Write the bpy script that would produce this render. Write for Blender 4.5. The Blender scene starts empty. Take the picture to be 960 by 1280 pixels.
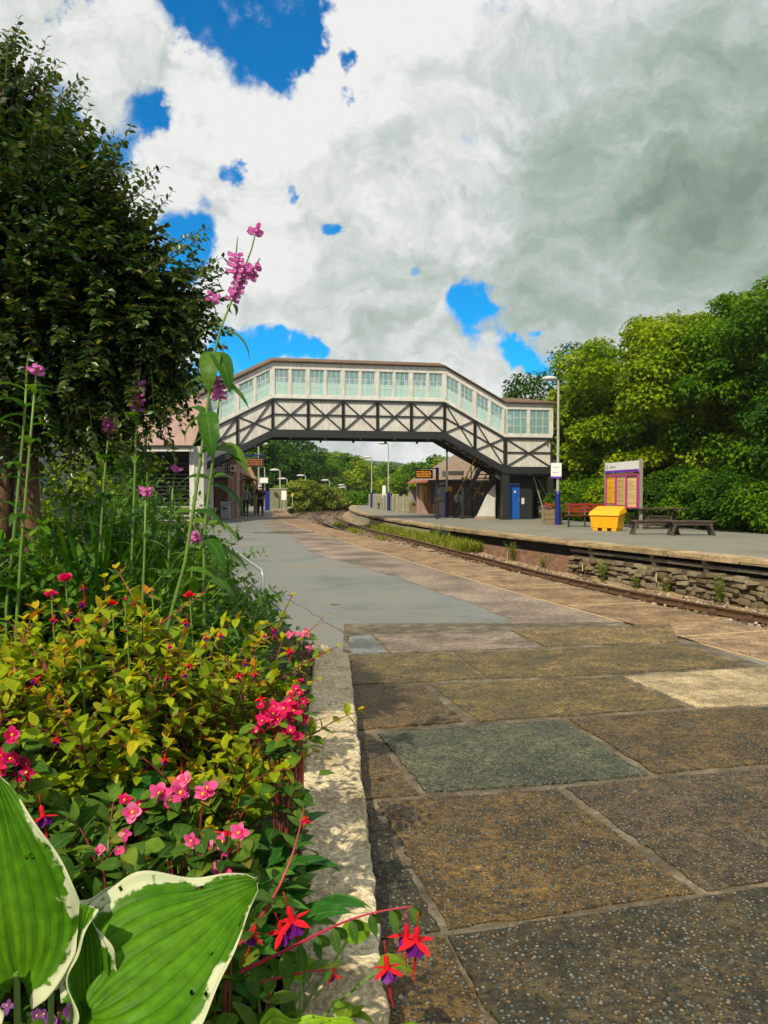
EXPOSURE = 0.0
SKYK = 9.0
import bpy, math, random
import numpy as np
from mathutils import Vector, Matrix
random.seed(7); rng = np.random.default_rng(7)
R = math.radians
S = bpy.context.scene
COL = S.collection
# ------------------------------------------------------------------ camera
TILT = R(1.43)
cam = bpy.data.cameras.new('camera'); cam.lens = 36; cam.sensor_width = 36; cam.sensor_fit = 'HORIZONTAL'
cam.clip_start = .05; cam.clip_end = 6000
camo = bpy.data.objects.new('camera', cam); COL.objects.link(camo)
camo.location = (0, 0, 1.3); camo.rotation_euler = (R(90) - TILT, 0, 0); S.camera = camo
S.view_settings.view_transform = 'Standard'; S.view_settings.look = 'None'
S.view_settings.exposure = EXPOSURE; S.view_settings.gamma = 1; S.view_settings.use_curve_mapping = False
S.cycles.max_bounces = 8; S.cycles.transparent_max_bounces = 12; S.cycles.volume_bounces = 0
S.cycles.use_denoising = True

def ray(px, py):
    x = (px-480)/960; y = -(py-640)/960
    return Vector((x, math.cos(TILT)+y*math.sin(TILT), -math.sin(TILT)+y*math.cos(TILT)))
def P(px, py, d):                       # the point at depth d seen at this place
    r = ray(px, py); return Vector((0, 0, 1.3)) + r*(d/r.y)
def G(px, py, z=0.0):                   # the point on the level z
    r = ray(px, py); return Vector((0, 0, 1.3)) + r*((z-1.3)/r.z)
def GX(px, d, z=0.0):
    return Vector(((px-480)/960*d, d, z))

# ------------------------------------------------------------------ materials
def nt(name):
    m = bpy.data.materials.new(name); m.use_nodes = True
    t = m.node_tree; t.nodes.clear()
    return m, t, t.nodes, t.links
def N(ns, typ, **kw):
    n = ns.new(typ)
    for k, v in kw.items():
        if k in n.inputs.keys() if False else hasattr(n, k): setattr(n, k, v)
    return n
def ramp(ns, pts, interp='LINEAR'):
    n = ns.new('ShaderNodeValToRGB'); n.color_ramp.interpolation = interp
    e = n.color_ramp.elements
    while len(e) < len(pts): e.new(.5)
    for i, (p, c) in enumerate(pts):
        e[i].position = p; e[i].color = (*c, 1) if len(c) == 3 else c
    return n
MATS = {}
def mat(name, c1, c2=None, scale=8, rough=.7, bump=.2, metal=0, detail=6, spec=.4, stretch=(1, 1, 1), c3=None, world=False, fine=0, bumpscale=None, emit=0, famp=None):
    if name in MATS: return MATS[name]
    m, t, ns, ln = nt(name)
    out = ns.new('ShaderNodeOutputMaterial'); b = ns.new('ShaderNodeBsdfPrincipled')
    ln.new(b.outputs[0], out.inputs[0])
    b.inputs['Roughness'].default_value = rough; b.inputs['Metallic'].default_value = metal
    b.inputs['Specular IOR Level'].default_value = spec
    c2 = c2 or tuple(x*.72 for x in c1)
    if world: g = ns.new('ShaderNodeNewGeometry'); co = g.outputs['Position']
    else: g = ns.new('ShaderNodeTexCoord'); co = g.outputs['Object']
    mp = ns.new('ShaderNodeMapping'); mp.inputs['Scale'].default_value = stretch; ln.new(co, mp.inputs[0])
    n1 = ns.new('ShaderNodeTexNoise'); n1.inputs['Scale'].default_value = scale; n1.inputs['Detail'].default_value = detail; n1.inputs['Roughness'].default_value = .65
    ln.new(mp.outputs[0], n1.inputs['Vector'])
    pts = [(.33, c2), (.66, c1)] if c3 is None else [(.3, c2), (.5, c1), (.7, c3)]
    r = ramp(ns, pts); ln.new(n1.outputs[0], r.inputs[0])
    last = r.outputs[0]
    if fine:
        n2 = ns.new('ShaderNodeTexNoise'); n2.inputs['Scale'].default_value = fine; n2.inputs['Detail'].default_value = 3
        ln.new(mp.outputs[0], n2.inputs['Vector'])
        fa = famp if famp is not None else (.35 if world else .12); r2 = ramp(ns, [(.3, (1-fa,)*3), (.7, (1+fa*.7,)*3)]); ln.new(n2.outputs[0], r2.inputs[0])
        mx = ns.new('ShaderNodeMixRGB'); mx.blend_type = 'MULTIPLY'; mx.inputs[0].default_value = 1
        ln.new(last, mx.inputs[1]); ln.new(r2.outputs[0], mx.inputs[2]); last = mx.outputs[0]
    ln.new(last, b.inputs['Base Color'])
    if emit:
        ln.new(last, b.inputs['Emission Color']); b.inputs['Emission Strength'].default_value = emit
    if bump:
        bp = ns.new('ShaderNodeBump'); bp.inputs['Strength'].default_value = bump; bp.inputs['Distance'].default_value = .02
        if bumpscale:
            n3 = ns.new('ShaderNodeTexNoise'); n3.inputs['Scale'].default_value = bumpscale; n3.inputs['Detail'].default_value = 5
            ln.new(mp.outputs[0], n3.inputs['Vector']); ln.new(n3.outputs[0], bp.inputs['Height'])
        else: ln.new(n1.outputs[0], bp.inputs['Height'])
        ln.new(bp.outputs[0], b.inputs['Normal'])
    MATS[name] = m; return m

def leafmat(name, pts, rough=.5, trans=.3, margin=None, vein=None, spec=.10, patch=True, ribs=False):
    """colour picked per leaf (attribute lf: random, across, along)"""
    m, t, ns, ln = nt(name)
    out = ns.new('ShaderNodeOutputMaterial'); b = ns.new('ShaderNodeBsdfPrincipled')
    b.inputs['Roughness'].default_value = rough; b.inputs['Specular IOR Level'].default_value = spec
    a = ns.new('ShaderNodeAttribute'); a.attribute_name = 'lf'
    sp = ns.new('ShaderNodeSeparateColor'); ln.new(a.outputs['Color'], sp.inputs[0])
    r = ramp(ns, pts); ln.new(sp.outputs[0], r.inputs[0]); last = r.outputs[0]
    g = ns.new('ShaderNodeNewGeometry')
    if patch:
        n = ns.new('ShaderNodeTexNoise'); n.inputs['Scale'].default_value = 60; ln.new(g.outputs['Position'], n.inputs['Vector'])
        rr = ramp(ns, [(.3, (.75, .78, .7)), (.7, (1.2, 1.15, 1.1))]); ln.new(n.outputs[0], rr.inputs[0])
        mx = ns.new('ShaderNodeMixRGB'); mx.blend_type = 'MULTIPLY'; mx.inputs[0].default_value = 1
        ln.new(last, mx.inputs[1]); ln.new(rr.outputs[0], mx.inputs[2]); last = mx.outputs[0]
    if ribs:
        mm = ns.new('ShaderNodeMath'); mm.operation = 'MULTIPLY_ADD'; mm.inputs[1].default_value = 17; ln.new(sp.outputs[1], mm.inputs[0])
        m3 = ns.new('ShaderNodeMath'); m3.operation = 'MULTIPLY'; m3.inputs[1].default_value = 1.2; ln.new(sp.outputs[2], m3.inputs[0]); ln.new(m3.outputs[0], mm.inputs[2])
        m4 = ns.new('ShaderNodeMath'); m4.operation = 'SINE'; ln.new(mm.outputs[0], m4.inputs[0]); m5 = ns.new('ShaderNodeMath'); m5.operation = 'ABSOLUTE'; ln.new(m4.outputs[0], m5.inputs[0])
        rr = ramp(ns, [(0, (.55, .62, .5)), (.22, (.95, .97, .95)), (1, (1.15, 1.1, 1.1))]); ln.new(m5.outputs[0], rr.inputs[0])
        mx = ns.new('ShaderNodeMixRGB'); mx.blend_type = 'MULTIPLY'; mx.inputs[0].default_value = 1; ln.new(last, mx.inputs[1]); ln.new(rr.outputs[0], mx.inputs[2]); last = mx.outputs[0]
    if vein:
        # paler midrib and side veins
        mr = ramp(ns, [(0, (1, 1, 1)), (.07, (0, 0, 0))]); ln.new(sp.outputs[1], mr.inputs[0])
        mx = ns.new('ShaderNodeMixRGB'); ln.new(mr.outputs[0], mx.inputs[0]); ln.new(last, mx.inputs[1]); mx.inputs[2].default_value = (*vein, 1); last = mx.outputs[0]
    if margin:
        n = ns.new('ShaderNodeTexNoise'); n.inputs['Scale'].default_value = 34; n.inputs['Detail'].default_value = 5; ln.new(g.outputs['Position'], n.inputs['Vector'])
        ad = ns.new('ShaderNodeMath'); ad.operation = 'MULTIPLY_ADD'; ad.inputs[1].default_value = .8; ln.new(n.outputs[0], ad.inputs[0]); ln.new(sp.outputs[1], ad.inputs[2])
        mr = ramp(ns, [(margin[1], (0, 0, 0)), (margin[1]+.025, (1, 1, 1))]); 
        dv = ns.new('ShaderNodeMath'); dv.operation = 'MULTIPLY'; dv.inputs[1].default_value = .6; ln.new(ad.outputs[0], dv.inputs[0]); ln.new(dv.outputs[0], mr.inputs[0])
        mx = ns.new('ShaderNodeMixRGB'); ln.new(mr.outputs[0], mx.inputs[0]); ln.new(last, mx.inputs[1]); mx.inputs[2].default_value = (*margin[0], 1); last = mx.outputs[0]
    ln.new(last, b.inputs['Base Color'])
    tr = ns.new('ShaderNodeBsdfTranslucent'); hs = ns.new('ShaderNodeHueSaturation'); hs.inputs['Value'].default_value = 1.5; hs.inputs['Saturation'].default_value = 1.1
    ln.new(last, hs.inputs['Color']); ln.new(hs.outputs[0], tr.inputs[0])
    mxs = ns.new('ShaderNodeMixShader'); mxs.inputs[0].default_value = trans
    ln.new(b.outputs[0], mxs.inputs[1]); ln.new(tr.outputs[0], mxs.inputs[2]); ln.new(mxs.outputs[0], out.inputs[0])
    return m

def glassmat(name, col, alpha, rough=.05):
    m, t, ns, ln = nt(name)
    out = ns.new('ShaderNodeOutputMaterial')
    a = ns.new('ShaderNodeBsdfTransparent'); b = ns.new('ShaderNodeBsdfPrincipled')
    b.inputs['Base Color'].default_value = (*col, 1); b.inputs['Roughness'].default_value = rough; b.inputs['Specular IOR Level'].default_value = .9
    mx = ns.new('ShaderNodeMixShader'); mx.inputs[0].default_value = alpha
    ln.new(a.outputs[0], mx.inputs[1]); ln.new(b.outputs[0], mx.inputs[2]); ln.new(mx.outputs[0], out.inputs[0])
    return m

def plain(name, c, rough=.5, metal=0, bump=.08, spec=.4):
    return mat(name, c, tuple(x*.8 for x in c), scale=14, rough=rough, metal=metal, bump=bump, spec=spec)

def brickmat(name, c1, c2, mortar, scale=1, bw=.5, rh=.25, ms=.02, axis='xz', rough=.85):
    m, t, ns, ln = nt(name)
    out = ns.new('ShaderNodeOutputMaterial'); b = ns.new('ShaderNodeBsdfPrincipled'); ln.new(b.outputs[0], out.inputs[0]); b.inputs['Roughness'].default_value = rough
    g = ns.new('ShaderNodeNewGeometry'); sx = ns.new('ShaderNodeSeparateXYZ'); ln.new(g.outputs['Position'], sx.inputs[0])
    cx = ns.new('ShaderNodeCombineXYZ')
    if axis == 'xz':
        ad = ns.new('ShaderNodeMath'); ln.new(sx.outputs[0], ad.inputs[0]); ln.new(sx.outputs[1], ad.inputs[1]); ln.new(ad.outputs[0], cx.inputs[0]); ln.new(sx.outputs[2], cx.inputs[1])
    else: ln.new(sx.outputs[1], cx.inputs[0]); ln.new(sx.outputs[2], cx.inputs[1])
    br = ns.new('ShaderNodeTexBrick'); br.inputs['Scale'].default_value = scale; br.inputs['Brick Width'].default_value = bw; br.inputs['Row Height'].default_value = rh; br.inputs['Mortar Size'].default_value = ms
    br.inputs['Color1'].default_value = (*c1, 1); br.inputs['Color2'].default_value = (*c2, 1); br.inputs['Mortar'].default_value = (*mortar, 1)
    ln.new(cx.outputs[0], br.inputs['Vector'])
    n = ns.new('ShaderNodeTexNoise'); n.inputs['Scale'].default_value = 5; n.inputs['Detail'].default_value = 6; ln.new(g.outputs['Position'], n.inputs['Vector'])
    rr = ramp(ns, [(.3, (.6, .6, .6)), (.7, (1.25, 1.2, 1.15))]); ln.new(n.outputs[0], rr.inputs[0])
    mx = ns.new('ShaderNodeMixRGB'); mx.blend_type = 'MULTIPLY'; mx.inputs[0].default_value = 1; ln.new(br.outputs[0], mx.inputs[1]); ln.new(rr.outputs[0], mx.inputs[2])
    ln.new(mx.outputs[0], b.inputs['Base Color'])
    bp = ns.new('ShaderNodeBump'); bp.inputs['Strength'].default_value = .4; bp.inputs['Distance'].default_value = .01; bp.invert = True; ln.new(br.outputs['Fac'], bp.inputs['Height']); ln.new(bp.outputs[0], b.inputs['Normal'])
    return m

# ------------------------------------------------------------------ objects
def tag(o, label=None, cat=None, group=None, kind=None):
    if label: o['label'] = label
    if cat: o['category'] = cat
    if group: o['group'] = group
    if kind: o['kind'] = kind
    return o
def thing(name, label, cat, loc=(0, 0, 0), rz=0, group=None):
    o = bpy.data.objects.new(name, None); COL.objects.link(o); o.location = loc; o.rotation_euler = (0, 0, rz); o.empty_display_size = .2
    return tag(o, label, cat, group)
def kids(o): return [c for c in bpy.data.objects if c.parent == o]
def copy_tree(o, parent=None):
    ch = kids(o); c = o.copy(); COL.objects.link(c); c.parent = parent
    for k in ch: copy_tree(k, c)
    return c

def linkmesh(name, verts, quads, mats, parent=None, loc=(0, 0, 0), rz=0, attr=None, smooth=False):
    """numpy quads"""
    me = bpy.data.meshes.new(name)
    nv = len(verts); nf = len(quads)
    me.vertices.add(nv); me.vertices.foreach_set('co', np.asarray(verts, np.float32).ravel())
    me.loops.add(nf*4); me.loops.foreach_set('vertex_index', np.asarray(quads, np.int32).ravel())
    me.polygons.add(nf); me.polygons.foreach_set('loop_start', np.arange(nf, dtype=np.int32)*4)
    try: me.polygons.foreach_set('loop_total', np.full(nf, 4, np.int32))
    except Exception: pass
    if smooth: me.polygons.foreach_set('use_smooth', np.ones(nf, bool))
    me.update(calc_edges=True)
    if attr is not None:
        a = me.color_attributes.new('lf', 'FLOAT_COLOR', 'POINT'); a.data.foreach_set('color', np.asarray(attr, np.float32).ravel())
    for m in (mats if isinstance(mats, (list, tuple)) else [mats]): me.materials.append(m)
    o = bpy.data.objects.new(name, me); COL.objects.link(o); o.location = loc; o.rotation_euler = (0, 0, rz)
    if parent: o.parent = parent
    return o

class MB:
    def __init__(s): s.v = []; s.f = []; s.m = []; s.c = []; s.cur = 0.5
    def add(s, vs, fs, m=0):
        b = len(s.v); s.v += [tuple(v) for v in vs]; s.c += [s.cur]*len(vs)
        for f in fs: s.f.append(tuple(i+b for i in f)); s.m.append(m)
        return s
    def box(s, c, d, rz=0, m=0, rot=None):
        hx, hy, hz = d[0]/2, d[1]/2, d[2]/2
        vs = [Vector((x*hx, y*hy, z*hz)) for x in (-1, 1) for y in (-1, 1) for z in (-1, 1)]
        M = rot if rot is not None else Matrix.Rotation(rz, 3, 'Z')
        vs = [M @ v + Vector(c) for v in vs]
        return s.add(vs, [(0, 1, 3, 2), (4, 6, 7, 5), (0, 4, 5, 1), (2, 3, 7, 6), (0, 2, 6, 4), (1, 5, 7, 3)], m)
    def b2(s, x0, x1, y0, y1, z0, z1, m=0): return s.box(((x0+x1)/2, (y0+y1)/2, (z0+z1)/2), (x1-x0, y1-y0, z1-z0), m=m)
    def beam(s, p, q, w, h, m=0, up=(0, 0, 1)):
        p = Vector(p); q = Vector(q); d = (q-p); L = d.length; d.normalize(); u = Vector(up)
        if abs(d.dot(u)) > .98: u = Vector((0, 1, 0))
        sd = d.cross(u).normalized(); u = sd.cross(d).normalized()
        M = Matrix((d, sd, u)).transposed()
        return s.box((p+q)/2, (L, w, h), rot=M, m=m)
    def tube(s, pts, rad, n=8, m=0, cap=True):
        pts = [Vector(p) for p in pts]
        if not hasattr(rad, '__len__'): rad = [rad]*len(pts)
        vs = []; prev = None
        for i, p in enumerate(pts):
            d = (pts[min(i+1, len(pts)-1)] - pts[max(i-1, 0)]).normalized()
            if prev is None:
                a = Vector((1, 0, 0)) if abs(d.x) < .8 else Vector((0, 1, 0)); prev = d.cross(a).normalized()
            else: prev = (prev - d*prev.dot(d)).normalized()
            b = d.cross(prev)
            for k in range(n):
                t = 2*math.pi*k/n; vs.append(p + (prev*math.cos(t)+b*math.sin(t))*rad[i])
        fs = []
        for i in range(len(pts)-1):
            for k in range(n):
                fs.append((i*n+k, i*n+(k+1) % n, (i+1)*n+(k+1) % n, (i+1)*n+k))
        if cap: fs.append(tuple(range(n))[::-1]); fs.append(tuple((len(pts)-1)*n+k for k in range(n)))
        return s.add(vs, fs, m)
    def lathe(s, prof, o=(0, 0, 0), n=16, m=0, sc=(1, 1)):
        vs = []; o = Vector(o)
        for r, z in prof:
            for k in range(n):
                t = 2*math.pi*k/n; vs.append(o + Vector((r*math.cos(t)*sc[0], r*math.sin(t)*sc[1], z)))
        fs = [(i*n+k, i*n+(k+1) % n, (i+1)*n+(k+1) % n, (i+1)*n+k) for i in range(len(prof)-1) for k in range(n)]
        return s.add(vs, fs, m)
    def prism(s, poly, y0, y1, m=0):         # poly in x,z ; extruded along y
        n = len(poly); vs = [(x, y0, z) for x, z in poly] + [(x, y1, z) for x, z in poly]
        fs = [tuple(range(n)), tuple(range(n, 2*n))[::-1]] + [(i, i+n, (i+1) % n+n, (i+1) % n) for i in range(n)]
        return s.add(vs, fs, m)
    def slab(s, poly, z0, z1, m=0):          # poly in x,y
        n = len(poly); vs = [(p[0], p[1], z0) for p in poly] + [(p[0], p[1], z1) for p in poly]
        fs = [tuple(range(n)), tuple(range(n, 2*n))] + [(i, (i+1) % n, (i+1) % n+n, i+n) for i in range(n)]
        return s.add(vs, fs, m)
    def build(s, name, mats, parent=None, loc=(0, 0, 0), rz=0, smooth=False, bevel=0, label=None):
        me = bpy.data.meshes.new(name); me.from_pydata(s.v, [], s.f)
        mats = mats if isinstance(mats, (list, tuple)) else [mats]
        for m in mats: me.materials.append(m)
        me.polygons.foreach_set('material_index', s.m)
        if smooth: me.polygons.foreach_set('use_smooth', [True]*len(s.f))
        a = me.color_attributes.new('lf', 'FLOAT_COLOR', 'POINT')
        a.data.foreach_set('color', np.array([(c, 0, 0, 1) for c in s.c], np.float32).ravel())
        me.validate()
        import bmesh
        bm = bmesh.new(); bm.from_mesh(me); bmesh.ops.recalc_face_normals(bm, faces=bm.faces); bm.to_mesh(me); bm.free()
        o = bpy.data.objects.new(name, me); COL.objects.link(o); o.location = loc; o.rotation_euler = (0, 0, rz)
        if parent: o.parent = parent
        if bevel:
            b = o.modifiers.new('bevel', 'BEVEL'); b.width = bevel; b.segments = 2; b.limit_method = 'ANGLE'
        if label: o['label'] = label
        return o

def text(name, body, size, m, parent, loc, rot=(math.pi/2, 0, 0), align='LEFT'):
    cu = bpy.data.curves.new(name, 'FONT'); cu.body = body; cu.size = size; cu.extrude = .002; cu.align_x = align; cu.materials.append(m)
    tmp = bpy.data.objects.new(name, cu); COL.objects.link(tmp); bpy.context.view_layer.update()
    me = bpy.data.meshes.new_from_object(tmp); me.name = name; bpy.data.objects.remove(tmp)
    if not me.materials: me.materials.append(m)
    o = bpy.data.objects.new(name, me); COL.objects.link(o); o.parent = parent; o.location = loc; o.rotation_euler = rot
    return o

# ------------------------------------------------------------------ leaves
class Leaves:
    def __init__(s): s.p = []; s.d = []; s.n = []; s.L = []; s.W = []; s.dr = []; s.r = []
    def add(s, p, d, n, L, W, droop=.15, r=None):
        s.p.append(tuple(p)); s.d.append(tuple(d)); s.n.append(tuple(n)); s.L.append(L); s.W.append(W); s.dr.append(droop); s.r.append(random.random() if r is None else r)
    def addmany(s, p, d, n, L, W, dr, r):
        s.p += list(map(tuple, p)); s.d += list(map(tuple, d)); s.n += list(map(tuple, n)); s.L += list(L); s.W += list(W); s.dr += list(dr); s.r += list(r)
    def build(s, name, m, parent=None, loc=(0, 0, 0), rows=5, fold=.25, prof=(.8, .9), curl=0, jag=0, smooth=True, wave=0):
        return leafmesh(name, np.array(s.p), np.array(s.d), np.array(s.n), np.array(s.L), np.array(s.W), np.array(s.dr), np.array(s.r), m, parent, loc, rows, fold, prof, smooth, wave)
def nz(a): return a/np.maximum(np.linalg.norm(a, axis=-1, keepdims=True), 1e-9)
def leafmesh(name, p, d, n, L, W, dr, r, m, parent=None, loc=(0, 0, 0), rows=5, fold=.25, prof=(.8, .9), smooth=True, wave=0):
    K = len(p); d = nz(d); sd = nz(np.cross(d, n)); n = nz(np.cross(sd, d))
    u = np.linspace(0, 1, rows); w = np.sin(np.pi*np.clip(u, .02, .98)**prof[0])**prof[1]; w[0] = max(w[0]*.4, .04); w[-1] = .03
    cols = 5 if wave else 3
    v = np.linspace(-1, 1, cols)
    U, V = np.meshgrid(u, v, indexing='ij'); Wd = (w[:, None]*np.ones(cols)[None])
    U = U.ravel(); V = V.ravel(); Wd = Wd.ravel()
    a = dr[:, None]*2.0*U[None]     # bend angle
    safe = np.where(np.abs(a) < 1e-3, 1e-3, a)
    k = safe/np.maximum(U[None], 1e-6)
    k = np.where(np.abs(k) < 1e-4, 1e-4, k)
    al = np.sin(safe)/k; dn = (1-np.cos(safe))/k
    along = np.where(U[None] < 1e-6, 0, al)*L[:, None]; down = np.where(U[None] < 1e-6, 0, dn)*L[:, None]
    up = fold*np.abs(V)[None]*Wd[None]*W[:, None]*.5 - down
    if wave: up = up + wave*np.sin(U*17+V*3)[None]*np.abs(V)[None]*L[:, None] + wave*.7*np.sin(np.abs(V)*9.5)[None]*L[:, None]*.35
    side = V[None]*Wd[None]*W[:, None]*.5
    co = p[:, None, :] + d[:, None, :]*along[..., None] + sd[:, None, :]*side[..., None] + n[:, None, :]*up[..., None]
    co = co.reshape(-1, 3)
    q = []
    for i in range(rows-1):
        for j in range(cols-1): q.append((i*cols+j, i*cols+j+1, (i+1)*cols+j+1, (i+1)*cols+j))
    q = np.array(q); nvp = rows*cols
    quads = (q[None]+(np.arange(K)*nvp)[:, None, None]).reshape(-1, 4)
    at = np.zeros((K, nvp, 4)); at[..., 0] = r[:, None]; at[..., 1] = np.abs(V)[None]; at[..., 2] = U[None]; at[..., 3] = 1
    return linkmesh(name, co, quads, m, parent, loc, 0, at.reshape(-1, 4), smooth)
def rv(s=1): return Vector((random.gauss(0, s), random.gauss(0, s), random.gauss(0, s)))
# ------------------------------------------------------------------ sky and sun
SUN = Vector((-.32, -.74, .84)).normalized()          # towards the sun
elev = math.asin(SUN.z); az = math.atan2(SUN.x, SUN.y)
sl = bpy.data.lights.new('sun', 'SUN'); sl.energy = 4.9; sl.angle = R(.6); sl.color = (1, .90, .70)
so = bpy.data.objects.new('sun', sl); COL.objects.link(so); so.rotation_euler = SUN.to_track_quat('Z', 'Y').to_euler(); so.location = (-30, -20, 40)
W = bpy.data.worlds.new('World'); S.world = W; W.use_nodes = True
t = W.node_tree; ns, ln = t.nodes, t.links; ns.clear()
wo = ns.new('ShaderNodeOutputWorld'); bg = ns.new('ShaderNodeBackground'); bg.inputs['Strength'].default_value = .1; ln.new(bg.outputs[0], wo.inputs[0])
sky = ns.new('ShaderNodeTexSky'); sky.sky_type = 'NISHITA'; sky.sun_disc = False; sky.sun_elevation = elev; sky.sun_rotation = az; sky.ozone_density = 4; sky.dust_density = .3; sky.air_density = 1.0
tc = ns.new('ShaderNodeTexCoord')
nrm = ns.new('ShaderNodeVectorMath'); nrm.operation = 'NORMALIZE'; ln.new(tc.outputs['Generated'], nrm.inputs[0]); D = nrm.outputs[0]
sx = ns.new('ShaderNodeSeparateXYZ'); ln.new(D, sx.inputs[0])
def mth(op, a, b=None, c=None, clamp=False):
    n = ns.new('ShaderNodeMath'); n.operation = op; n.use_clamp = clamp
    for i, x in enumerate((a, b, c)):
        if x is None: continue
        if isinstance(x, (int, float)): n.inputs[i].default_value = x
        else: ln.new(x, n.inputs[i])
    return n.outputs[0]
# project upward onto a cloud layer so that the clouds flatten towards the horizon
zz = mth('ADD', mth('MAXIMUM', sx.outputs[2], 0), .45)
cl = ns.new('ShaderNodeCombineXYZ'); ln.new(mth('DIVIDE', sx.outputs[0], zz), cl.inputs[0]); ln.new(mth('DIVIDE', sx.outputs[1], zz), cl.inputs[1]); ln.new(mth('MULTIPLY', sx.outputs[2], .6), cl.inputs[2])
def noise(vec, sc, det=8, ro=.55, dist=0, off=None):
    if off is not None:
        va = ns.new('ShaderNodeVectorMath'); va.operation = 'ADD'; ln.new(vec, va.inputs[0]); va.inputs[1].default_value = off; vec = va.outputs[0]
    n = ns.new('ShaderNodeTexNoise'); n.inputs['Scale'].default_value = sc; n.inputs['Detail'].default_value = det; n.inputs['Roughness'].default_value = ro; n.inputs['Distortion'].default_value = dist
    ln.new(vec, n.inputs['Vector']); return n.outputs[0]
# warped direction for ragged edges
wn = ns.new('ShaderNodeTexNoise'); wn.inputs['Scale'].default_value = 7; wn.inputs['Detail'].default_value = 7; wn.inputs['Roughness'].default_value = .6; ln.new(D, wn.inputs['Vector'])
wv = ns.new('ShaderNodeVectorMath'); wv.operation = 'MULTIPLY_ADD'; ln.new(wn.outputs['Color'], wv.inputs[0]); wv.inputs[1].default_value = (.17, .17, .17)
va0 = ns.new('ShaderNodeVectorMath'); va0.operation = 'ADD'; ln.new(D, va0.inputs[0]); va0.inputs[1].default_value = (-.085, -.085, -.085); ln.new(va0.outputs[0], wv.inputs[2])
DW = wv.outputs[0]
def blobs(lst, vec):
    tot = None
    for (px, py, r, s) in lst:
        q = ray(px, py).normalized()
        ds = ns.new('ShaderNodeVectorMath'); ds.operation = 'DISTANCE'; ln.new(vec, ds.inputs[0]); ds.inputs[1].default_value = q
        mr = ns.new('ShaderNodeMapRange'); mr.interpolation_type = 'SMOOTHERSTEP'; ln.new(ds.outputs['Value'], mr.inputs['Value'])
        mr.inputs['From Min'].default_value = r*1.45/1060; mr.inputs['From Max'].default_value = r*.25/1060; mr.inputs['To Min'].default_value = 0; mr.inputs['To Max'].default_value = s
        tot = mr.outputs[0] if tot is None else mth('ADD', tot, mr.outputs[0])
    return tot
holes = blobs([(300, 5, 80, 1), (225, 5, 48, .9), (355, 50, 42, .9), (390, 15, 36, .9), (85, 5, 26, .8), (436, 72, 17, .75), (437, 122, 20, .8), (276, 184, 25, .85), (185, 125, 32, .8), (150, 185, 42, .8), (592, 392, 56, 1.0),
               (570, 380, 26, .9), (645, 440, 36, 1), (680, 455, 28, .9), (330, 430, 40, .9), (285, 455, 50, 1), (385, 442, 26, .7), (220, 335, 62, .9), (405, 290, 16, .6), (345, 225, 16, .5), (500, 322, 16, .5), (240, 250, 20, .4), (60, 120, 40, .6), (-250, 250, 150, .9), (1300, 100, 150, .8)], DW)
holes = mth('MULTIPLY', holes, 1.15, clamp=True)
edge = noise(D, 14, 8, .6)
# elsewhere in the sky: broken cloud
far = ns.new('ShaderNodeVectorMath'); far.operation = 'DISTANCE'; ln.new(D, far.inputs[0]); far.inputs[1].default_value = ray(480, 400).normalized()
out_f = mth('MULTIPLY', mth('SUBTRACT', far.outputs['Value'], .75), 1.2, clamp=True)
gen = mth('MULTIPLY', mth('MULTIPLY', mth('SUBTRACT', noise(cl.outputs[0], 1.6, 6), .50), 6, clamp=True), out_f)
hol = mth('MAXIMUM', holes, gen)
fld = mth('ADD', mth('SUBTRACT', 1, hol), mth('MULTIPLY', mth('SUBTRACT', edge, .5), 2.1))
mr = ns.new('ShaderNodeMapRange'); mr.interpolation_type = 'SMOOTHSTEP'; ln.new(fld, mr.inputs['Value']); mr.inputs['From Min'].default_value = .10; mr.inputs['From Max'].default_value = .72
mask = mr.outputs[0]
# tone of the cloud: lit tops and grey undersides, with relief from two offset samples
dark = blobs([(860, 130, 175, .52), (470, 190, 70, .16), (490, 330, 80, .2), (390, 250, 55, .14), (610, 60, 50, .14), (250, 240, 40, .1), (120, 60, 30, .1), (900, 300, 110, .15), (660, 170, 90, .34), (560, 120, 50, .22), (540, 210, 55, .26), (790, 340, 170, .30), (700, 400, 120, .2), (560, 300, 70, .16), (330, 380, 50, .12), (470, 400, 60, .12), (420, 560, 110, .25), (220, 70, 20, .1), (1100, 300, 200, .3)], DW)
puff = ns.new('ShaderNodeVectorMath'); puff.operation = 'MULTIPLY'; ln.new(DW, puff.inputs[0]); puff.inputs[1].default_value = (1, 1, 1.45); PV = puff.outputs[0]
def billow(off=None): return mth('SMOOTH_MIN', mth('ABSOLUTE', mth('MULTIPLY_ADD', noise(PV, 4.6, 9, .6, 0, off), 2.4, -1.2)), .8, .3)
n1 = billow(); n2 = billow((-.022, -.012, .026))
rel = mth('MULTIPLY', mth('SUBTRACT', n1, n2), .8)
n3 = noise(PV, 2.6, 9, .6, 0)
dk = mth('ADD', mth('ADD', dark, mth('MULTIPLY', mth('SUBTRACT', .52, n3), 1.45)), mth('MULTIPLY', rel, -1))
dk = mth('ADD', dk, mth('MULTIPLY', out_f, .15))
cr = ramp(ns, [(0, (.97, .97, .95)), (.14, (.82, .85, .83)), (.32, (.63, .69, .65)), (.55, (.45, .535, .465)), (.8, (.32, .41, .34)), (1, (.24, .32, .27))]); ln.new(dk, cr.inputs[0])
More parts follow.
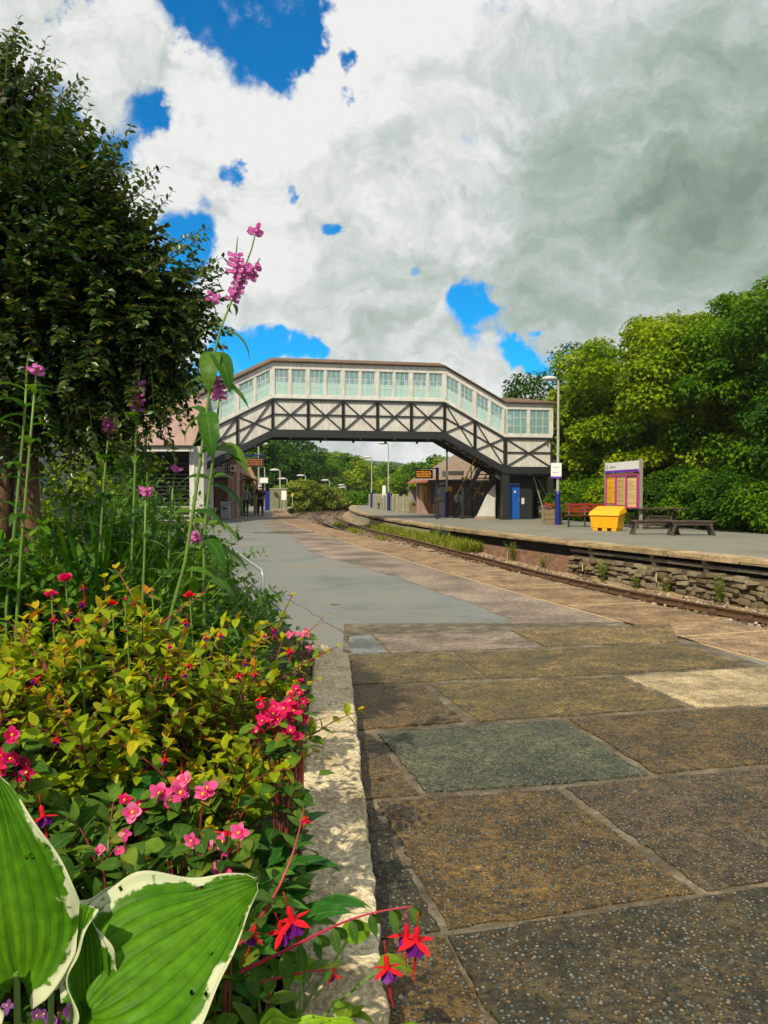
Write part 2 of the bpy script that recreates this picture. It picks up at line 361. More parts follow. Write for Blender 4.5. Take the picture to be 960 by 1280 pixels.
# blue of the sky, deeper away from the horizon
hsv = ns.new('ShaderNodeHueSaturation'); hsv.inputs['Saturation'].default_value = 1.75; hsv.inputs['Value'].default_value = 1.6; hsv.inputs['Hue'].default_value = .497; ln.new(sky.outputs[0], hsv.inputs['Color'])
sc10 = ns.new('ShaderNodeVectorMath'); sc10.operation = 'SCALE'; sc10.inputs['Scale'].default_value = SKYK; ln.new(cr.outputs[0], sc10.inputs[0])
mx = ns.new('ShaderNodeMixRGB'); ln.new(mask, mx.inputs[0]); ln.new(hsv.outputs[0], mx.inputs[1]); ln.new(sc10.outputs[0], mx.inputs[2])
ln.new(mx.outputs[0], bg.inputs['Color'])

# ------------------------------------------------------------------ curves of the line
def hermite(pts):
    pts = sorted(pts); xs = np.array([p[0] for p in pts], float); ys = np.array([p[1] for p in pts], float)
    m = np.gradient(ys, xs)
    def f(x):
        i = int(np.clip(np.searchsorted(xs, x)-1, 0, len(xs)-2)); h = xs[i+1]-xs[i]; t = (x-xs[i])/h
        if t < 0: return ys[0]+m[0]*(x-xs[0])
        if t > 1: return ys[-1]+m[-1]*(x-xs[-1])
        return (2*t**3-3*t**2+1)*ys[i]+(t**3-2*t**2+t)*h*m[i]+(-2*t**3+3*t**2)*ys[i+1]+(t**3-t**2)*h*m[i+1]
    return f
E1 = hermite([(-4, 7.4), (3, 4.95), (7.1, 3.63), (10, 2.76), (13.3, 1.85), (17.1, .87), (21, -.15), (25.2, -1.25), (32, -2.9), (40.3, -4.6), (52, -6.55), (63, -7.9), (74, -8.6)])
E2 = hermite([(-4, 15.2), (6, 10.8), (10, 9.05), (14.3, 7.25), (17.6, 5.98), (20.5, 4.9), (23.1, 4.0), (28.4, 2.4), (34.7, .85), (41.6, -.45), (52, -1.9), (65.7, -3.0), (80, -3.3), (92, -2.7)])
def off(E, y, o):
    s = (E(y+.1)-E(y-.1))/.2; L = math.hypot(1, s); return (E(y)+o/L, y-o*s/L)
def sweep(mb, E, ys, prof, m=0, closed=True, caps=True):
    n = len(prof); vs = []
    for y in ys:
        for o, z in prof:
            a = off(E, y, o); vs.append((a[0], a[1], z))
    fs = []
    for i in range(len(ys)-1):
        for k in range(n if closed else n-1): fs.append((i*n+k, i*n+(k+1) % n, (i+1)*n+(k+1) % n, (i+1)*n+k))
    if closed and caps: fs += [tuple(range(n)), tuple((len(ys)-1)*n+k for k in range(n))]
    mb.add(vs, fs, m)

# ------------------------------------------------------------------ ground
m_ground = mat('meadow soil', (.10, .12, .03), (.14, .10, .05), scale=.8, rough=.95, world=True, fine=9, bump=.4)
m_ball = mat('ballast', (.34, .235, .12), (.15, .095, .05), scale=26, rough=.95, world=True, fine=70, bump=1.0, c3=(.44, .33, .19))
mb = MB(); Z0 = -1.0
n = 60; xs = np.linspace(-800, 800, n); ys = np.concatenate([np.linspace(-40, 140, 40), np.linspace(160, 1000, 20)])
vs = [(x, y, Z0) for y in ys for x in xs]; fs = [(j*n+i, j*n+i+1, (j+1)*n+i+1, (j+1)*n+i) for j in range(len(ys)-1) for i in range(n-1)]
mb.add(vs, fs); tag(mb.build('ground', m_ground), kind='structure')
def rise(y):
    t = max(0, min(1, (y-17)/13)); return .32*t*t*(3-2*t)
# ballast bed between the platforms, gently humped
mb = MB(); ys = [5+i*.5 for i in range(230)]; vs = []; K = 22
TC = hermite([(5, 9.3), (10, 6.85), (14, 5.15), (18.9, 3.5), (22.3, 2.4), (25.7, 1.2), (30.8, -.15), (43.7, -2.6), (57, -4.3), (66, -4.8), (77, -4.9), (88, -4.1), (100, -1.8), (120, 5.0)])
for y in ys:
    a = E1(y) if y < 74 else E1(74)-1.0; b = E2(y)+.3 if y < 92 else TC(y)+5
    for k in range(K+1):
        x = a+(b-a)*k/K; vs.append((x, y, -.93+rise(y)+random.uniform(-.035, .05)))
fs = [(j*(K+1)+i, j*(K+1)+i+1, (j+1)*(K+1)+i+1, (j+1)*(K+1)+i) for j in range(len(ys)-1) for i in range(K)]
mb.add(vs, fs); tag(mb.build('track_bed', m_ball, smooth=True), kind='structure')

# loose stones of the ballast
def stones(name, spots, smin, smax, m, kind='stuff', flat=.6, label=None):
    base = np.array([(-1, -1, -1), (1, -1, -1), (1, 1, -1), (-1, 1, -1), (-.8, -.7, 1), (.7, -.8, 1), (.8, .7, 1), (-.7, .8, 1)], float)
    q = np.array([(0, 1, 2, 3), (4, 7, 6, 5), (0, 4, 5, 1), (1, 5, 6, 2), (2, 6, 7, 3), (3, 7, 4, 0)])
    K = len(spots); sp = np.array(spots, float)
    s = rng.uniform(smin, smax, (K, 1, 1)); jit = rng.uniform(.6, 1.2, (K, 8, 3)); th = rng.uniform(0, 6.28, K)
    v = base[None]*jit*s*np.array([1, .8, flat]); c, sn = np.cos(th)[:, None], np.sin(th)[:, None]
    x = v[..., 0]*c-v[..., 1]*sn; y = v[..., 0]*sn+v[..., 1]*c; v = np.stack([x, y, v[..., 2]], -1)+sp[:, None]
    qq = (q[None]+(np.arange(K)*8)[:, None, None]).reshape(-1, 4)
    at = np.zeros((K, 8, 4)); at[..., 0] = rng.random((K, 1)); at[..., 3] = 1
    o = linkmesh(name, v.reshape(-1, 3), qq, m, attr=at.reshape(-1, 4)); o['kind'] = kind
    if label: o['label'] = label
    return o
m_stone = leafmat('loose stone', [(0, (.10, .07, .045)), (.4, (.24, .17, .11)), (.75, (.34, .26, .19)), (1, (.50, .45, .38))], rough=.95, trans=0, patch=False, spec=.2)
sp = []
for i in range(16000):
    y = 9+ (random.random()**1.7)*55; b = E2(y); a = E1(y)
    x = a+(b-a)*random.uniform(.15, .99); sp.append((x, y, -.92+rise(y)+random.uniform(-.01, .03)))
tag(stones('gravel', sp, .014, .038, m_stone), 'brown track ballast between the rails and platform walls', 'gravel')

# ------------------------------------------------------------------ near platform
m_tar = mat('old tarmac', (.178, .186, .172), (.118, .128, .122), scale=.5, rough=.85, world=True, fine=90, famp=.13, bump=.25, bumpscale=120, c3=(.215, .185, .14), spec=.3)
m_tar2 = mat('far tarmac', (.195, .188, .15), (.15, .148, .12), scale=.5, rough=.85, world=True, fine=40, famp=.15, bump=.2, c3=(.215, .205, .17), spec=.3)
ys = [-5+i*.75 for i in range(107)]
mb = MB(); vs = []
for y in ys:
    e = E1(min(y, 74)) 
    if y > 66: e -= ((y-66)/9)**2*3.0
    vs += [(-30, y, 0), (-14, y, 0), (-6 if e > -5.5 else e-.8, y, 0), (e-1.02, y, 0), (e-.06, y, 0), (e-.06, y, -1.05)]
fs = [(j*6+i, j*6+i+1, (j+1)*6+i+1, (j+1)*6+i) for j in range(len(ys)-1) for i in range(5)]
mb.add(vs, fs); mb.add([(-30, 74.5, 0), (-11.5, 74.5, 0), (-11.5, 74.6, -1.05), (-30, 74.6, -1.05)], [(0, 1, 2, 3)])
tag(mb.build('near_platform', m_tar), kind='structure')
# edge coping of the near platform: large reddish slabs with pale joints
def copingmat(name, pts, fine=60, sc=3):
    m, t, ns, ln = nt(name)
    out = ns.new('ShaderNodeOutputMaterial'); b = ns.new('ShaderNodeBsdfPrincipled'); ln.new(b.outputs[0], out.inputs[0]); b.inputs['Roughness'].default_value = .85; b.inputs['Specular IOR Level'].default_value = .25
    a = ns.new('ShaderNodeAttribute'); a.attribute_name = 'lf'; sp = ns.new('ShaderNodeSeparateColor'); ln.new(a.outputs['Color'], sp.inputs[0])
    r = ramp(ns, pts); ln.new(sp.outputs[0], r.inputs[0])
    g = ns.new('ShaderNodeNewGeometry'); last = r.outputs[0]
    for s_, lo, hi in ((sc, .62, 1.3), (fine, .55, 1.4), (fine*.22, .75, 1.2)):
        n = ns.new('ShaderNodeTexNoise'); n.inputs['Scale'].default_value = s_; n.inputs['Detail'].default_value = 5; ln.new(g.outputs['Position'], n.inputs['Vector'])
        rr = ramp(ns, [(.35, (lo,)*3), (.65, (hi,)*3)]); ln.new(n.outputs[0], rr.inputs[0])
        mx = ns.new('ShaderNodeMixRGB'); mx.blend_type = 'MULTIPLY'; mx.inputs[0].default_value = 1; ln.new(last, mx.inputs[1]); ln.new(rr.outputs[0], mx.inputs[2]); last = mx.outputs[0]
    ln.new(last, b.inputs['Base Color'])
    bp = ns.new('ShaderNodeBump'); bp.inputs['Strength'].default_value = .5; bp.inputs['Distance'].default_value = .006; ln.new(n.outputs[0], bp.inputs['Height']); ln.new(bp.outputs[0], b.inputs['Normal'])
    return m
m_cop1 = copingmat('reddish coping', [(0, (.225, .145, .080)), (.5, (.25, .165, .095)), (1, (.30, .20, .12))])
m_joint = mat('pale joint', (.50, .38, .20), (.36, .26, .13), scale=9, world=True, fine=40, rough=.9)
m_cop2 = copingmat('sandy coping', [(0, (.25, .18, .095)), (.5, (.32, .235, .13)), (1, (.40, .29, .165))], sc=2)
mb = MB(); sweep(mb, E1, [y for y in ys if 2 < y < 74], [(-1.03, .004), (.0, .004), (.0, -.13), (-1.03, -.13)], 1)
y = 2.2
while y < 64:
    L = 1.85; seg = [y+.022, y+L*.25, y+L*.5, y+L*.75, y+L-.022]; mb.cur = random.random()
    sweep(mb, E1, seg, [(-.995, .011), (.035, .011), (.035, -.1), (-.995, -.1)], 0); y += L
yy = 7.15
while yy < 40:
    pts_ = [off(E1, yy, -.99), off(E1, yy, .02)]; a_, b_ = Vector((*pts_[0], .0135)), Vector((*pts_[1], .0135)); mb.beam(a_, b_, .035, .004, 1); yy += 1.85
tag(mb.build('platform_coping', [m_cop1, m_joint]), kind='structure')

# pinkish worn strip between the coping and the tarmac
m_band = copingmat('worn pinkish strip', [(0, (.19, .15, .115)), (.5, (.22, .17, .13)), (1, (.235, .185, .14))], fine=70, sc=1.2)
mb = MB(); r3 = random.Random(4); yy = 6.6
while yy < 46:
    w_ = 1.15 + .25*math.sin(yy*.45)+r3.uniform(-.05, .05); w2 = 1.15+.25*math.sin((yy+.6)*.45); mb.cur = .5+.5*math.sin(yy*.8); sweep(mb, E1, [yy, yy+.3, yy+.6], [(-1.03-w_*(1 if yy < 30 else .7), .0035), (-1.035, .0035)], 0, closed=False); yy += .6
tag(mb.build('platform_strip', m_band), kind='structure')
# near pavement of old slabs
def aggmat(name, pts, peb, scale=62, grime=2.2):
    """worn exposed-aggregate slab: colour per slab times grime, with small pebbles standing out"""
    m, t, ns, ln = nt(name)
    out = ns.new('ShaderNodeOutputMaterial'); b = ns.new('ShaderNodeBsdfPrincipled'); ln.new(b.outputs[0], out.inputs[0]); b.inputs['Specular IOR Level'].default_value = .35
    a = ns.new('ShaderNodeAttribute'); a.attribute_name = 'lf'; sp = ns.new('ShaderNodeSeparateColor'); ln.new(a.outputs['Color'], sp.inputs[0])
    r = ramp(ns, pts, 'CONSTANT'); ln.new(sp.outputs[0], r.inputs[0])
    g = ns.new('ShaderNodeNewGeometry'); last = r.outputs[0]
    for s_, lo, hi in ((grime, (.50, .50, .48), (1.45, 1.35, 1.15)), (7, (.65, .68, .62), (1.3, 1.25, 1.2)), (48, (.30, .30, .30), (1.8, 1.75, 1.65)), (130, (.55, .55, .55), (1.5, 1.5, 1.5)), (16, (.6, .62, .62), (1.4, 1.3, 1.15))):
        n = ns.new('ShaderNodeTexNoise'); n.inputs['Scale'].default_value = s_; n.inputs['Detail'].default_value = 6; n.inputs['Roughness'].default_value = .65; ln.new(g.outputs['Position'], n.inputs['Vector'])
        rr = ramp(ns, [(.32, lo), (.68, hi)]); ln.new(n.outputs[0], rr.inputs[0])
        mx = ns.new('ShaderNodeMixRGB'); mx.blend_type = 'MULTIPLY'; mx.inputs[0].default_value = 1; ln.new(last, mx.inputs[1]); ln.new(rr.outputs[0], mx.inputs[2]); last = mx.outputs[0]
    vo = ns.new('ShaderNodeTexVoronoi'); vo.inputs['Scale'].default_value = scale; ln.new(g.outputs['Position'], vo.inputs['Vector'])
    vr = ramp(ns, [(.30, (1, 1, 1)), (.46, (0, 0, 0))]); ln.new(vo.outputs['Distance'], vr.inputs[0])
    sc = ns.new('ShaderNodeSeparateColor'); ln.new(vo.outputs['Color'], sc.inputs[0])
    pr = ramp(ns, peb, 'CONSTANT'); ln.new(sc.outputs[0], pr.inputs[0])
    pk = ns.new('ShaderNodeMath'); pk.operation = 'GREATER_THAN'; pk.inputs[1].default_value = .12; ln.new(sc.outputs[1], pk.inputs[0])
    f = ns.new('ShaderNodeMath'); f.operation = 'MULTIPLY'; ln.new(vr.outputs[0], f.inputs[0]); ln.new(pk.outputs[0], f.inputs[1])
    f2 = ns.new('ShaderNodeMath'); f2.operation = 'MULTIPLY'; f2.inputs[1].default_value = 1.0; ln.new(f.outputs[0], f2.inputs[0])
    mx = ns.new('ShaderNodeMixRGB'); ln.new(f2.outputs[0], mx.inputs[0]); ln.new(last, mx.inputs[1]); ln.new(pr.outputs[0], mx.inputs[2]); ln.new(mx.outputs[0], b.inputs['Base Color'])
    rg = ramp(ns, [(.3, (.5,)*3), (.7, (.85,)*3)]); ln.new(n.outputs[0], rg.inputs[0]); ln.new(rg.outputs[0], b.inputs['Roughness'])
    ad = ns.new('ShaderNodeMath'); ad.operation = 'ADD'; ln.new(f.outputs[0], ad.inputs[0]); ln.new(n.outputs[0], ad.inputs[1])
    bp = ns.new('ShaderNodeBump'); bp.inputs['Strength'].default_value = 1; bp.inputs['Distance'].default_value = .009; ln.new(ad.outputs[0], bp.inputs['Height']); ln.new(bp.outputs[0], b.inputs['Normal'])
    return m
m_slab = aggmat('exposed aggregate slab', [(0, (.046, .041, .026)), (.2, (.088, .062, .026)), (.28, (.066, .052, .034)), (.4, (.062, .077, .056)), (.6, (.118, .092, .036)), (.8, (.18, .135, .068))],
                [(0, (.13, .13, .11)), (.3, (.035, .04, .038)), (.5, (.20, .13, .06)), (.7, (.09, .11, .10)), (.9, (.21, .18, .13))])
m_smooth = copingmat('smooth concrete slab', [(0, (.19, .14, .095)), (.5, (.16, .165, .16)), (1, (.36, .275, .15))], fine=80)
m_mort = mat('mortar', (.12, .095, .06), (.04, .032, .02), scale=5, world=True, fine=60, rough=.95, bump=.8, c3=(.24, .195, .135))
SL = [  # corners as seen, colour index, smooth?
 ([(558, 1174), (880, 1124), (1300, 1059), (2200, 1560), (770, 1560)], .05, 0),
 ([(478, 1184), (553, 1173), (762, 1560), (505, 1560)], .25, 0),
 ([(459, 1008), (464, 1007), (551, 1167), (477, 1178)], .05, 0),
 ([(471, 1006), (530, 1000), (696, 989), (871, 1120), (560, 1166)], .25, 0),
 ([(706, 987), (830, 974), (1300, 932), (1330, 1047), (884, 1117)], .30, 0),
 ([(445, 921), (464, 920), (525, 996), (457, 1002)], .25, 0),
 ([(471, 919), (600, 909), (704, 902), (810, 971), (700, 982), (534, 994)], .45, 0),
 ([(710, 901), (862, 890), (1300, 872), (1300, 925), (819, 969)], .25, 0),
 ([(438, 861), (529, 858), (580, 904), (446, 915)], .25, 0),
 ([(538, 858), (612, 854), (700, 850), (773, 848), (856, 885), (716, 896), (598, 903)], .65, 0),
 ([(778, 847), (960, 835), (1300, 815), (1300, 868), (870, 886)], .95, 1),
 ([(437, 822), (487, 820), (563, 818), (605, 849), (530, 854), (438, 857)], .65, 0),
 ([(568, 818), (690, 813), (850, 806), (932, 833), (775, 844), (700, 847), (612, 850)], .65, 0),
 ([(436, 797), (463, 795), (485, 817), (437, 819)], .5, 1),
 ([(467, 795), (636, 789), (676, 810), (563, 815), (489, 817)], .1, 1),
 ([(640, 789), (838, 781), (850, 803), (681, 809)], .85, 0)]
mb = MB(); mo = MB()
mo.slab([G(430, 780)[:2], G(800, 778)[:2], G(953, 832)[:2], G(1300, 815)[:2], G(2300, 1590)[:2], G(400, 1590)[:2]], -.1, .004)
for pts, c, k in SL:
    pp = [G(*p) for p in pts]; cen = sum(pp, Vector())/len(pp)
    # rough, slightly broken outline
    outl = []
    for i in range(len(pp)):
        a, b = pp[i], pp[(i+1) % len(pp)]; L = (b-a).length; nn = max(2, int(L/.05)); pr = Vector((-(b-a).y, (b-a).x, 0)).normalized()
        for j in range(nn):
            w_ = 0 if j == 0 else random.uniform(-.010, .008); q = a+(b-a)*(j/nn)+pr*w_; q = q+(cen-q).normalized()*.004; outl.append((q.x, q.y))
    mb.cur = c; mb.slab(outl, -.05, .012 + random.uniform(-.002, .002), k)
pv = mb.build('pavement', [m_slab, m_smooth]); tag(pv, kind='structure')
tag(mo.build('pavement_mortar', m_mort), kind='structure')
# dark blotches, small stains and old repair on the tarmac
m_patch = mat('dark olive blotch', (.05, .055, .015), (.10, .09, .05), scale=6, world=True, rough=.95)
def blot(name, px, py, rx, ry, m, z=.004, n=40):
    c = G(px, py); mb = MB(); pts = []
    for k in range(n):
        t_ = 2*math.pi*k/n; r_ = 1+.22*math.sin(3*t_+1)+.12*math.sin(7*t_)+random.uniform(-.08, .08); pts.append((c.x+math.cos(t_)*rx*r_, c.y+math.sin(t_)*ry*r_))
    mb.slab(pts, -.02, z); return tag(mb.build(name, m), kind='structure')
blot('dark_patch', 364, 665.5, .85, .7, m_patch)
blot('dark_patch', 325, 666, .25, .3, m_patch)
m_crack = mat('tar crack', (.06, .055, .045), (.10, .09, .07), scale=5, world=True, rough=.9)
def crack(pts, w_):
    mb = MB(); r4 = random.Random(len(pts)*7+int(pts[0][0])); P_ = [G(*p) for p in pts]; Q_ = []
    for i in range(len(P_)-1):
        for k in range(10): q_ = P_[i].lerp(P_[i+1], k/10); Q_.append(q_+Vector((r4.gauss(0, .012), r4.gauss(0, .02), 0)))
    Q_.append(P_[-1]); L_, R_ = [], []
    for i, q_ in enumerate(Q_):
        d = (Q_[min(i+1, len(Q_)-1)]-Q_[max(i-1, 0)]); n_ = Vector((-d.y, d.x, 0)).normalized()*w_*r4.uniform(.4, 1); L_.append(q_+n_); R_.append(q_-n_)
    n_ = len(Q_); vs = [(p.x, p.y, .0045) for p in L_+R_]; mb.add(vs, [(i, i+1, n_+i+1, n_+i) for i in range(n_-1)]); return tag(mb.build('tarmac_crack', m_crack), kind='structure')
crack([(436, 795), (520, 788), (640, 787), (740, 780)], .010); crack([(330, 735), (380, 760), (430, 792)], .005)
m_newt = mat('smoother tarmac repair', (.18, .178, .158), (.155, .155, .138), scale=1.5, world=True, fine=110, famp=.2, rough=.85)
m_newt2 = mat('paler tarmac repair', (.235, .22, .18), (.20, .185, .15), scale=1.5, world=True, fine=110, famp=.2, rough=.85)
def patch(pts, m_): mb = MB(); mb.slab([G(*p)[:2] for p in pts], -.02, .0028); return tag(mb.build('tarmac_patch', m_), kind='structure')
patch([(405, 765), (520, 762), (590, 777), (470, 782)], m_newt)
blot('oil_stain', 418, 756, .05, .04, m_patch); blot('oil_stain', 455, 708, .5, .25, m_newt, z=.0032)

# ------------------------------------------------------------------ far platform
ys2 = [-5+i*.75 for i in range(131)]
mb = MB(); vs = []
for y in ys2: vs += [(E2(y)+.03, y, 0), (E2(y)+3, y, 0), (E2(y)+9, y, 0), (45, y, 0)]
fs = [(j*4+i, j*4+i+1, (j+1)*4+i+1, (j+1)*4+i) for j in range(len(ys2)-1) for i in range(3)]
mb.add(vs, fs); tag(mb.build('far_platform', m_tar2), kind='structure')
mb = MB(); y = 4.0
sweep(mb, E2, [4+i for i in range(87)], [(.0, .003), (.62, .003), (.62, -.06), (.0, -.06)], 1)
while y < 90:
    L = .92 if y < 29 else 1.2; mb.cur = random.random(); o_ = random.uniform(-.02, .02)
    dz = random.uniform(-.006, .006); seg = [y+.014, y+L/2, y+L-.014]
    sweep(mb, E2, seg, [(-.0+o_, .012+dz), (.6, .012+dz), (.6, -.10), (.0+o_, -.10)], 0); y += L
tag(mb.build('far_platform_coping', [m_cop2, m_joint]), kind='structure')
m_brick = brickmat('old red brick', (.19, .095, .055), (.27, .145, .09), (.24, .18, .12), scale=4.4, axis='yz')
m_blk = mat('shade black', (.028, .024, .02), (.015, .013, .012), scale=4, rough=.95, world=True)  # near-black colour carries the shade under the overhanging coping
m_rend = mat('pale render', (.42, .38, .28), (.25, .22, .15), scale=3, rough=.9, world=True, fine=20)
m_ledge = mat('grey ledge', (.20, .165, .125), (.09, .075, .055), scale=5, rough=.9, world=True, fine=30)
def ylist(a, b, s=.5): return [a+i*s for i in range(int((b-a)/s)+1)]
def wall(name, y0, y1, prof, mats_, label, mi=0, step=.5):
    mb = MB()
    for pr, k in prof: sweep(mb, E2, ylist(y0, y1, step), pr, k)
    return tag(mb.build(name, mats_), kind='structure')
# back of the recess, the ledge and the lower courses
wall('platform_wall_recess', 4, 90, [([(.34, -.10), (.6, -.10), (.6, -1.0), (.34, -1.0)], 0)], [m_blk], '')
wall('platform_wall_ledge', 4, 20.5, [([(.10, -.20), (.34, -.20), (.34, -.265), (.10, -.265)], 0)], [m_ledge], '')
wall('brick_platform_wall', 20.5, 28.5, [([(.06, -.42), (.34, -.42), (.34, -1.0), (.03, -1.0)], 0)], [m_brick], '')
wall('rendered_platform_wall', 30.5, 90, [([(.05, -.20), (.34, -.20), (.34, -1.0), (.05, -1.0)], 0)], [m_rend], '')
# the masonry stretch: real stones laid in rough courses
m_mas = leafmat('rubble masonry', [(0, (.075, .055, .032)), (.3, (.15, .115, .065)), (.6, (.22, .175, .105)), (.85, (.16, .125, .085)), (1, (.26, .215, .135))], rough=.95, trans=0, patch=False, spec=.2)
sp = []; q = np.array([(0, 1, 2, 3), (4, 7, 6, 5), (0, 4, 5, 1), (1, 5, 6, 2), (2, 6, 7, 3), (3, 7, 4, 0)]); V = []; Q = []; A = []
z = -.98
while z < -.42:
    h = random.uniform(.075, .125); y = 7.5+random.uniform(0, .3)
    while y < 20.5:
        L = random.uniform(.08, .30); hh = h*random.uniform(.75, 1.15)
        if random.random() > .035:
            pr = random.uniform(-.06, .045); zz0 = z+random.uniform(-.022, .022); cs = []
            for zz_, o_ in ((zz0, .04), (zz0+hh-.012, .075)):
                for (yy_, oo_) in ((y+.008, pr), (y+L-.008, pr), (y+L-.008, .34), (y+.008, .34)):
                    a_ = off(E2, yy_+random.uniform(-.012, .012), (oo_+.02+o_*.5+random.uniform(-.02, .02)) if oo_ < .3 else .34); cs.append((a_[0], a_[1], zz_+random.uniform(-.022, .022)))
            Q.append(q+len(V)); V += cs; A += [(random.random(), 0, 0, 1)]*8
        y += L
    z += h
o = linkmesh('stone_platform_wall', np.array(V), np.concatenate(Q), m_mas, attr=np.array(A)); o['kind'] = 'structure'
bv = o.modifiers.new('bevel', 'BEVEL'); bv.width = .018; bv.segments = 2
wall('platform_wall_backing', 7.5, 20.5, [([(.16, -.36), (.33, -.36), (.33, -1.0), (.16, -1.0)], 0)], [mat('dark mortar', (.12, .09, .055), (.07, .05, .03), scale=14, world=True, rough=.95)], '')
# brackets and small white plates on the far platform wall
m_pl = plain('faded cream plate', (.62, .48, .22))
i = 0
for (px, py) in ((830, 738), (717, 712), (641, 697)):
    d = 17.2 if px == 830 else (19.8 if px == 717 else 23.6)
    a = off(E2, d, -.02); mb = MB(); mb.box((0, 0, .1), (.02, .10, .2)); mb.box((-.012, 0, .1), (.012, .07, .15))
    tag(mb.build('marker_plate', m_pl, loc=(a[0], a[1], -.70 if px == 830 else -.72), rz=R(-20), bevel=.003), ('small cream marker plate on the stone wall below the picnic table', 'small cream marker plate on the wall where stone meets brick', 'small cream marker plate on the brick wall below the planter')[i], 'marker plate', 'marker plates on the platform wall'); i += 1
# block where the wall steps, coloured near-black as the shade of a gap
mb = MB()
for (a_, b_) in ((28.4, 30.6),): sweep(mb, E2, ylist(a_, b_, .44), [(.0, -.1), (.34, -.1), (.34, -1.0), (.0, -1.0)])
tag(mb.build('gap_shade_block', m_blk), kind='structure')
mb = MB()
for y_ in (9.5, 11.8, 14.2, 15.9, 17.4, 19.6):
    sweep(mb, E2, [y_, y_+.12], [(.06, -.10), (.34, -.10), (.34, -.42), (.16, -.42)])
tag(mb.build('wall_corbels', m_ledge), kind='structure')

# ------------------------------------------------------------------ track
m_rail = mat('rusty rail', (.16, .085, .04), (.09, .05, .028), scale=12, rough=.6, metal=.3, world=True)
m_run = mat('worn rail head', (.34, .25, .17), (.22, .15, .10), scale=8, rough=.35, metal=.8, world=True)
m_slp = mat('old timber sleeper', (.10, .07, .045), (.05, .035, .022), scale=7, rough=.95, stretch=(1, 6, 1), bump=.6)
def railprof(mb, C, ys_, o):
    sweep(mb, C, ys_, [(o-.07, -.88), (o+.07, -.88), (o+.07, -.865), (o+.012, -.845), (o+.012, -.79), (o+.036, -.775), (o+.036, -.75), (o-.036, -.75), (o-.036, -.775), (o-.012, -.79), (o-.012, -.845), (o-.07, -.865)], 0)
    sweep(mb, C, ys_, [(o-.026, -.749), (o+.026, -.749), (o+.026, -.7475), (o-.026, -.7475)], 1)
def track(name, label, C, y0, y1, nsl, ystart):
    t_ = thing(name, label, 'railway track', (C(y0), y0, -.9), 0, 'railway tracks')
    for o_ in (-.7175, .7175):
        mb = MB(); railprof(mb, C, ylist(y0, y1, .6), o_)
        mb.v = [(a-C(y0), b-y0, c+.9+rise(b)) for a, b, c in mb.v]; mb.build('rail', [m_rail, m_run], t_)
    mb = MB(); mb.box((0, 0, -.04), (2.5, .25, .10), m=0)
    for s in (-1, 1):
        for k in (-1, 1): mb.box((s*.7175+k*.10, 0, .045), (.10, .14, .07), m=1); mb.box((s*.7175+k*.06, 0, .075), (.035, .12, .07), m=1)
    s0 = mb.build('sleeper', [m_slp, m_rail], t_, bevel=.008)
    for i in range(nsl):
        y_ = ystart+i*.76; o = s0 if i == 0 else s0.copy()
        if i: COL.objects.link(o); o.parent = t_
        sl_ = (C(y_+.1)-C(y_-.1))/.2
        o.location = (C(y_)-C(y0), y_-y0, rise(y_)); o.rotation_euler = (0, 0, -math.atan(sl_))
    return t_
track('railway_track', 'rusty main line rails curving close to the stone platform wall', TC, 5, 118, 98, 9)
SC = hermite([(50, -4.7), (57, -5.85), (65, -6.45), (72, -6.4), (79, -5.8), (88, -4.6), (97, -2.6)])
track('railway_track', 'weedy siding rails curving off behind the end of the near platform', SC, 50, 95, 56, 51)
# ------------------------------------------------------------------ footbridge
m_blackp = plain('black paint', (.022, .024, .024), rough=.5)
m_whitep = mat('weathered white paint', (.66, .64, .59), (.52, .50, .45), scale=2.5, rough=.65, bump=.1, fine=9, famp=.16, stretch=(1.6, 1.6, .4))
m_panel = mat('off-white boarded panel', (.62, .59, .54), (.50, .47, .42), scale=2, rough=.75, bump=.1, fine=9, famp=.16, stretch=(1.6, 1.6, .35))
m_blue = plain('dark blue paint', (.012, .022, .20), rough=.4)
m_bluel = plain('steel blue paint', (.03, .07, .13), rough=.4)
m_broof = mat('brown felt roof', (.17, .105, .065), (.10, .065, .04), scale=3, rough=.9, fine=30, bump=.3)
m_glass = glassmat('bridge glazing', (.36, .60, .60), .34, .04)
m_glassf = glassmat('frosted lower glazing', (.50, .74, .68), .62, .25)
m_timber = mat('bridge floor boards', (.12, .09, .065), (.07, .055, .04), scale=5, rough=.85, stretch=(1, 8, 1))
BX, BY = -5.07, 35.0; BRZ = math.atan2(1.5, 7.92); BW = 2.1
S0, S1, S2, S3 = -3.15, 0.0, 8.06, 11.05; S4 = 13.5; SL0 = -5.3
DROP = 1.62
def zb(s):
    if s < S0: return -DROP
    if s < S1: return DROP*(s-S1)/(S1-S0)
    if s < S2: return 0
    if s < S3: return -DROP*(s-S2)/(S3-S2)
    return -DROP
KN = [SL0, S0, S1, S2, S3, S4]
br = thing('footbridge', 'long covered footbridge with white window band and black crossed truss over the railway', 'footbridge', (BX, BY, 0), BRZ)
def run(mb, y0, y1, za, zb_, m=0, s0=SL0, s1=S4):
    """strip that follows the bridge's bent profile"""
    pts = sorted(set([s0, s1]+[k for k in KN if s0 < k < s1]))
    for a, b in zip(pts[:-1], pts[1:]):
        vs = [(s, y, zb(s if s in (a,) and a not in (SL0,) else s)+z) for s in (a, b) for y in (y0, y1) for z in (za, zb_)]
        mb.add(vs, [(0, 1, 3, 2), (4, 6, 7, 5), (0, 4, 5, 1), (2, 3, 7, 6), (0, 2, 6, 4), (1, 5, 7, 3)], m)
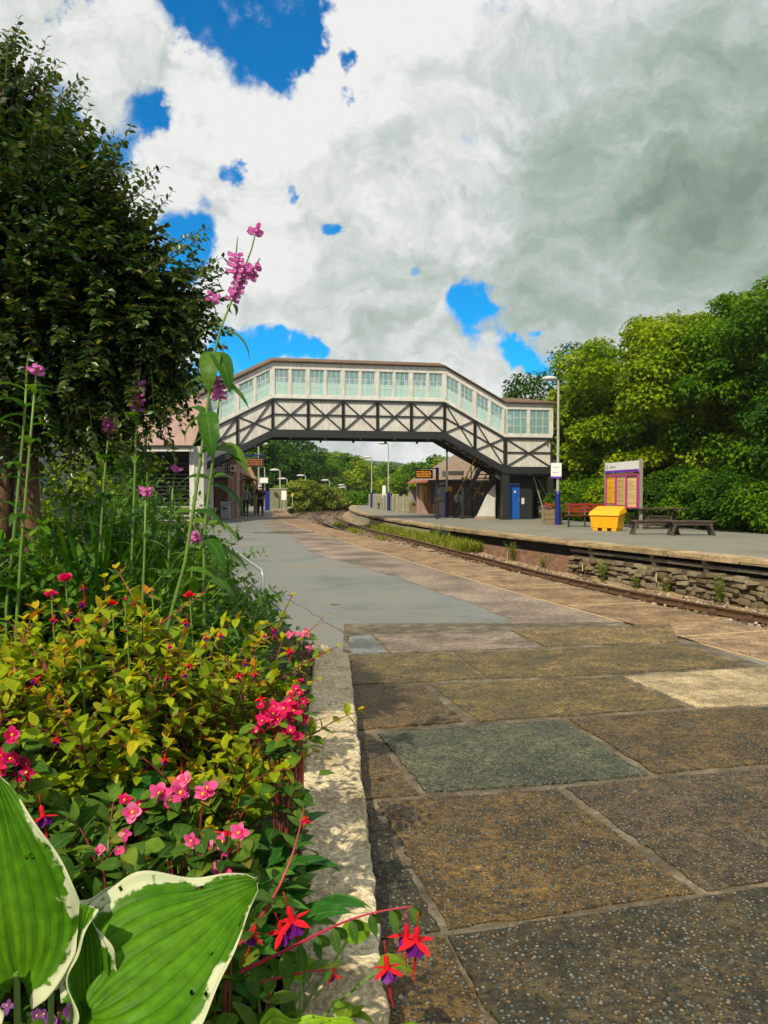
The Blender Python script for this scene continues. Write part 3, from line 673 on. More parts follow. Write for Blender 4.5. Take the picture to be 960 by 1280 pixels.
# floor and soffit
mb = MB(); run(mb, .12, BW-.12, 4.15, 4.27); 
for k in range(40):
    s = S0+.2+k*(S4-S0-.3)/40; mb.box((s, BW/2, 4.08+zb(s)), (.10, BW-.2, .14))
mb.build('deck', m_timber, br)
for yy, nm in ((0, 'side_panel'), (BW, 'side_panel')):
    mb = MB(); run(mb, yy-.02, yy+.02, 4.10, 5.56, s0=S0); mb.build(nm, m_panel, br)
def bays():
    out = []
    w = S2/5
    for i in range(5): out.append((i*w, (i+1)*w))
    out += [(S0, S0/2), (S0/2, 0), (S2, (S2+S3)/2), ((S2+S3)/2, S3), (S3+.05, S4-.05)]
    return sorted(out)
for yy, o_, nm in ((-.055, -1, 'truss'), (BW+.055, 1, 'truss')):
    mb = MB()
    run(mb, yy-.05, yy+.05, 5.50, 5.60, s0=S0-.1); run(mb, yy-.07, yy+.07, 3.90, 4.18, s0=S0-.1)
    run(mb, yy-.09, yy+.09, 3.84, 3.90, s0=S0-.1); run(mb, yy-.03, yy+.03, 4.84, 4.90, s0=S0)
    for (a, b) in bays():
        for s in (a, b): mb.box((s, yy+o_*.012, 4.85+zb(s)), (.11, .10, 1.36))
        for (p, q) in (((a+.06, 4.20), (b-.06, 5.50)), ((a+.06, 5.50), (b-.06, 4.20))):
            mb.beam((p[0], yy+o_*.02 + (.012 if p[1] > 5 else 0), p[1]+zb(p[0])), (q[0], yy+o_*.02+(.012 if p[1] > 5 else 0), q[1]+zb(q[0])), .045, .048)
        s = (a+b)/2; mb.box((s, yy+o_*.03, 3.80+zb(s)), (.10, .12, .10))
    mb.build(nm, m_blackp, br)
# white sills, heads and gutter
for yy in (0, BW):
    mb = MB(); run(mb, yy-.07, yy+.07, 5.60, 5.74, s0=S0-.1); run(mb, yy-.06, yy+.06, 6.94, 7.22, s0=S0-.1); run(mb, yy-.09, yy+.09, 7.14, 7.20, s0=S0-.1)
    mb.build('fascia', m_whitep, br)
    mb = MB(); s_ = -1 if yy == 0 else 1; run(mb, yy+s_*.10-.05, yy+s_*.10+.05, 7.23, 7.31, s0=S0-.1); mb.build('gutter', m_blackp, br)
# windows: frame with glazing bars, upper clear pane, lower pane
def window(a, b, yy, lowfrost=True):
    f = MB(); g = MB(); g2 = MB()
    z0, z1 = 5.74, 6.94
    def Z(s, z): return z+zb(s)
    def q(mb_, sa, sb, za, zb2, dy, th):
        vs = [(s, yy+y, Z(s, z)) for s in (sa, sb) for y in (dy-th, dy+th) for z in (za, zb2)]
        mb_.add(vs, [(0, 1, 3, 2), (4, 6, 7, 5), (0, 4, 5, 1), (2, 3, 7, 6), (0, 2, 6, 4), (1, 5, 7, 3)])
    q(f, a, a+.035, z0, z1, 0, .025); q(f, b-.035, b, z0, z1, 0, .025); q(f, a+.035, b-.035, z0, z0+.04, 0, .025); q(f, a+.035, b-.035, z1-.04, z1, 0, .025)
    for k in (1, 2): s = a+(b-a)*k/3; q(f, s-.011, s+.011, z0+.04, z1-.04, 0, .014)
    for k in (1, 2): z = z0+(z1-z0)*k/3; q(f, a+.035, b-.035, z-.011, z+.011, 0, .010)
    fr = f.build('window', m_whitep, br)
    zm = z0+(z1-z0)*(.5 if lowfrost else .34)
    q(g, a+.03, b-.03, zm, z1-.03, .003, .002); g.build('pane', m_glass, fr)
    q(g2, a+.03, b-.03, z0+.03, zm, .003, .002); g2.build('pane', m_glassf if lowfrost else m_glass, fr)
seen_ = set()
for yy in (0, BW):
    for (a, b) in bays():
        m_ = (a+b)/2; land = a > S3
        for s in (a, b):
            if (round(s, 3), yy) in seen_: continue
            seen_.add((round(s, 3), yy))
            po = MB(); po.box((s, yy, 6.34+zb(s)), (.22 if s in (S1, S2) else .16, .12, 1.22)); po.build('mullion', m_whitep, br)
        po = MB(); po.box((m_, yy, 6.34+zb(m_)), (.09, .10, 1.20)); po.build('mullion', m_whitep, br)
        window(a+.085, m_-.05, yy, lowfrost=not land); window(m_+.05, b-.085, yy, lowfrost=not land)
# right hand end wall of the landing
mb = MB(); z = zb(S4)
mb.b2(S4-.04, S4, .0, BW, 4.1+z, 5.74+z); mb.b2(S4-.04, S4, 0, BW, 6.9+z, 7.2+z); mb.build('end_wall', m_panel, br)
mb = MB()
for y in (.06, .72, 1.38, BW-.06): mb.b2(S4-.05, S4+.01, y-.05, y+.05, 5.74+z, 6.9+z)
mb.build('end_frame', m_whitep, br)
# blue inner ribs, curved at the head
for (a, b) in bays():
    if a > S3: continue
    s = (a+b)/2+.28; z = zb(s); mb = MB()
    pts = [(s, BW-.16, 4.27+z), (s, BW-.16, 6.35+z), (s, BW-.20, 6.62+z), (s, BW-.34, 6.85+z), (s, BW-.6, 7.02+z)]
    mb.tube(pts, .055, n=8); mb.build('rib', m_bluel, br)
# roof: shallow pitched, hipped at the right hand landing
mb = MB(); ov = .22; pts = [S0-.1, S1, S2, S3, S4-1.0]
vs = []
for s in pts: vs += [(s, -ov, 7.30+zb(s)), (s, BW/2, 7.62+zb(s)), (s, BW+ov, 7.30+zb(s)), (s, -ov, 7.24+zb(s)), (s, BW+ov, 7.24+zb(s))]
fs = []
for i in range(len(pts)-1):
    a = i*5; b = a+5; fs += [(a, b, b+1, a+1), (a+1, b+1, b+2, a+2), (a, a+3, b+3, b), (a+2, b+2, b+4, a+4), (a+3, a+4, b+4, b+3)]
k = (len(pts)-1)*5; zz = zb(S4)
vs += [(S4+ov, -ov, 7.30+zz), (S4+ov, BW+ov, 7.30+zz), (S4+ov, -ov, 7.24+zz), (S4+ov, BW+ov, 7.24+zz)]
n_ = len(vs)-4; fs += [(k, n_, k+1), (k+1, n_, n_+1), (k+1, n_+1, k+2), (k, k+3, n_+2, n_), (n_, n_+2, n_+3, n_+1), (k+2, n_+1, n_+3, k+4), (k+3, k+4, n_+3, n_+2)]
mb.add(vs, fs); mb.build('roof', m_broof, br)
# legs and braces under the right hand landing
for (s, y, w_) in ((11.12, .05, .34), (11.12, BW-.1, .26), (13.42, .05, .26), (13.42, BW-.1, .26)):
    mb = MB(); mb.box((s, y, 1.15), (w_, w_*.8, 2.32)); mb.box((s, y, .04), (w_+.12, w_+.08, .08)); mb.build('leg', m_blackp, br)
mb = MB(); mb.b2(11.0, 13.55, -.02, BW, 2.12, 2.24); mb.build('landing_beam', m_blackp, br)
m_grey = plain('galvanised grey', (.36, .38, .38), rough=.45, metal=.4)
for p, q in (((12.75, .5, 2.1), (13.40, .5, .05)), ((13.40, 1.3, 2.1), (12.75, 1.3, .05)), ((12.75, .1, 2.1), (13.40, .1, .9))):
    mb = MB(); mb.beam(p, q, .06, .06); mb.build('brace', m_grey if p[1] == .5 else m_blackp, br)
# security camera on the right leg
def wl(s, y, z=0):
    return Vector((BX+s*math.cos(BRZ)-y*math.sin(BRZ), BY+s*math.sin(BRZ)+y*math.cos(BRZ), z))
m_cream = plain('cream plastic', (.62, .62, .55))
def cctv(loc, label, rz):
    t_ = thing('security_camera', label, 'security camera', loc, rz, 'security cameras')
    mb = MB(); mb.tube([(0, 0, 0), (.10, 0, 0), (.14, 0, -.06)], .02); mb.build('bracket', m_cream, t_)
    mb = MB(); mb.box((.20, 0, -.10), (.30, .12, .11), rot=Matrix.Rotation(R(18), 3, 'Y')); mb.box((.20, 0, -.035), (.36, .14, .015), rot=Matrix.Rotation(R(18), 3, 'Y')); mb.build('housing', m_cream, t_, bevel=.01)
    mb = MB(); mb.tube([(.34, 0, -.145), (.365, 0, -.153)], .04); mb.build('lens', m_blackp, t_)
cctv(wl(13.55, -.0, 2.9), 'cream security camera on the right leg of the footbridge', R(20))
cctv(wl(10.9, .8, 2.15), 'cream security camera beneath the bridge beside the black stair', R(30))
# tall lean-to shed with the blue door under the landing
sh = thing('storage_shed', 'black boarded shed with a blue door under the footbridge landing', 'shed', tuple(wl(11.3, .42)), BRZ)
mb = MB(); mb.b2(0, 1.36, .0, 1.5, 0, 2.1); mb.build('wall', mat('black boards', (.02, .02, .018), (.012, .012, .012), scale=3, rough=.8, stretch=(8, 8, 1)), sh)
m_bdoor = plain('bright blue door', (.012, .10, .42), rough=.35)
mb = MB(); mb.b2(.04, .70, -.04, -.003, .02, 1.72); dr = mb.build('door', m_bdoor, sh, bevel=.006)
mb = MB(); mb.b2(.03, .71, -.02, -.001, 1.722, 1.76)
mb.tube([(.62, -.042, .85), (.62, -.09, .85), (.62, -.09, .99), (.62, -.042, .99)], .012); mb.build('handle', m_grey, dr)
mb = MB(); mb.lathe([(0, 0), (.055, 0), (.055, .012), (0, .012)], n=18); s_ = mb.build('sign', plain('cream disc', (.7, .65, .4)), dr); s_.location = (.44, -.053, 1.35); s_.rotation_euler = (-R(90), 0, 0)
mb = MB(); mb.b2(.80, .94, -.02, -.003, .75, 1.05); mb.build('notice', plain('white notice', (.66, .68, .66)), sh)
# ------------------------------------------------------------------ black staircase with yellow handrails, right platform
T0 = Vector((5.22, 37.9, 0)); T1 = Vector((4.18, 40.2, 0)); dvec = (T1-T0); L = dvec.length; ang = math.atan2(dvec.y, dvec.x)
st = thing('staircase', 'black stair with yellow handrail dropping from the footbridge beside the waiting room', 'staircase', tuple(T0), ang)
mb = MB(); H = 2.55; ns_ = 14
for k in range(ns_):
    x = L*(k+.5)/ns_; mb.box((x, 0, H*(1-(k+1)/ns_)+.02), (L/ns_+.03, 1.05, .05))
mb.build('tread', mat('dark stair tread', (.09, .09, .085), (.05, .05, .05), scale=6), st)
for y in (-.56, .56):
    mb = MB(); mb.beam((0, y, H-.05), (L, y, -.02), .07, .26); mb.build('stringer', m_blackp, st)
    mb = MB()
    mb.tube([(0, y, H+.9), (L, y, .95)], .028); mb.build('handrail', plain('yellow handrail', (.62, .42, .02)), st)
    mb = MB()
    for k in range(7):
        x = L*k/6; z_ = H*(1-k/6); mb.tube([(x, y, z_), (x, y, z_+.92)], .025)
    mb.tube([(0, y, H+.5), (L, y, .5)], .02); mb.tube([(L+.1, y, 0), (L+.1, y, 1.95)], .035); mb.build('baluster', m_blackp, st)
mb = MB(); mb.prism([(-.0, 0), (L*.62, 0), (0, H-.3)], -.60, -.64); 
# white triangular wall seen beneath the stair, towards the tracks
tw = thing('stair_wall', 'white triangular wall below the black platform stair', 'wall', tuple(wl(10.02, 1.2)), BRZ)
mb = MB(); mb.prism([(0, .0), (1.0, 0), (1.0, 1.72), (.62, 1.25)], 0, .12); mb.build('panel', m_whitep, tw)
mb = MB(); mb.b2(-.02, 1.01, -.03, .15, -.0, .14); mb.build('plinth', mat('tan plinth', (.40, .30, .19), (.28, .2, .13)), tw)
# dark posts around the foot of the stair
for s, y, h in ((8.15, 1.6, 2.3), (9.45, 1.6, 2.1)):
    p = wl(s, y); mb = MB(); mb.box((0, 0, h/2), (.09, .09, h)); mb.box((0, 0, .02), (.18, .18, .04))
    tag(mb.build('stair_post', m_blackp, loc=tuple(p)), 'tall thin black post before the waiting room wall' if s < 9 else 'tall thin black post next to the white stair wall', 'post', 'black posts at the platform stair')

# ------------------------------------------------------------------ covered stair, left side
cs = thing('covered_stairs', 'covered stairs with pinkish roof and white-edged steps left of the footbridge', 'covered stairs', (-8.95, 31.6, 0), R(2))
m_pink = mat('pinkish felt roof', (.35, .225, .19), (.27, .175, .15), scale=1.6, rough=.85, fine=14, bump=.15)
mb = MB(); dk = MB(); nose = MB()
for k in range(15):
    z = .178*(k+1); y = .27*k; mb.b2(-1.25, 1.0, y, y+.30, max(0, z-.3), z); nose.b2(-1.26, 1.01, y-.015, y+.05, z-.028, z+.012)
mb.build('step', mat('dark stair', (.035, .033, .03), (.02, .02, .02)), cs); nose.build('nosing', m_whitep, cs)
mb = MB(); mb.b2(1.06, 1.14, -.25, 4.2, 0, 3.12); mb.b2(1.02, 1.22, -.36, -.25, 0, 3.15); mb.build('side_wall', m_whitep, cs)
mb = MB(); mb.b2(1.145, 1.58, -.30, -.18, 0, 3.2)
for k in range(7): mb.b2(1.15+k*.062, 1.156+k*.062, -.305, -.30, 0, 3.2)
mb.build('boarded_wall', mat('white boarding', (.60, .57, .52), (.42, .40, .36), scale=3, stretch=(10, 10, .6)), cs)
mb = MB(); mb.b2(-1.45, -1.36, -.25, 4.2, 0, 3.12); mb.build('side_wall', m_blackp, cs)
mb = MB(); vs = [(-2.6, -.75, 3.18), (1.25, -.75, 3.18), (1.25, 3.1, 5.72), (-2.6, 3.1, 5.72), (-2.6, -.75, 3.10), (1.25, -.75, 3.10), (1.25, 3.1, 5.60), (-2.6, 3.1, 5.60), (1.25, 5.8, 4.2), (-2.6, 5.8, 4.2)]
mb.add(vs, [(0, 1, 2, 3), (4, 7, 6, 5), (0, 4, 5, 1), (1, 5, 6, 2), (0, 3, 7, 4), (2, 3, 9, 8)]); mb.build('roof', m_pink, cs)
mb = MB(); mb.b2(-2.65, 1.28, -.82, -.76, 2.96, 3.12); mb.build('fascia', m_whitep, cs)
mb = MB(); mb.b2(-2.65, 1.28, -.9, -.825, 3.12, 3.2); mb.build('gutter', m_blackp, cs)
mb = MB(); mb.b2(.97, 1.03, .1, .18, 1.1, 1.75); mb.build('handrail_end', plain('orange handrail', (.75, .30, .02)), cs)
mb = MB(); mb.b2(-1.3, 1.02, 3.9, 4.1, 2.6, 4.4); mb.build('back_wall', m_blackp, cs)
# left landing box of the bridge (behind roof)
mb = MB(); zz = -DROP; mb.b2(SL0, S0-.1, 0.02, BW, 3.9+zz, 4.1+zz); mb.b2(SL0, S0-.12, BW-.05, BW, 4.1+zz, 7.1+zz); mb.build('landing', m_timber, br)
for s in (S0-.05,):
    for y in (.05, BW-.1):
        mb = MB(); mb.box((s, y, 1.2), (.22, .2, 2.4)); mb.build('leg', m_blackp, br)

# ------------------------------------------------------------------ station building, left platform
m_salmon = mat('salmon render', (.42, .25, .19), (.32, .19, .15), scale=2, rough=.85, fine=16)
m_tile = brickmat('brown roof tiles', (.15, .09, .055), (.20, .12, .075), (.06, .04, .03), scale=3.2, bw=.6, rh=.45, ms=.015)
sb = thing('station_building', 'salmon station building with brown doors and tiled porch on the left platform', 'building', (-8.62, 38.6, 0), R(8.5))
mb = MB(); mb.b2(-6.5, 1.2, 0, 13, 0, 3.0); mb.build('wall', m_salmon, sb)
mb = MB(); mb.b2(-6.6, .86, -.02, .0, 0, 3.0); mb.build('dark_frontage', m_blackp, sb)
mb = MB(); mb.b2(.12, .80, -.08, -.021, .02, 1.92); d_ = mb.build('door', mat('brown varnished door', (.16, .062, .022), (.11, .04, .015), scale=5, stretch=(6, 6, 1), rough=.5), sb)
mb = MB(); mb.tube([(.72, -.085, .95), (.72, -.14, .95), (.72, -.14, 1.08)], .014); mb.build('handle', m_grey, d_)
mb = MB(); mb.b2(-.05, .80, -.06, -.021, 2.08, 2.96); w_ = mb.build('notice_window', plain('pale notice sheet', (.50, .50, .42)), sb)
mb = MB()
for k in range(6): z = 2.10+k*.166; mb.b2(-.06, .81, -.075, -.062, z-.012, z+.012)
for x in (-.05, .12, .30, .55, .62, .69, .81): mb.b2(x-.011, x+.011, -.09, -.077, 2.07, 2.97)
mb.build('frame', m_whitep, w_)
mb = MB(); mb.b2(.58, .80, -.0612, -.0602, 2.1, 2.94); mb.b2(.1, .5, -.0612, -.0602, 2.1, 2.35); mb.build('dark_pane', m_blackp, w_)
mb = MB(); mb.b2(-6.9, 1.35, -.5, 13.4, 3.0, 3.14); mb.prism([(-6.9, 3.14), (1.35, 3.14), (-2.4, 4.9)], -.45, 13.4); mb.build('roof', m_tile, sb)
for (y0_, h_) in ((6.0, .0), (10.2, -.1)):   # porches over the doors
    mb = MB(); vs = [(1.2, y0_-1.5, 2.45), (2.1, y0_-1.5, 2.05), (2.1, y0_+1.5, 2.05), (1.2, y0_+1.5, 2.45), (1.2, y0_, 3.3), (1.7, y0_, 2.9)]
    mb.add(vs, [(0, 1, 5, 4), (3, 4, 5, 2), (1, 2, 5), (0, 3, 2, 1)]); pr_ = mb.build('porch', mat('honey porch roof', (.33, .20, .09), (.22, .13, .06), scale=6), sb)
    for y_ in (y0_-1.3, y0_+1.3):
        mb = MB(); mb.box((2.0, y_, 1.0), (.12, .12, 2.0)); mb.build('post', m_salmon, pr_)
for k, yy in enumerate((3.2, 8.2, 12.4)):
    mb = MB(); mb.b2(1.202, 1.24, yy-.5, yy+.5, 0.9, 2.1); w2 = mb.build('window', m_whitep, sb); mb = MB(); mb.b2(1.242, 1.25, yy-.42, yy+.42, 1.0, 2.0); mb.build('pane', m_blackp, w2)
mb = MB(); mb.b2(1.202, 1.25, 5.4, 6.4, 0.02, 2.05); mb.build('door', plain('dark red door', (.25, .02, .02)), sb)
# salmon pillar in front of the wall end
mb = MB(); mb.box((0, 0, 1.1), (.24, .24, 2.2)); mb.box((0, 0, .1), (.32, .32, .2)); mb.box((0, 0, 2.16), (.32, .32, .1))
tag(mb.build('pillar', m_salmon, loc=(-7.62, 38.2, 0), bevel=.01), 'slim salmon pillar right of the brown station door', 'pillar')
t_ = thing('camera_box', 'boxy white camera with a dark eye above the grey bin', 'lamp', (-7.45, 37.9, 2.35))  # camera box with a dark lens, gives no light
mb = MB(); mb.box((0, 0, .15), (.28, .2, .34)); mb.build('housing', m_cream, t_, bevel=.03)
mb = MB(); mb.tube([(0, -.10, .16), (0, -.115, .16)], .07, n=14); mb.build('lens', m_blackp, t_)
mb = MB(); mb.tube([(0, 0, -.02), (0, .05, -.12), (-.12, .3, -.12)], .035); mb.build('bracket', m_blackp, t_)
t_ = thing('litter_bin', 'grey metal litter bin with dark slot in front of the salmon pillar', 'litter bin', (-7.72, 37.4, 0))
mb = MB(); mb.box((0, 0, .45), (.42, .36, .82)); mb.b2(-.23, .23, -.2, .2, .83, .89); mb.build('body', plain('bin grey', (.40, .42, .40), rough=.45), t_, bevel=.02)
mb = MB(); mb.b2(-.12, .12, -.186, -.182, .50, .58); mb.build('slot', m_blackp, t_)
mb = MB(); mb.lathe([(.19, .89), (.19, .95), (.13, .99), (0, 1.0)]); mb.build('lid', m_blackp, t_)

# ------------------------------------------------------------------ electronic departure boards
m_amber = nt('amber display'); 
def ambermat(name, k):
    m, t, ns, ln = nt(name)
    out = ns.new('ShaderNodeOutputMaterial'); b = ns.new('ShaderNodeBsdfPrincipled'); ln.new(b.outputs[0], out.inputs[0])
    b.inputs['Base Color'].default_value = (.02, .015, .01, 1)
    b.inputs['Emission Color'].default_value = (1, .33, .02, 1); b.inputs['Emission Strength'].default_value = k
    return m
m_amb = ambermat('amber display lines', .9); m_amb2 = ambermat('dim amber display lines', .45)
def departure_board(name, label, loc, rz, w, post_h, zc, am, arm_dir=-1):
    t_ = thing(name, label, 'departure board', loc, rz, 'electronic departure boards')
    mb = MB(); mb.tube([(0, 0, 0), (0, 0, post_h)], .085, n=14); mb.lathe([(.2, 0), (.2, .05), (.12, .08)], n=14); mb.build('post', m_blue, t_)
    mb = MB(); mb.beam((0, 0, post_h-.05), (arm_dir*(w+.35), 0, post_h-.05), .06, .06); 
    for x in (.45, w): mb.tube([(arm_dir*x, 0, post_h-.08), (arm_dir*x, 0, zc+.2)], .02)
    mb.build('arm', m_blue, t_)
    xc = arm_dir*(w/2+.25); mb = MB(); mb.box((xc, 0, zc), (w, .22, .46)); cb = mb.build('display', m_blackp, t_, bevel=.015)
    mb = MB()
    for k in range(4):
        x = xc-w/2+.07; zz = zc+.14-k*.09
        while x < xc+w/2-.14:
            l_ = random.uniform(.04, .14); mb.b2(x, min(x+l_, xc+w/2-.06), -.115, -.1115, zz-.026, zz+.026); x += l_+random.uniform(.015, .05)
    mb.build('lit_lines', am, cb)
    return t_
departure_board('departure_board', 'hanging amber departure board on a blue post by the litter bin', (-7.95, 41.2, 0), R(4), 1.25, 3.35, 2.93, m_amb2, 1)
b2_ = departure_board('departure_board', 'amber departure board on a blue post near the waiting room', (2.87, 41.4, 0), R(4), .95, 2.66, 2.30, m_amb, -1)
mb = MB(); mb.prism([(-.16, 0), (.16, 0), (0, .28)], -.10, -.115); s_ = mb.build('warning_sign', plain('warning yellow', (.70, .48, .01)), b2_); s_.location = (0, 0, .92)
mb = MB(); mb.box((0.03, -.10, 1.38), (.2, .02, .26)); mb.build('notice', plain('pink notice', (.62, .40, .42)), b2_)

# ------------------------------------------------------------------ street lamps
m_galv = mat('galvanised pole', (.44, .44, .38), (.34, .34, .29), scale=6, rough=.5, metal=.15)
m_head = plain('lamp shell', (.52, .52, .50), rough=.4)
def lamp(label, loc, h, side=-1, sl=1.0, blue=True, rz=0, r=.055):
    t_ = thing('street_lamp', label, 'lamp post', loc, rz, 'platform lamp posts')
    mb = MB(); mb.tube([(0, 0, 0), (0, 0, h*.5), (0, 0, h-.12)], [r*1.15, r, r*.8], n=12); mb.tube([(0, 0, h-.12), (side*.12, 0, h-.05), (side*.3*sl, 0, h-.03)], .035, n=8); mb.build('pole', m_galv, t_, smooth=False)
    if blue: mb = MB(); mb.tube([(0, 0, 0), (0, 0, 1.28), (0, 0, 1.38)], [r*2, r*2, r*1.2], n=14); mb.build('base', m_blue, t_)
    mb = MB(); mb.lathe([(0, .10), (.10, .095), (.2, .07), (.27, .02), (.285, -.03), (.26, -.05)], n=20, sc=(1.15*sl, .75)); hd = mb.build('head', m_head, t_, smooth=True); hd.location = (side*.36*sl, 0, h-.02)
    mb = MB(); mb.lathe([(.25, -.045), (.2, -.09), (0, -.11)], n=18, sc=(1.1*sl, .7)); mb.build('diffuser', plain('lamp glass', (.55, .57, .55), rough=.2), hd, smooth=True)
    return t_
p = G(697, 656); LP = lamp('tall grey lamp post with blue base and white name sign, beside the flower planter', tuple(p), 5.95, -1, 1.0)
# its white sign with two lines of writing
m_sign = plain('white sign face', (.80, .80, .78)); m_purple = plain('purple band', (.16, .02, .42)); m_txt = plain('grey lettering', (.28, .25, .22)); m_txtk = plain('black lettering', (.03, .03, .03))
sg = MB(); sg.box((0, -.09, 0), (.42, .02, .62)); sgn = sg.build('sign', m_sign, LP); sgn.location = (-.08, 0, 2.20); sgn.rotation_euler = (0, 0, R(-6))
mb = MB(); mb.b2(-.21, .21, -.104, -.1015, -.31, -.235); mb.build('band', m_purple, sgn)
text('lettering', 'Liskeard', .085, m_txt, sgn, (-.155, -.102, .11)); text('lettering', 'Station', .085, m_txt, sgn, (-.155, -.102, -.10))
p = G(485.5, 638.3); lamp('tall thin lamp post with blue base before the concrete fence', tuple(p), 4.95, -1, 1.1, r=.05)
p = G(464.5, 634.5); lamp('lamp post with blue base at the far end of the platform fence', tuple(p), 4.45, -1, 1.1, r=.05)
p = GX(558.5, 41.0); l2 = lamp('pale lamp post holding the platform number sign by the waiting room', tuple(p), 4.7, 1, .8, r=.05)
mb = MB(); mb.box((-.12, -.10, 2.30), (.30, .025, .32)); s_ = mb.build('number_sign', m_sign, l2); text('lettering', '2', .27, m_txtk, s_, (-.205, -.115, 2.21))
mb = MB(); mb.box((.48, -.10, 2.34), (.84, .025, .24)); s_ = mb.build('direction_sign', plain('pale sign', (.55, .52, .45)), l2); text('lettering', 'Waiting room', .12, m_txt, s_, (.10, -.115, 2.30)); text('lettering', 'i', .16, m_txtk, s_, (.80, -.115, 2.28))
lamp('tall pale lamp post rising behind the left departure board', tuple(GX(323.5, 54)), 4.75, 1, 1.0, blue=False, r=.06)
lamp('shorter pale lamp post right of the left departure board', tuple(GX(331, 62)), 3.45, -1, .6, blue=False, r=.05)
for i, (px, py, d, sd, lb) in enumerate(((350, 587, 70, -1, 'small far lamp post in front of the dark wood, right of the white sign'), (359, 598, 76, -1, 'lowest far lamp post just above the track side bush, left part'), (382, 594, 80, -1, 'far lamp post rising over the middle of the track side bush'), (412, 600, 86, -1, 'far lamp post over the right end of the track side bush'),
        (422, 609, 90, 1, 'short far lamp post with a white head right of the bush'), (432, 606, 93, -1, 'far lamp post next to the vanishing rails'))):
    q_ = P(px, py, d); o = lamp(lb, (q_.x, q_.y, -.95), q_.z+.95, sd, 1.4, blue=False, r=.07); o['group'] = 'lamp posts by the far car park'

# ------------------------------------------------------------------ waiting room, right platform
m_wbrick = brickmat('brown brick', (.25, .115, .07), (.32, .16, .10), (.22, .16, .12), scale=5)
wr = thing('waiting_room', 'brick waiting room with hipped brown roof and red fascia on the right platform', 'building', (3.55, 43.6, 0), R(7))
mb = MB(); mb.b2(0, 3.6, 0, 6.5, 0, 2.35); mb.build('wall', m_wbrick, wr)
m_rt = mat('weathered roof tile', (.27, .195, .145), (.19, .135, .10), scale=4, rough=.9, fine=20)
mb = MB(); zE, zR = 2.02, 3.75; vs = [(-1.1, -.4, zE), (4.3, -.4, zE), (4.3, 7.1, zE), (-1.1, 7.1, zE), (1.6, 1.6, zR), (1.6, 5.2, zR)]
mb.add(vs, [(0, 1, 4), (1, 2, 5, 4), (2, 3, 5), (3, 0, 4, 5), (0, 3, 2, 1)]); mb.build('roof', m_rt, wr)
mb = MB(); 
for (a, b) in (((-1.12, -.42, 1.96), (-1.12, 7.12, 1.96)),): mb.beam(a, b, .05, .13)
mb.build('fascia', plain('coral red fascia', (.62, .14, .10)), wr)
mb = MB(); mb.beam((-1.12, -.44, 1.96), (4.3, -.44, 1.96), .05, .12); mb.build('fascia', plain('dark brown fascia', (.06, .045, .035)), wr)
mb = MB(); mb.b2(-.75, -.45, 5.6, 5.9, 0, 1.96); mb.build('pillar', m_salmon, wr)
mb = MB(); mb.b2(-.62, .0, 4.6, 6.4, 0, 1.9); mb.build('porch_wall', m_salmon, wr)
mb = MB(); mb.b2(-.04, -.001, .7, 2.4, .05, 1.85); d_ = mb.build('door', m_blackp, wr); mb = MB()
for (a, b) in ((.8, 1.45), (1.6, 2.3)):
    mb.b2(-.06, -.041, a, b, .9, 1.7); mb.b2(-.06, -.041, a, b, .2, .8)
mb.build('pane', glassmat('dark door glass', (.10, .12, .12), .9), d_)
mb = MB(); mb.b2(-.06, -.03, 2.6, 4.4, .6, 1.8); mb.build('window', m_blackp, wr)
for k, (yy, c_) in enumerate(((4.55, (.70, .42, .02)), (4.9, (.60, .10, .06)))):
    pass
mb = MB(); mb.b2(-.60, -.30, 4.56, 4.59, .8, 1.75); s_ = mb.build('poster', plain('yellow poster', (.68, .45, .04)), wr); mb = MB(); mb.b2(-.49, -.41, 4.55, 4.559, .8, 1.4); mb.build('stripe', plain('red stripe', (.5, .04, .06)), s_)
t_ = thing('poster_case', 'red framed poster case on the track side of the waiting room', 'poster case', tuple(GX(553.5, 43.2)), R(8), None)
mb = MB(); mb.box((.24, 0, .85), (.055, .06, 1.75)); mb.build('post', plain('red frame', (.45, .02, .02)), t_)
mb = MB(); mb.box((-.05, .02, 1.25), (.5, .05, .75)); mb.build('board', plain('grey poster', (.30, .32, .29)), t_)
mb = MB(); mb.box((-.05, .02, .42), (.42, .05, .75)); mb.build('lower_board', plain('pale pink board', (.55, .42, .40)), t_)
mb = MB(); mb.box((-.05, -.01, 1.85), (.6, .06, .2)); mb.build('header', plain('grey header', (.40, .40, .33)), t_)
c_ = GX(572, 43.15, .98); mb = MB(); mb.lathe([(0, 0), (.235, 0), (.235, .05), (.2, .06), (0, .06)], n=28); o = mb.build('round_sign', plain('pale grey disc', (.50, .50, .44)), loc=tuple(c_)); o.rotation_euler = (R(90), 0, R(7)); tag(o, 'round pale grey disc mounted on the brick waiting room wall', 'round sign')
mb2 = MB(); mb2.box((-.05, .05, .064), (.14, .02, .006)); mb2.box((.05, -.04, .064), (.12, .02, .006)); mb2.build('marking', m_txt, o)
c_ = GX(562.5, 43.1, 1.38); mb = MB(); mb.box((0, 0, .14), (.2, .05, .28)); mb.box((0, -.03, .14), (.16, .01, .2)); o = mb.build('notice_box', plain('orange box', (.72, .33, .02)), loc=tuple(c_), bevel=.008); tag(o, 'small orange box fixed on the brick wall above the green sack', 'box')
t_ = thing('sack_holder', 'hoop stand holding a bright green sack by the waiting room', 'sack holder', tuple(G(564.5, 644.3)))
mb = MB(); mb.lathe([(.17, .86), (.15, .80), (.13, .55), (.14, .25), (.10, .06), (0, .05)], n=14); mb.build('sack', mat('green plastic sack', (.03, .42, .14), (.05, .5, .2), scale=5, rough=.35), t_, smooth=True)
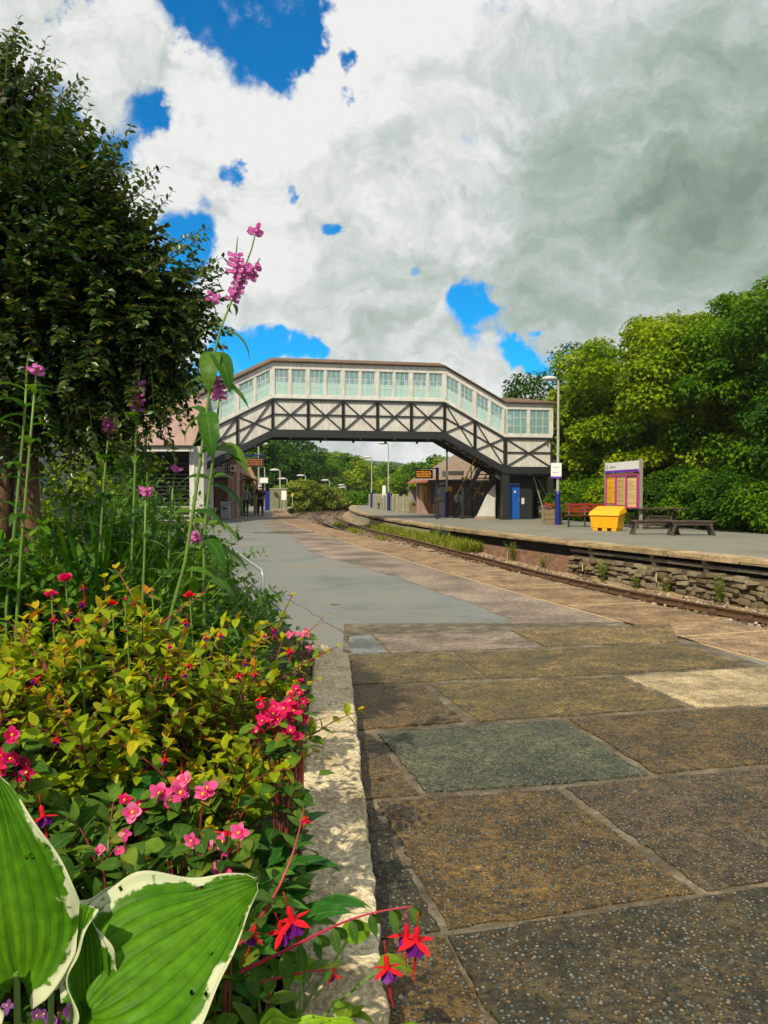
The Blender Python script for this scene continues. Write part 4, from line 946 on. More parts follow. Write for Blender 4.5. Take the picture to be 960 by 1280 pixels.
mb = MB(); mb.lathe([(.2, .84), (.21, .87), (.2, .90), (.18, .87), (.2, .84)], n=18); mb.tube([(0, .2, 0), (0, .2, .88)], .018); mb.box((0, 0, .02), (.3, .3, .04)); mb.build('frame', plain('green frame', (.02, .30, .10)), t_)
# grey shelter left of the waiting room
sl_ = thing('shelter', 'small shelter with grey shutters and green roof left of the waiting room', 'shelter', (1.75, 50.8, 0), R(4))
mb = MB(); mb.b2(0, 1.35, 0, 1.8, 0, 1.55); mb.build('wall', mat('tan shelter wall', (.38, .27, .15), (.30, .22, .12)), sl_)
mb = MB(); mb.b2(-.1, 1.45, -.12, 1.9, 1.55, 1.68); mb.build('roof', plain('green roof', (.12, .18, .06)), sl_)
mb = MB(); mb.b2(.08, .95, -.03, -.002, .35, 1.42); mb.b2(.06, .97, -.045, -.031, .90, .93); mb.build('shutter', plain('grey shutter', (.27, .30, .32)), sl_)

# ------------------------------------------------------------------ concrete fence, right platform
def fence(name, label, A_, B_, n, h, cat='fence', mt=None, thick=.05, group=None):
    A_ = Vector(A_); B_ = Vector(B_); dd = B_-A_; L = dd.length; an = math.atan2(dd.y, dd.x)
    t_ = thing(name, label, cat, tuple(A_), an, group)
    mb = MB()
    for i in range(n): a, b = L*i/n+.06, L*(i+1)/n-.06; mb.b2(a, b, -thick/2, thick/2, 0.02, h*.93)
    mb.build('board_panel', mt, t_)
    for i in range(n+1):
        mb = MB(); x = L*i/n; mb.box((x, -.02, h/2), (.13, .14, h)); mb.prism([(x-.065, h), (x+.065, h), (x, h+.05)], -.09, .05); mb.build('post', m_conc, t_)
    return t_
m_conc = mat('pale concrete', (.40, .36, .27), (.27, .25, .18), scale=4, rough=.9, fine=25)
m_conc2 = mat('mossy concrete panel', (.30, .28, .19), (.19, .19, .12), scale=3, rough=.9, fine=25)
fence('concrete_fence', 'pale concrete panel fence behind the far benches', (-1.3, 70, 0), (.9, 53.0, 0), 10, 1.15, mt=m_conc2)
fence('concrete_fence', 'concrete fence with dark rail left of the grey shelter', (.95, 52.6, 0), (1.8, 51.4, 0), 2, 1.15, mt=m_conc2)
t_ = thing('grey_wall', 'mossy grey boundary wall at the end of the left platform', 'wall', tuple(GX(337, 64)), R(3))
mb = MB(); mb.b2(0, 1.45, 0, .2, 0, 1.6); mb.build('panel', mat('mossy grey wall', (.20, .21, .12), (.14, .15, .08), scale=5, rough=.9), t_); mb = MB(); mb.b2(-.03, 1.48, -.04, .24, 1.6, 1.68); mb.build('coping', m_conc, t_)
t_ = thing('white_sign', 'small white sign on a post at the end of the left platform', 'sign', tuple(GX(355, 62.5)))
mb = MB(); mb.tube([(0, 0, 0), (0, 0, 1.5)], .035); mb.build('post', m_galv, t_); mb = MB(); mb.box((0, -.05, 1.1), (.40, .03, .75)); mb.build('board', m_sign, t_)
t_ = thing('yellow_sign', 'tiny yellow sign on a stake left of the track side bush', 'sign', tuple(GX(365.5, 70)))
mb = MB(); mb.tube([(0, 0, 0), (0, 0, 1.2)], .03); mb.build('post', m_galv, t_); mb = MB(); mb.box((0, -.04, 1.1), (.22, .03, .3)); mb.build('board', plain('dull yellow', (.5, .4, .08)), t_)
t_ = thing('blue_board', 'upright dark blue board right of the walking man', 'board', tuple(GX(334, 57)))
mb = MB(); mb.box((0, 0, .75), (.38, .06, 1.45)); mb.build('panel', m_blue, t_); mb = MB(); mb.b2(-.2, .2, -.15, .15, 0, .05); mb.build('foot_plate', m_blackp, t_)
t_ = thing('hanging_sign', 'white rectangular sign on the shorter lamp post on the left platform', 'sign', tuple(GX(329.5, 61.6, 2.05)))
mb = MB(); mb.box((0, 0, .25), (.72, .04, .42)); mb.build('board', m_sign, t_); mb = MB(); mb.box((.05, .06, .25), (.1, .14, .06)); mb.build('bracket', m_galv, t_)
mb = MB(); mb.box((0, 0, .16), (.22, .3, .4)); tag(mb.build('bollard', m_cream, loc=tuple(GX(370.5, 75, -.2)), bevel=.03), 'little pale post standing at the platform ramp end', 'bollard')

# ------------------------------------------------------------------ furniture on the right platform
m_redw = mat('red painted slats', (.21, .018, .010), (.13, .012, .008), scale=4, rough=.75, spec=.15, stretch=(1, 6, 6))
def platform_bench(label, loc, rz, w, mt, group='platform benches', name='bench'):
    t_ = thing(name, label, 'bench', loc, rz, group)
    mb = MB()
    for k in range(4): mb.box((0, -.2+k*.125, .44), (w, .095, .035))
    mb.build('seat', mt, t_, bevel=.006)
    mb = MB()
    for k in range(3): mb.box((0, .28+k*.035, .58+k*.13), (w, .03, .095), rot=Matrix.Rotation(R(-14), 3, 'X'))
    mb.build('backrest', mt, t_, bevel=.005)
    for x in (-w*.42, 0, w*.42):
        mb = MB(); mb.beam((x, -.15, .42), (x, -.17, 0), .05, .05, up=(0, 1, 0)); mb.beam((x, .22, .42), (x, .26, 0), .05, .05, up=(0, 1, 0)); mb.beam((x, -.22, .41), (x, .26, .41), .05, .04); mb.beam((x, .24, .42), (x, .38, .92), .04, .04, up=(0, 1, 0)); mb.box((x, .04, .02), (.05, .55, .03)); mb.build('leg', m_blackp, t_)
    return t_
p = G(733, 659); platform_bench('red slatted bench with black legs beside the yellow grit bin', (p.x+.02, p.y+.3, 0), R(-16), 1.45, m_redw)
# grit bin
m_yel = mat('yellow grit bin plastic', (.82, .40, .006), (.76, .35, .005), scale=3, rough=.38, bump=.05)
t_ = thing('grit_bin', 'bright yellow plastic grit bin with sloping lid next to the red bench', 'grit bin', tuple(G(763, 664)+Vector((0, .35, 0))), R(-38))
mb = MB(); w, d_ = 1.02, .66
vs = [(-w/2+.06, -d_/2+.04, .10), (w/2-.06, -d_/2+.04, .10), (w/2-.06, d_/2-.04, .10), (-w/2+.06, d_/2-.04, .10), (-w/2, -d_/2, .52), (w/2, -d_/2, .52), (w/2, d_/2, .62), (-w/2, d_/2, .62)]
mb.add(vs, [(0, 3, 2, 1), (0, 1, 5, 4), (1, 2, 6, 5), (2, 3, 7, 6), (3, 0, 4, 7), (4, 5, 6, 7)])
for x in (-.33, 0, .33): mb.b2(x-.09, x+.09, -d_/2+.05, d_/2-.05, 0, .10)
for x in (-.44, -.17, .17, .44): mb.box((x, -d_/2+.012, .30), (.035, .03, .40))
mb.build('body', m_yel, t_, bevel=.018)
mb = MB(); vs = [(-w/2-.04, -d_/2-.05, .525), (w/2+.04, -d_/2-.05, .525), (w/2+.04, d_/2+.04, .63), (-w/2-.04, d_/2+.04, .63), (-w/2+.0, -d_/2+.04, .66), (w/2-.0, -d_/2+.04, .66), (w/2-.02, d_/2, .84), (-w/2+.02, d_/2, .84)]
mb.add(vs, [(0, 3, 2, 1), (0, 1, 5, 4), (1, 2, 6, 5), (2, 3, 7, 6), (3, 0, 4, 7), (4, 5, 6, 7)]); mb.build('lid', m_yel, t_, bevel=.02)
# information board
m_tpost = mat('grey timber post', (.30, .25, .19), (.20, .17, .13), scale=5, stretch=(6, 6, 1), rough=.8)
m_mag = plain('magenta frame', (.50, .04, .25), rough=.4)
A_ = G(760, 657)+Vector((0, .2, 0)); B_ = G(801, 662)
pa = Vector((A_.x, A_.y, 0)); pb = Vector((B_.x, B_.y, 0)); pa = GX(757, 30.3); pb = GX(801, 27.4); dd = pb-pa; Lb = dd.length
t_ = thing('information_board', 'three-panel information board with magenta frames and white header before the trees', 'information board', tuple(pa), math.atan2(dd.y, dd.x))
for x in (0, Lb): mb = MB(); mb.box((x, 0, 1.26), (.10, .10, 2.52)); mb.build('post', m_tpost, t_, bevel=.008)
mb = MB(); mb.b2(.06, Lb-.06, -.05, 0, 2.06, 2.46); hd = mb.build('header', m_sign, t_); mb = MB(); mb.b2(.06, Lb-.06, -.056, -.0515, 2.06, 2.16); mb.build('band', m_purple, hd)
text('lettering', 'Liskeard', .16, m_txt, hd, (.42, -.053, 2.25)); mb = MB(); mb.lathe([(.05, 0), (.085, 0), (.085, .004), (.05, .004), (.05, 0)], n=20); o = mb.build('emblem', m_txt, hd); o.location = (.22, -.052, 2.30); o.rotation_euler = (R(90), 0, 0)
tw_ = (Lb-.28)/3
cols = ((.88, .45, .01), (.62, .44, .17), (.78, .60, .24))
mb = MB(); mb.b2(.10, Lb-.16, .02, .05, .72, 2.0); mb.build('back_panel', m_tpost, t_)
for k in range(3):
    x0 = .1+k*tw_; x1 = x0+tw_; mb = MB()
    mb.b2(x0, x0+.05, -.06, .02, .72, 2.0); mb.b2(x1-.05, x1, -.06, .02, .72, 2.0); mb.b2(x0+.05, x1-.05, -.06, .02, .72, .78); mb.b2(x0+.05, x1-.05, -.06, .02, 1.94, 2.0)
    fr = mb.build('frame', m_mag, t_)
    z0 = .90 if k == 0 else .84 if k == 1 else .78; z1 = 1.94 if k < 2 else 1.84
    mb = MB(); mb.b2(x0+.05, x1-.05, -.005, .018, .78, 1.94); mb.build('backing', mat('tan board', (.34, .23, .09), (.25, .17, .07)), fr)
    mb = MB(); mb.b2(x0+.07, x1-.07, -.02, -.006, z0, z1); po = mb.build('poster', mat('poster paper %d' % k, cols[k], tuple(c*.9 for c in cols[k]), scale=3, rough=.5), fr)
    mb = MB(); zz = z1-.10; random.seed(k+5)
    while zz > z0+.06:
        if random.random() < .75: xa = x0+.10; mb.b2(xa, xa+(x1-x0-.2)*random.uniform(.45, 1), -.0225, -.0205, zz-.008, zz+.008)
        zz -= random.uniform(.035, .06)
    mb.build('print', plain('print %d' % k, tuple(c*.55 for c in cols[k])), po)
random.seed(21)
# picnic table with two loose benches
m_dw = mat('weathered dark timber', (.060, .042, .030), (.032, .023, .017), scale=4, rough=.85, stretch=(1, 7, 7), bump=.4, c3=(.11, .078, .05))
c_ = G(842, 664)+Vector((0, 1.5, 0))
t_ = thing('picnic_table', 'dark weathered timber picnic table behind the two low benches', 'table', (c_.x, c_.y, 0), R(-4))
mb = MB()
for k in range(5): mb.box((0, -.30+k*.15, .74), (1.62, .135, .045))
mb.build('table_top', m_dw, t_, bevel=.006)
for x in (-.56, -.38, .42, .6):
    mb = MB(); mb.beam((x, .02 + (.2 if abs(x) > .5 else -.2), 0), (x, (.05 if abs(x) > .5 else -.05), .71), .08, .08, up=(0, 1, 0)); mb.build('leg', m_dw, t_)
mb = MB(); mb.beam((-.47, -.34, .69), (-.47, .34, .69), .08, .07); mb.beam((.5, -.34, .69), (.5, .34, .69), .08, .07); mb.beam((-.47, 0, .3), (.5, 0, .3), .05, .08); mb.build('brace', m_dw, t_)
def low_bench(label, x, y, rz, w):
    t_ = thing('low_bench', label, 'bench', (x, y, 0), rz, 'low timber benches at the picnic table')
    mb = MB()
    for k in range(3): mb.box((0, -.14+k*.14, .425), (w, .125, .05))
    mb.build('seat', m_dw, t_, bevel=.006)
    mb = MB(); mb.box((0, -.15, .36), (w*.92, .04, .09)); mb.box((0, .15, .36), (w*.92, .04, .09)); mb.build('rail', m_dw, t_)
    for sx_ in (-1, 1):
        for sy_ in (-1, 1):
            mb = MB(); mb.beam((sx_*(w/2-.02), sy_*.17, 0), (sx_*(w/2-.16), sy_*.13, .40), .075, .09, up=(0, 1, 0)); mb.build('leg', m_dw, t_)
    return t_
p = G(821, 668.5); low_bench('left of the two low backless timber benches', p.x, p.y+.2, R(-6), 1.42)
p = G(867, 669.5); low_bench('right of the two low backless timber benches, nearest the trees', p.x-.02, p.y+.15, R(-2), 1.32)
p = G(836, 663.5); low_bench('low timber bench behind the picnic table, mostly hidden', p.x+.1, p.y+2.2, R(-4), 1.4)
# ------------------------------------------------------------------ trees
m_bark = mat('grey brown bark', (.10, .075, .05), (.05, .038, .026), scale=6, rough=.95, stretch=(1, 1, .25), bump=.8)
def crownpts(cen, rad, nclump, per, csize, seed, low=.0):
    r_ = np.random.default_rng(seed)
    # clump centres spread over the outer crown
    u = nz(r_.normal(size=(nclump, 3))); u[:, 2] = np.where(u[:, 2] < -.9, -u[:, 2], u[:, 2])
    f = r_.uniform(.62, 1.0, (nclump, 1)); cc = np.array(cen)+u*f*np.array(rad)
    cs = r_.uniform(.55, 1.25, nclump)*csize
    P_, D_, N_, C_ = [], [], [], []
    n = per
    for c, s, uu in zip(cc, cs, u):
        v = nz(r_.normal(size=(n, 3))+uu*.7+np.array([0, 0, .35])); rr = r_.uniform(.45, 1.12, (n, 1))**.7
        p = c+v*rr*s*np.array([1.15, 1.15, .72]); P_.append(p)
        nn = nz(v*.6+np.array([0, 0, .75])+r_.normal(size=(n, 3))*.35); N_.append(nn)
        d = nz(np.cross(nn, r_.normal(size=(n, 3)))+v*.5-np.array([0, 0, .25])); D_.append(d)
        C_.append(np.clip(r_.normal(.5, .17, n)+r_.normal(0, .12), 0, 1))
    return np.concatenate(P_), np.concatenate(D_), np.concatenate(N_), np.concatenate(C_), cc, cs
def limbs(mb, base, cc, trunk_h, r0, seed):
    r_ = random.Random(seed); b = Vector(base); top = b+Vector((r_.uniform(-.3, .3), r_.uniform(-.3, .3), trunk_h))
    mb.tube([b-Vector((0, 0, .1)), b+(top-b)*.1, b+(top-b)*.5, top], [r0*1.35, r0, r0*.85, r0*.7], n=9)
    for c in cc[:16]:
        e = Vector(c); m_ = top.lerp(e, .5)+Vector((r_.uniform(-.4, .4), r_.uniform(-.4, .4), -.2)); mb.tube([b.lerp(top, r_.uniform(.75, 1)), m_, e], [r0*.42, r0*.24, r0*.07], n=6)
def tree(label, x, y, z0, h, rad, mt, seed, nclump=70, per=330, csize=1.2, leaf=.20, name='tree', group=None, czf=.56, rows=3, th=.35):
    t_ = thing(name, label, 'tree', (x, y, z0), 0, group)
    cz = h*czf; rz = h-cz
    p, d, n, c, cc, cs = crownpts((0, 0, cz), (rad, rad, rz*.92), nclump, per, csize, seed)
    p[:, 2] = np.maximum(p[:, 2], .15)
    K = len(p); r_ = np.random.default_rng(seed+1); L = r_.uniform(.7, 1.3, K)*leaf
    leafmesh('crown', p, d, n, L, L*r_.uniform(.55, .8, K), r_.uniform(0, .5, K), c, mt, t_, rows=rows, prof=(.9, .8))
    mb = MB(); limbs(mb, (0, 0, 0), cc, h*th, h*.028, seed); mb.build('trunk', m_bark, t_, smooth=True)
    return t_
m_lf_lime = leafmat('yellow green tree leaf', [(0, (.060, .13, .002)), (.45, (.15, .245, .002)), (.8, (.30, .38, .003)), (1, (.44, .46, .005))], trans=.35)
m_lf_mid = leafmat('fresh green tree leaf', [(0, (.028, .090, .002)), (.5, (.080, .185, .003)), (1, (.18, .28, .005))], trans=.33)
m_lf_dark = leafmat('deep green tree leaf', [(0, (.012, .045, .002)), (.5, (.034, .098, .004)), (1, (.09, .17, .006))], trans=.28)
m_lf_far = leafmat('distant leaf', [(0, (.035, .075, .018)), (.5, (.075, .125, .02)), (1, (.13, .17, .03))], trans=.3)
g_ = 'trees behind the right platform'
tree('lime green broad tree, the widest crown behind the picnic table', 13.0, 36.5, 0, 9.9, 4.6, m_lf_lime, 11, 120, 430, .98, .20, group=g_, czf=.50)
tree('brownish green tree showing highest just right of the footbridge', 11.6, 45.5, 0, 10.1, 3.6, m_lf_dark, 12, 60, 330, 1.2, .24, group=g_)
tree('mid green tree right of the tall lamp post, foliage down to the bench', 10.3, 40.5, 0, 7.2, 2.9, m_lf_lime, 13, 60, 380, 1.05, .20, group=g_, czf=.48)
tree('deep green tall tree above the low benches', 16.1, 32.3, 0, 10.5, 4.0, m_lf_mid, 14, 110, 420, .95, .19, group=g_, czf=.50)
tree('tallest dark tree at the right edge of the picture', 17.2, 27.6, 0, 10.9, 3.6, m_lf_dark, 15, 105, 440, .92, .18, group=g_, czf=.52)
tree('shadowed green tree crown crossing the right border low down', 14.9, 24.5, 0, 6.2, 2.6, m_lf_dark, 16, 60, 420, .95, .16, group=g_, czf=.5)
tree('yellow green tree between the tall lamp post and the information board', 12.2, 38.2, 0, 6.2, 2.5, m_lf_mid, 17, 50, 380, .95, .18, group=g_, czf=.46)
tree('dark tree filling the gap under the bridge landing', 9.2, 47.5, 0, 5.2, 2.4, m_lf_mid, 18, 45, 300, .95, .20, group=g_, czf=.46)
tree('tall dark tree seen beyond the lime green tree', 17.5, 41, 0, 11.4, 4.4, m_lf_dark, 19, 70, 300, 1.4, .26, group=g_)
# scrub along the foot of the trees
def bush(label, x, y, z0, w, h, mt, seed, n=26, per=170, leaf=.11, name='bush', cat='bush', group=None, csize=.42, wy=None):
    t_ = thing(name, label, cat, (x, y, z0), 0, group)
    p, d, nn, c, cc, cs = crownpts((0, 0, h*.45), (w, wy or w*.8, h*.5), n, per, csize, seed)
    p[:, 2] = np.maximum(p[:, 2], .03); K = len(p); r_ = np.random.default_rng(seed+1); L = r_.uniform(.7, 1.35, K)*leaf
    leafmesh('foliage', p, d, nn, L, L*.62, r_.uniform(0, .5, K), c, mt, t_, rows=3, prof=(.9, .8))
    mb = MB(); r2 = random.Random(seed)
    for c_ in cc[:14]: mb.tube([(0, 0, 0), Vector(c_)*.5+Vector((0, 0, .1)), c_], [.022, .014, .005], n=5)
    mb.build('stem', m_bark, t_); return t_
bl = ['pale green bush behind the flower planter', 'bush directly behind the red bench', 'light bush behind the yellow grit bin', 'low bush below the information board', 'bush right of the information board post', 'bush behind the left end of the picnic table', 'bush behind the middle of the picnic table',
      'bush behind the right low bench', 'bush on the bank right of the low benches', 'dark bush in the right corner of the platform', 'ivy covered bush cut by the right picture border']
px = [(705, 38), (722, 36.2), (748, 34.5), (772, 33.2), (800, 31.8), (822, 30.6), (846, 29.6), (872, 28.4), (899, 27.1), (925, 25.6), (957, 24.6)]
for i, (x_, d_) in enumerate(px):
    p = GX(x_, d_); bush(bl[i], p.x+.4, p.y+.6, 0, 1.25, random.uniform(1.5, 2.5), ((m_lf_lime, m_lf_mid, m_lf_mid)[i % 3] if i < 4 else (m_lf_dark, m_lf_mid, m_lf_dark)[i % 3]), 40+i, 34, 190, .13, group='bushes behind the right platform', csize=.5)
# woods beyond the bridge
g2 = 'trees of the wood beyond the bridge'
wl_ = [(338, 96, 9.6, 3.9, 2, 'tall dark tree left of the track side bush, under the bridge truss'), (352, 88, 8.2, 3.2, 2, 'dark pine-like tree right behind the white sign post'), (372, 118, 11.2, 4.2, 2, 'dark tree reaching the bridge beam left of centre'), (395, 124, 9.2, 4.3, 1, 'rounded mid green tree behind the track side bush'),
       (418, 138, 9.8, 4.0, 0, 'lighter feathery tree top beside the sky gap'), (436, 132, 9.0, 4.4, 1, 'large round green tree left of the far lamp post'), (452, 128, 7.6, 3.6, 0, 'light green tree directly behind the far lamp post'), (470, 140, 6.6, 4.2, 0, 'bright green low tree between the two far lamp posts'),
       (490, 126, 6.7, 3.6, 1, 'round dark green tree right of the second far lamp post'), (507, 112, 5.2, 3.2, 0, 'bright tree behind the concrete fence'), (523, 98, 5.4, 3.0, 1, 'green tree above the grey shelter'), (540, 92, 6.4, 3.1, 1, 'tree above the waiting room roof edge'), (561, 88, 6.0, 3.0, 0, 'tree peeping over the waiting room ridge'), (580, 84, 6.0, 3.0, 1, 'tree hidden behind the black stair'),
       (318, 82, 8.4, 3.1, 2, 'dark tree above the station building porch'), (460, 175, 9.0, 6, 1, 'farthest green tree rising left of the hill'), (385, 150, 13.2, 5, 2, 'highest tree under the bridge, behind all others')]
for i, (px_, d_, h_, r_, k_, lb) in enumerate(wl_):
    tree(lb, (px_-480)/960*d_, d_, -1, h_, r_, (m_lf_lime, m_lf_mid, m_lf_dark)[k_], 60+i, 42, 130, 1.3, .42, group=g2, czf=.5)
# far-off wooded background
def massfoliage(name, label, spots, mt, leaf, kind='stuff', cat=None):
    """spots: x, y, z, rx, rz, n"""
    Ps, Ds, Ns, Cs = [], [], [], []
    for i, (x, y, z, rx, rz, n) in enumerate(spots):
        v = nz(rng.normal(size=(n, 3))); v[:, 2] = np.abs(v[:, 2]); p = np.array((x, y, z))+v*np.array((rx, rx, rz))*rng.uniform(.75, 1.05, (n, 1)); Ps.append(p)
        nn = nz(v+np.array((0, 0, .6))+rng.normal(size=(n, 3))*.4); Ns.append(nn); Ds.append(np.cross(nn, rng.normal(size=(n, 3)))); Cs.append(np.clip(rng.normal(.5, .15, n)+rng.normal(0, .15), 0, 1))
    p = np.concatenate(Ps); K = len(p); L = rng.uniform(.7, 1.3, K)*leaf
    o = leafmesh(name, p, np.concatenate(Ds), np.concatenate(Ns), L, L*.7, rng.uniform(0, .4, K), np.concatenate(Cs), mt, rows=3)
    return tag(o, label, cat, None, kind)
sp = []
for i in range(150):
    a_ = random.uniform(-1.25, 1.25); d_ = random.uniform(170, 300); x = math.sin(a_)*d_; y = math.cos(a_)*d_; sp.append((x, y, -1, random.uniform(5, 9), random.uniform(5, 9), 260))
massfoliage('forest', 'distant belt of woodland beyond the station', sp, m_lf_far, 1.5, cat='woodland')
# wooded hills
def hill(name, y0, h, w, x0, seed, mt, bump=1.6):
    r_ = random.Random(seed); mb = MB(); nx, ny = 150, 26; vs = []
    ph = [r_.uniform(0, 6) for _ in range(6)]
    for j in range(ny+1):
        for i in range(nx+1):
            x = x0-w/2+w*i/nx; t_ = j/ny; prof = math.sin(math.pi*min(1, t_*1.0)*.5)
            hh = h*(.72+.20*math.sin(x*.006+ph[0])+.09*math.sin(x*.017+ph[1])+.03*math.sin(x*.06+ph[2]))
            vs.append((x+r_.uniform(-1, 1), y0+t_*160, -1+prof*hh+(r_.uniform(-.5, 1)*bump if j else 0)))
    fs = [(j*(nx+1)+i, j*(nx+1)+i+1, (j+1)*(nx+1)+i+1, (j+1)*(nx+1)+i) for j in range(ny) for i in range(nx)]
    mb.add(vs, fs); return tag(mb.build(name, mt, smooth=False), kind='structure')
m_hill = mat('wooded hillside', (.035, .07, .02), (.02, .042, .015), scale=.05, rough=.95, world=True, fine=.5, famp=.4, bump=0, c3=(.065, .095, .03))
hill('hill', 560, 33, 1500, 60, 3, m_hill)
# ------------------------------------------------------------------ trackside growth
m_lf_weed = leafmat('trackside weed leaf', [(0, (.07, .12, .012)), (.5, (.15, .20, .02)), (1, (.28, .30, .04))], trans=.3)
b_ = [(349, 71, 1.4, 1.7), (362, 72, 1.8, 2.6), (376, 74, 2.0, 2.9), (391, 76, 2.0, 2.8), (405, 79, 2.1, 2.5), (418, 83, 2.0, 2.1), (430, 88, 1.6, 1.4)]
lb_ = ['leftmost bright bush beside the grey wall at the platform end', 'tall shooting bush right of the small yellow sign', 'highest part of the bushes between platform and rails', 'round yellow green bush in the middle of the track side row', 'bush right of the middle of the track side row', 'lower bush near the vanishing rails', 'last and smallest bush where the rails vanish']
for i, (px_, d_, w_, h_) in enumerate(b_): bush(lb_[i], (px_-480)/960*d_, d_+1.5, -1, w_, h_+.6, m_lf_weed, 90+i, 34, 130, .26, group='bushes beside the far rails', csize=.62)
bush('small bush at the far end of the right platform', (447-480)/960*80, 82, -.5, 1.7, 1.9, m_lf_mid, 99, 26, 110, .28, csize=.6)
bush('low green bush right of the vanishing rails', (440-480)/960*98, 100, -1, 2.2, 2.2, m_lf_weed, 98, 26, 110, .3, csize=.6)
# grass strip along the rendered wall and tufts of weeds
def grass(name, label, spots, mt, h, w, kind='stuff', cat='grass', parent=None, lean=.35):
    s = np.array(spots); K = len(s); th = rng.uniform(0, 6.28, K); d = np.stack([np.cos(th)*lean*rng.uniform(.2, 1.6, K), np.sin(th)*lean*rng.uniform(.2, 1.6, K), np.ones(K)], 1)
    n = np.stack([np.cos(th), np.sin(th), -.2*np.ones(K)], 1); L = rng.uniform(.5, 1.3, K)*h
    o = leafmesh(name, s, d, -n, L, np.full(K, w)*rng.uniform(.6, 1.3, K), rng.uniform(.1, .6, K), rng.random(K), mt, parent, rows=4, prof=(.7, .6), fold=.3)
    if parent is None: tag(o, label, cat, None, kind)
    return o
m_grs = leafmat('rough grass', [(0, (.10, .15, .012)), (.5, (.20, .24, .02)), (.85, (.32, .32, .05)), (1, (.38, .33, .12))], trans=.35, patch=False)
sp = []
for i in range(8000):
    y = 25.5+random.random()**1.3*15; a = off(E2, y, -min(.75, abs(random.gauss(0, .33)))-.02)
    if random.random() < .35+.65*math.sin(y*1.3)**2: sp.append((a[0], a[1], -.93+rise(y)))
for i in range(1500):
    y = random.uniform(30, 46); c = TC(y)+random.gauss(0, .16); (sp.append((c, y, -1.05+rise(y))) if math.sin(y*.9) > .1 else None)
for i in range(5000):
    y = random.uniform(47, 95); a = TC(y)-2.4-random.random()**.6*4.0; sp.append((a, y, -1.08+rise(y)))
grass('grass', 'yellow green grass growing along the far rails and platform wall', sp, m_grs, .42, .026)
def weed(label, y, o_, h, n, seed):
    a = off(E2, y, o_); t_ = thing('weed', label, 'weed', (a[0], a[1], -.93+rise(y)), 0, 'weeds at the foot of the platform wall'); L_ = Leaves(); mb = MB(); r_ = random.Random(seed)
    for k in range(n):
        th = r_.uniform(0, 6.28); ln_ = h*r_.uniform(.5, 1.1); sp_ = r_.uniform(.1, .5); pts = [Vector((math.cos(th)*sp_*ln_*t*t, math.sin(th)*sp_*ln_*t*t*1.0, ln_*t)) for t in (0, .3, .6, 1)]
        mb.tube(pts, [.004, .003, .0025, .001], n=4, cap=False)
        for j in range(16):
            t = r_.uniform(.12, 1); q_ = Vector((math.cos(th)*sp_*ln_*t*t, math.sin(th)*sp_*ln_*t*t, ln_*t)); L_.add(q_, rv()+Vector((0, 0, .5)), Vector((0, 0, 1))+rv(.4), r_.uniform(.03, .075), .018, .3)
    L_.build('foliage', m_weedl, t_, rows=3); mb.build('stem', m_stemg, t_)
m_stemg = plain('green stem', (.10, .17, .03)); m_weedl = leafmat('weed leaf', [(0, (.10, .15, .02)), (.6, (.20, .25, .035)), (1, (.30, .33, .08))], trans=.3)
for i, (y, o_, h, lb) in enumerate(((14.1, -.12, .34, 'pale feathery weed at the wall below the right border'), (15.4, -.10, .42, 'bright tufty weed at the stone wall below the low benches'), (18.9, -.12, .40, 'round bright weed where the stone wall starts'), (23.2, -.10, .42, 'slender weed against the brick wall'), (29.0, -.2, .55, 'leafy weed in front of the dark gap in the wall'), (16.9, .0, .26, 'little weed sprouting between wall stones'), (13.2, -.15, .25, 'small tuft by the wall near the right border'), (17.8, -.06, .24, 'thin weed between the two wall weeds below the grit bin'), (21.5, -.1, .30, 'thin weed on the brick wall left of the stonework'), (12.6, -.1, .38, 'bushy weed at the stone wall cut by the right border'))): weed(lb, y, o_, h*1.35, 46 if h > .3 else 22, 200+i)
# ------------------------------------------------------------------ planters with flowers on the right platform
m_pl1 = mat('stained planter timber', (.26, .19, .10), (.13, .095, .055), scale=4, rough=.9, stretch=(6, 6, 1), bump=.4)
m_fl_red = leafmat('scarlet petal', [(0, (.60, .01, .01)), (1, (.75, .05, .03))], trans=.25, patch=False); m_fl_pink = leafmat('pink petal', [(0, (.62, .10, .32)), (1, (.75, .28, .50))], trans=.25, patch=False)
def planter(label, x, y, w, h, flr, seed, rz=0):
    t_ = thing('flower_planter', label, 'planter', (x, y, 0), rz, 'flower planters on the right platform'); mb = MB(); r_ = random.Random(seed)
    for k in range(4):
        c, s = ((0, -1), (1, 0), (0, 1), (-1, 0))[k]
        for j in range(3): z = h*(j+.5)/3; mb.box((c*w/2, s*w/2, z), (w if c == 0 else .05, w if s == 0 else .05, h/3-.012))
    for sx_ in (-1, 1):
        for sy_ in (-1, 1): mb.box((sx_*w/2, sy_*w/2, h/2+.01), (.09, .09, h+.03))
    mb.build('box', m_pl1, t_, bevel=.006)
    mb = MB(); mb.b2(-w/2+.03, w/2-.03, -w/2+.03, w/2-.03, h-.1, h-.05); mb.build('soil', plain('soil', (.05, .035, .02), rough=.95), t_)
    L_ = Leaves()
    for k in range(420): v = rv(.25); L_.add(Vector((v.x*w*1.1, v.y*w*1.1, h-.03+abs(v.z)*.55)), rv()+Vector((0, 0, .3)), Vector((0, 0, 1))+rv(.4), r_.uniform(.04, .075), .045, .3)
    L_.build('foliage', m_lf_mid, t_, rows=3)
    for j, (mt, n) in enumerate(flr):
        for q_ in range(n):
            F = Leaves(); c0 = Vector((r_.uniform(-.5, .5)*w*1.05, -w*.5+r_.uniform(-.05, .5)*w, h+r_.uniform(.04, .26)))
            for k in range(18): F.add(c0+rv(.022), rv()+Vector((0, -.3, .3)), rv(.5)+Vector((0, -.4, .6)), .045, .04, .2)
            F.build('flower', mt, t_, rows=3, prof=(1, .5))
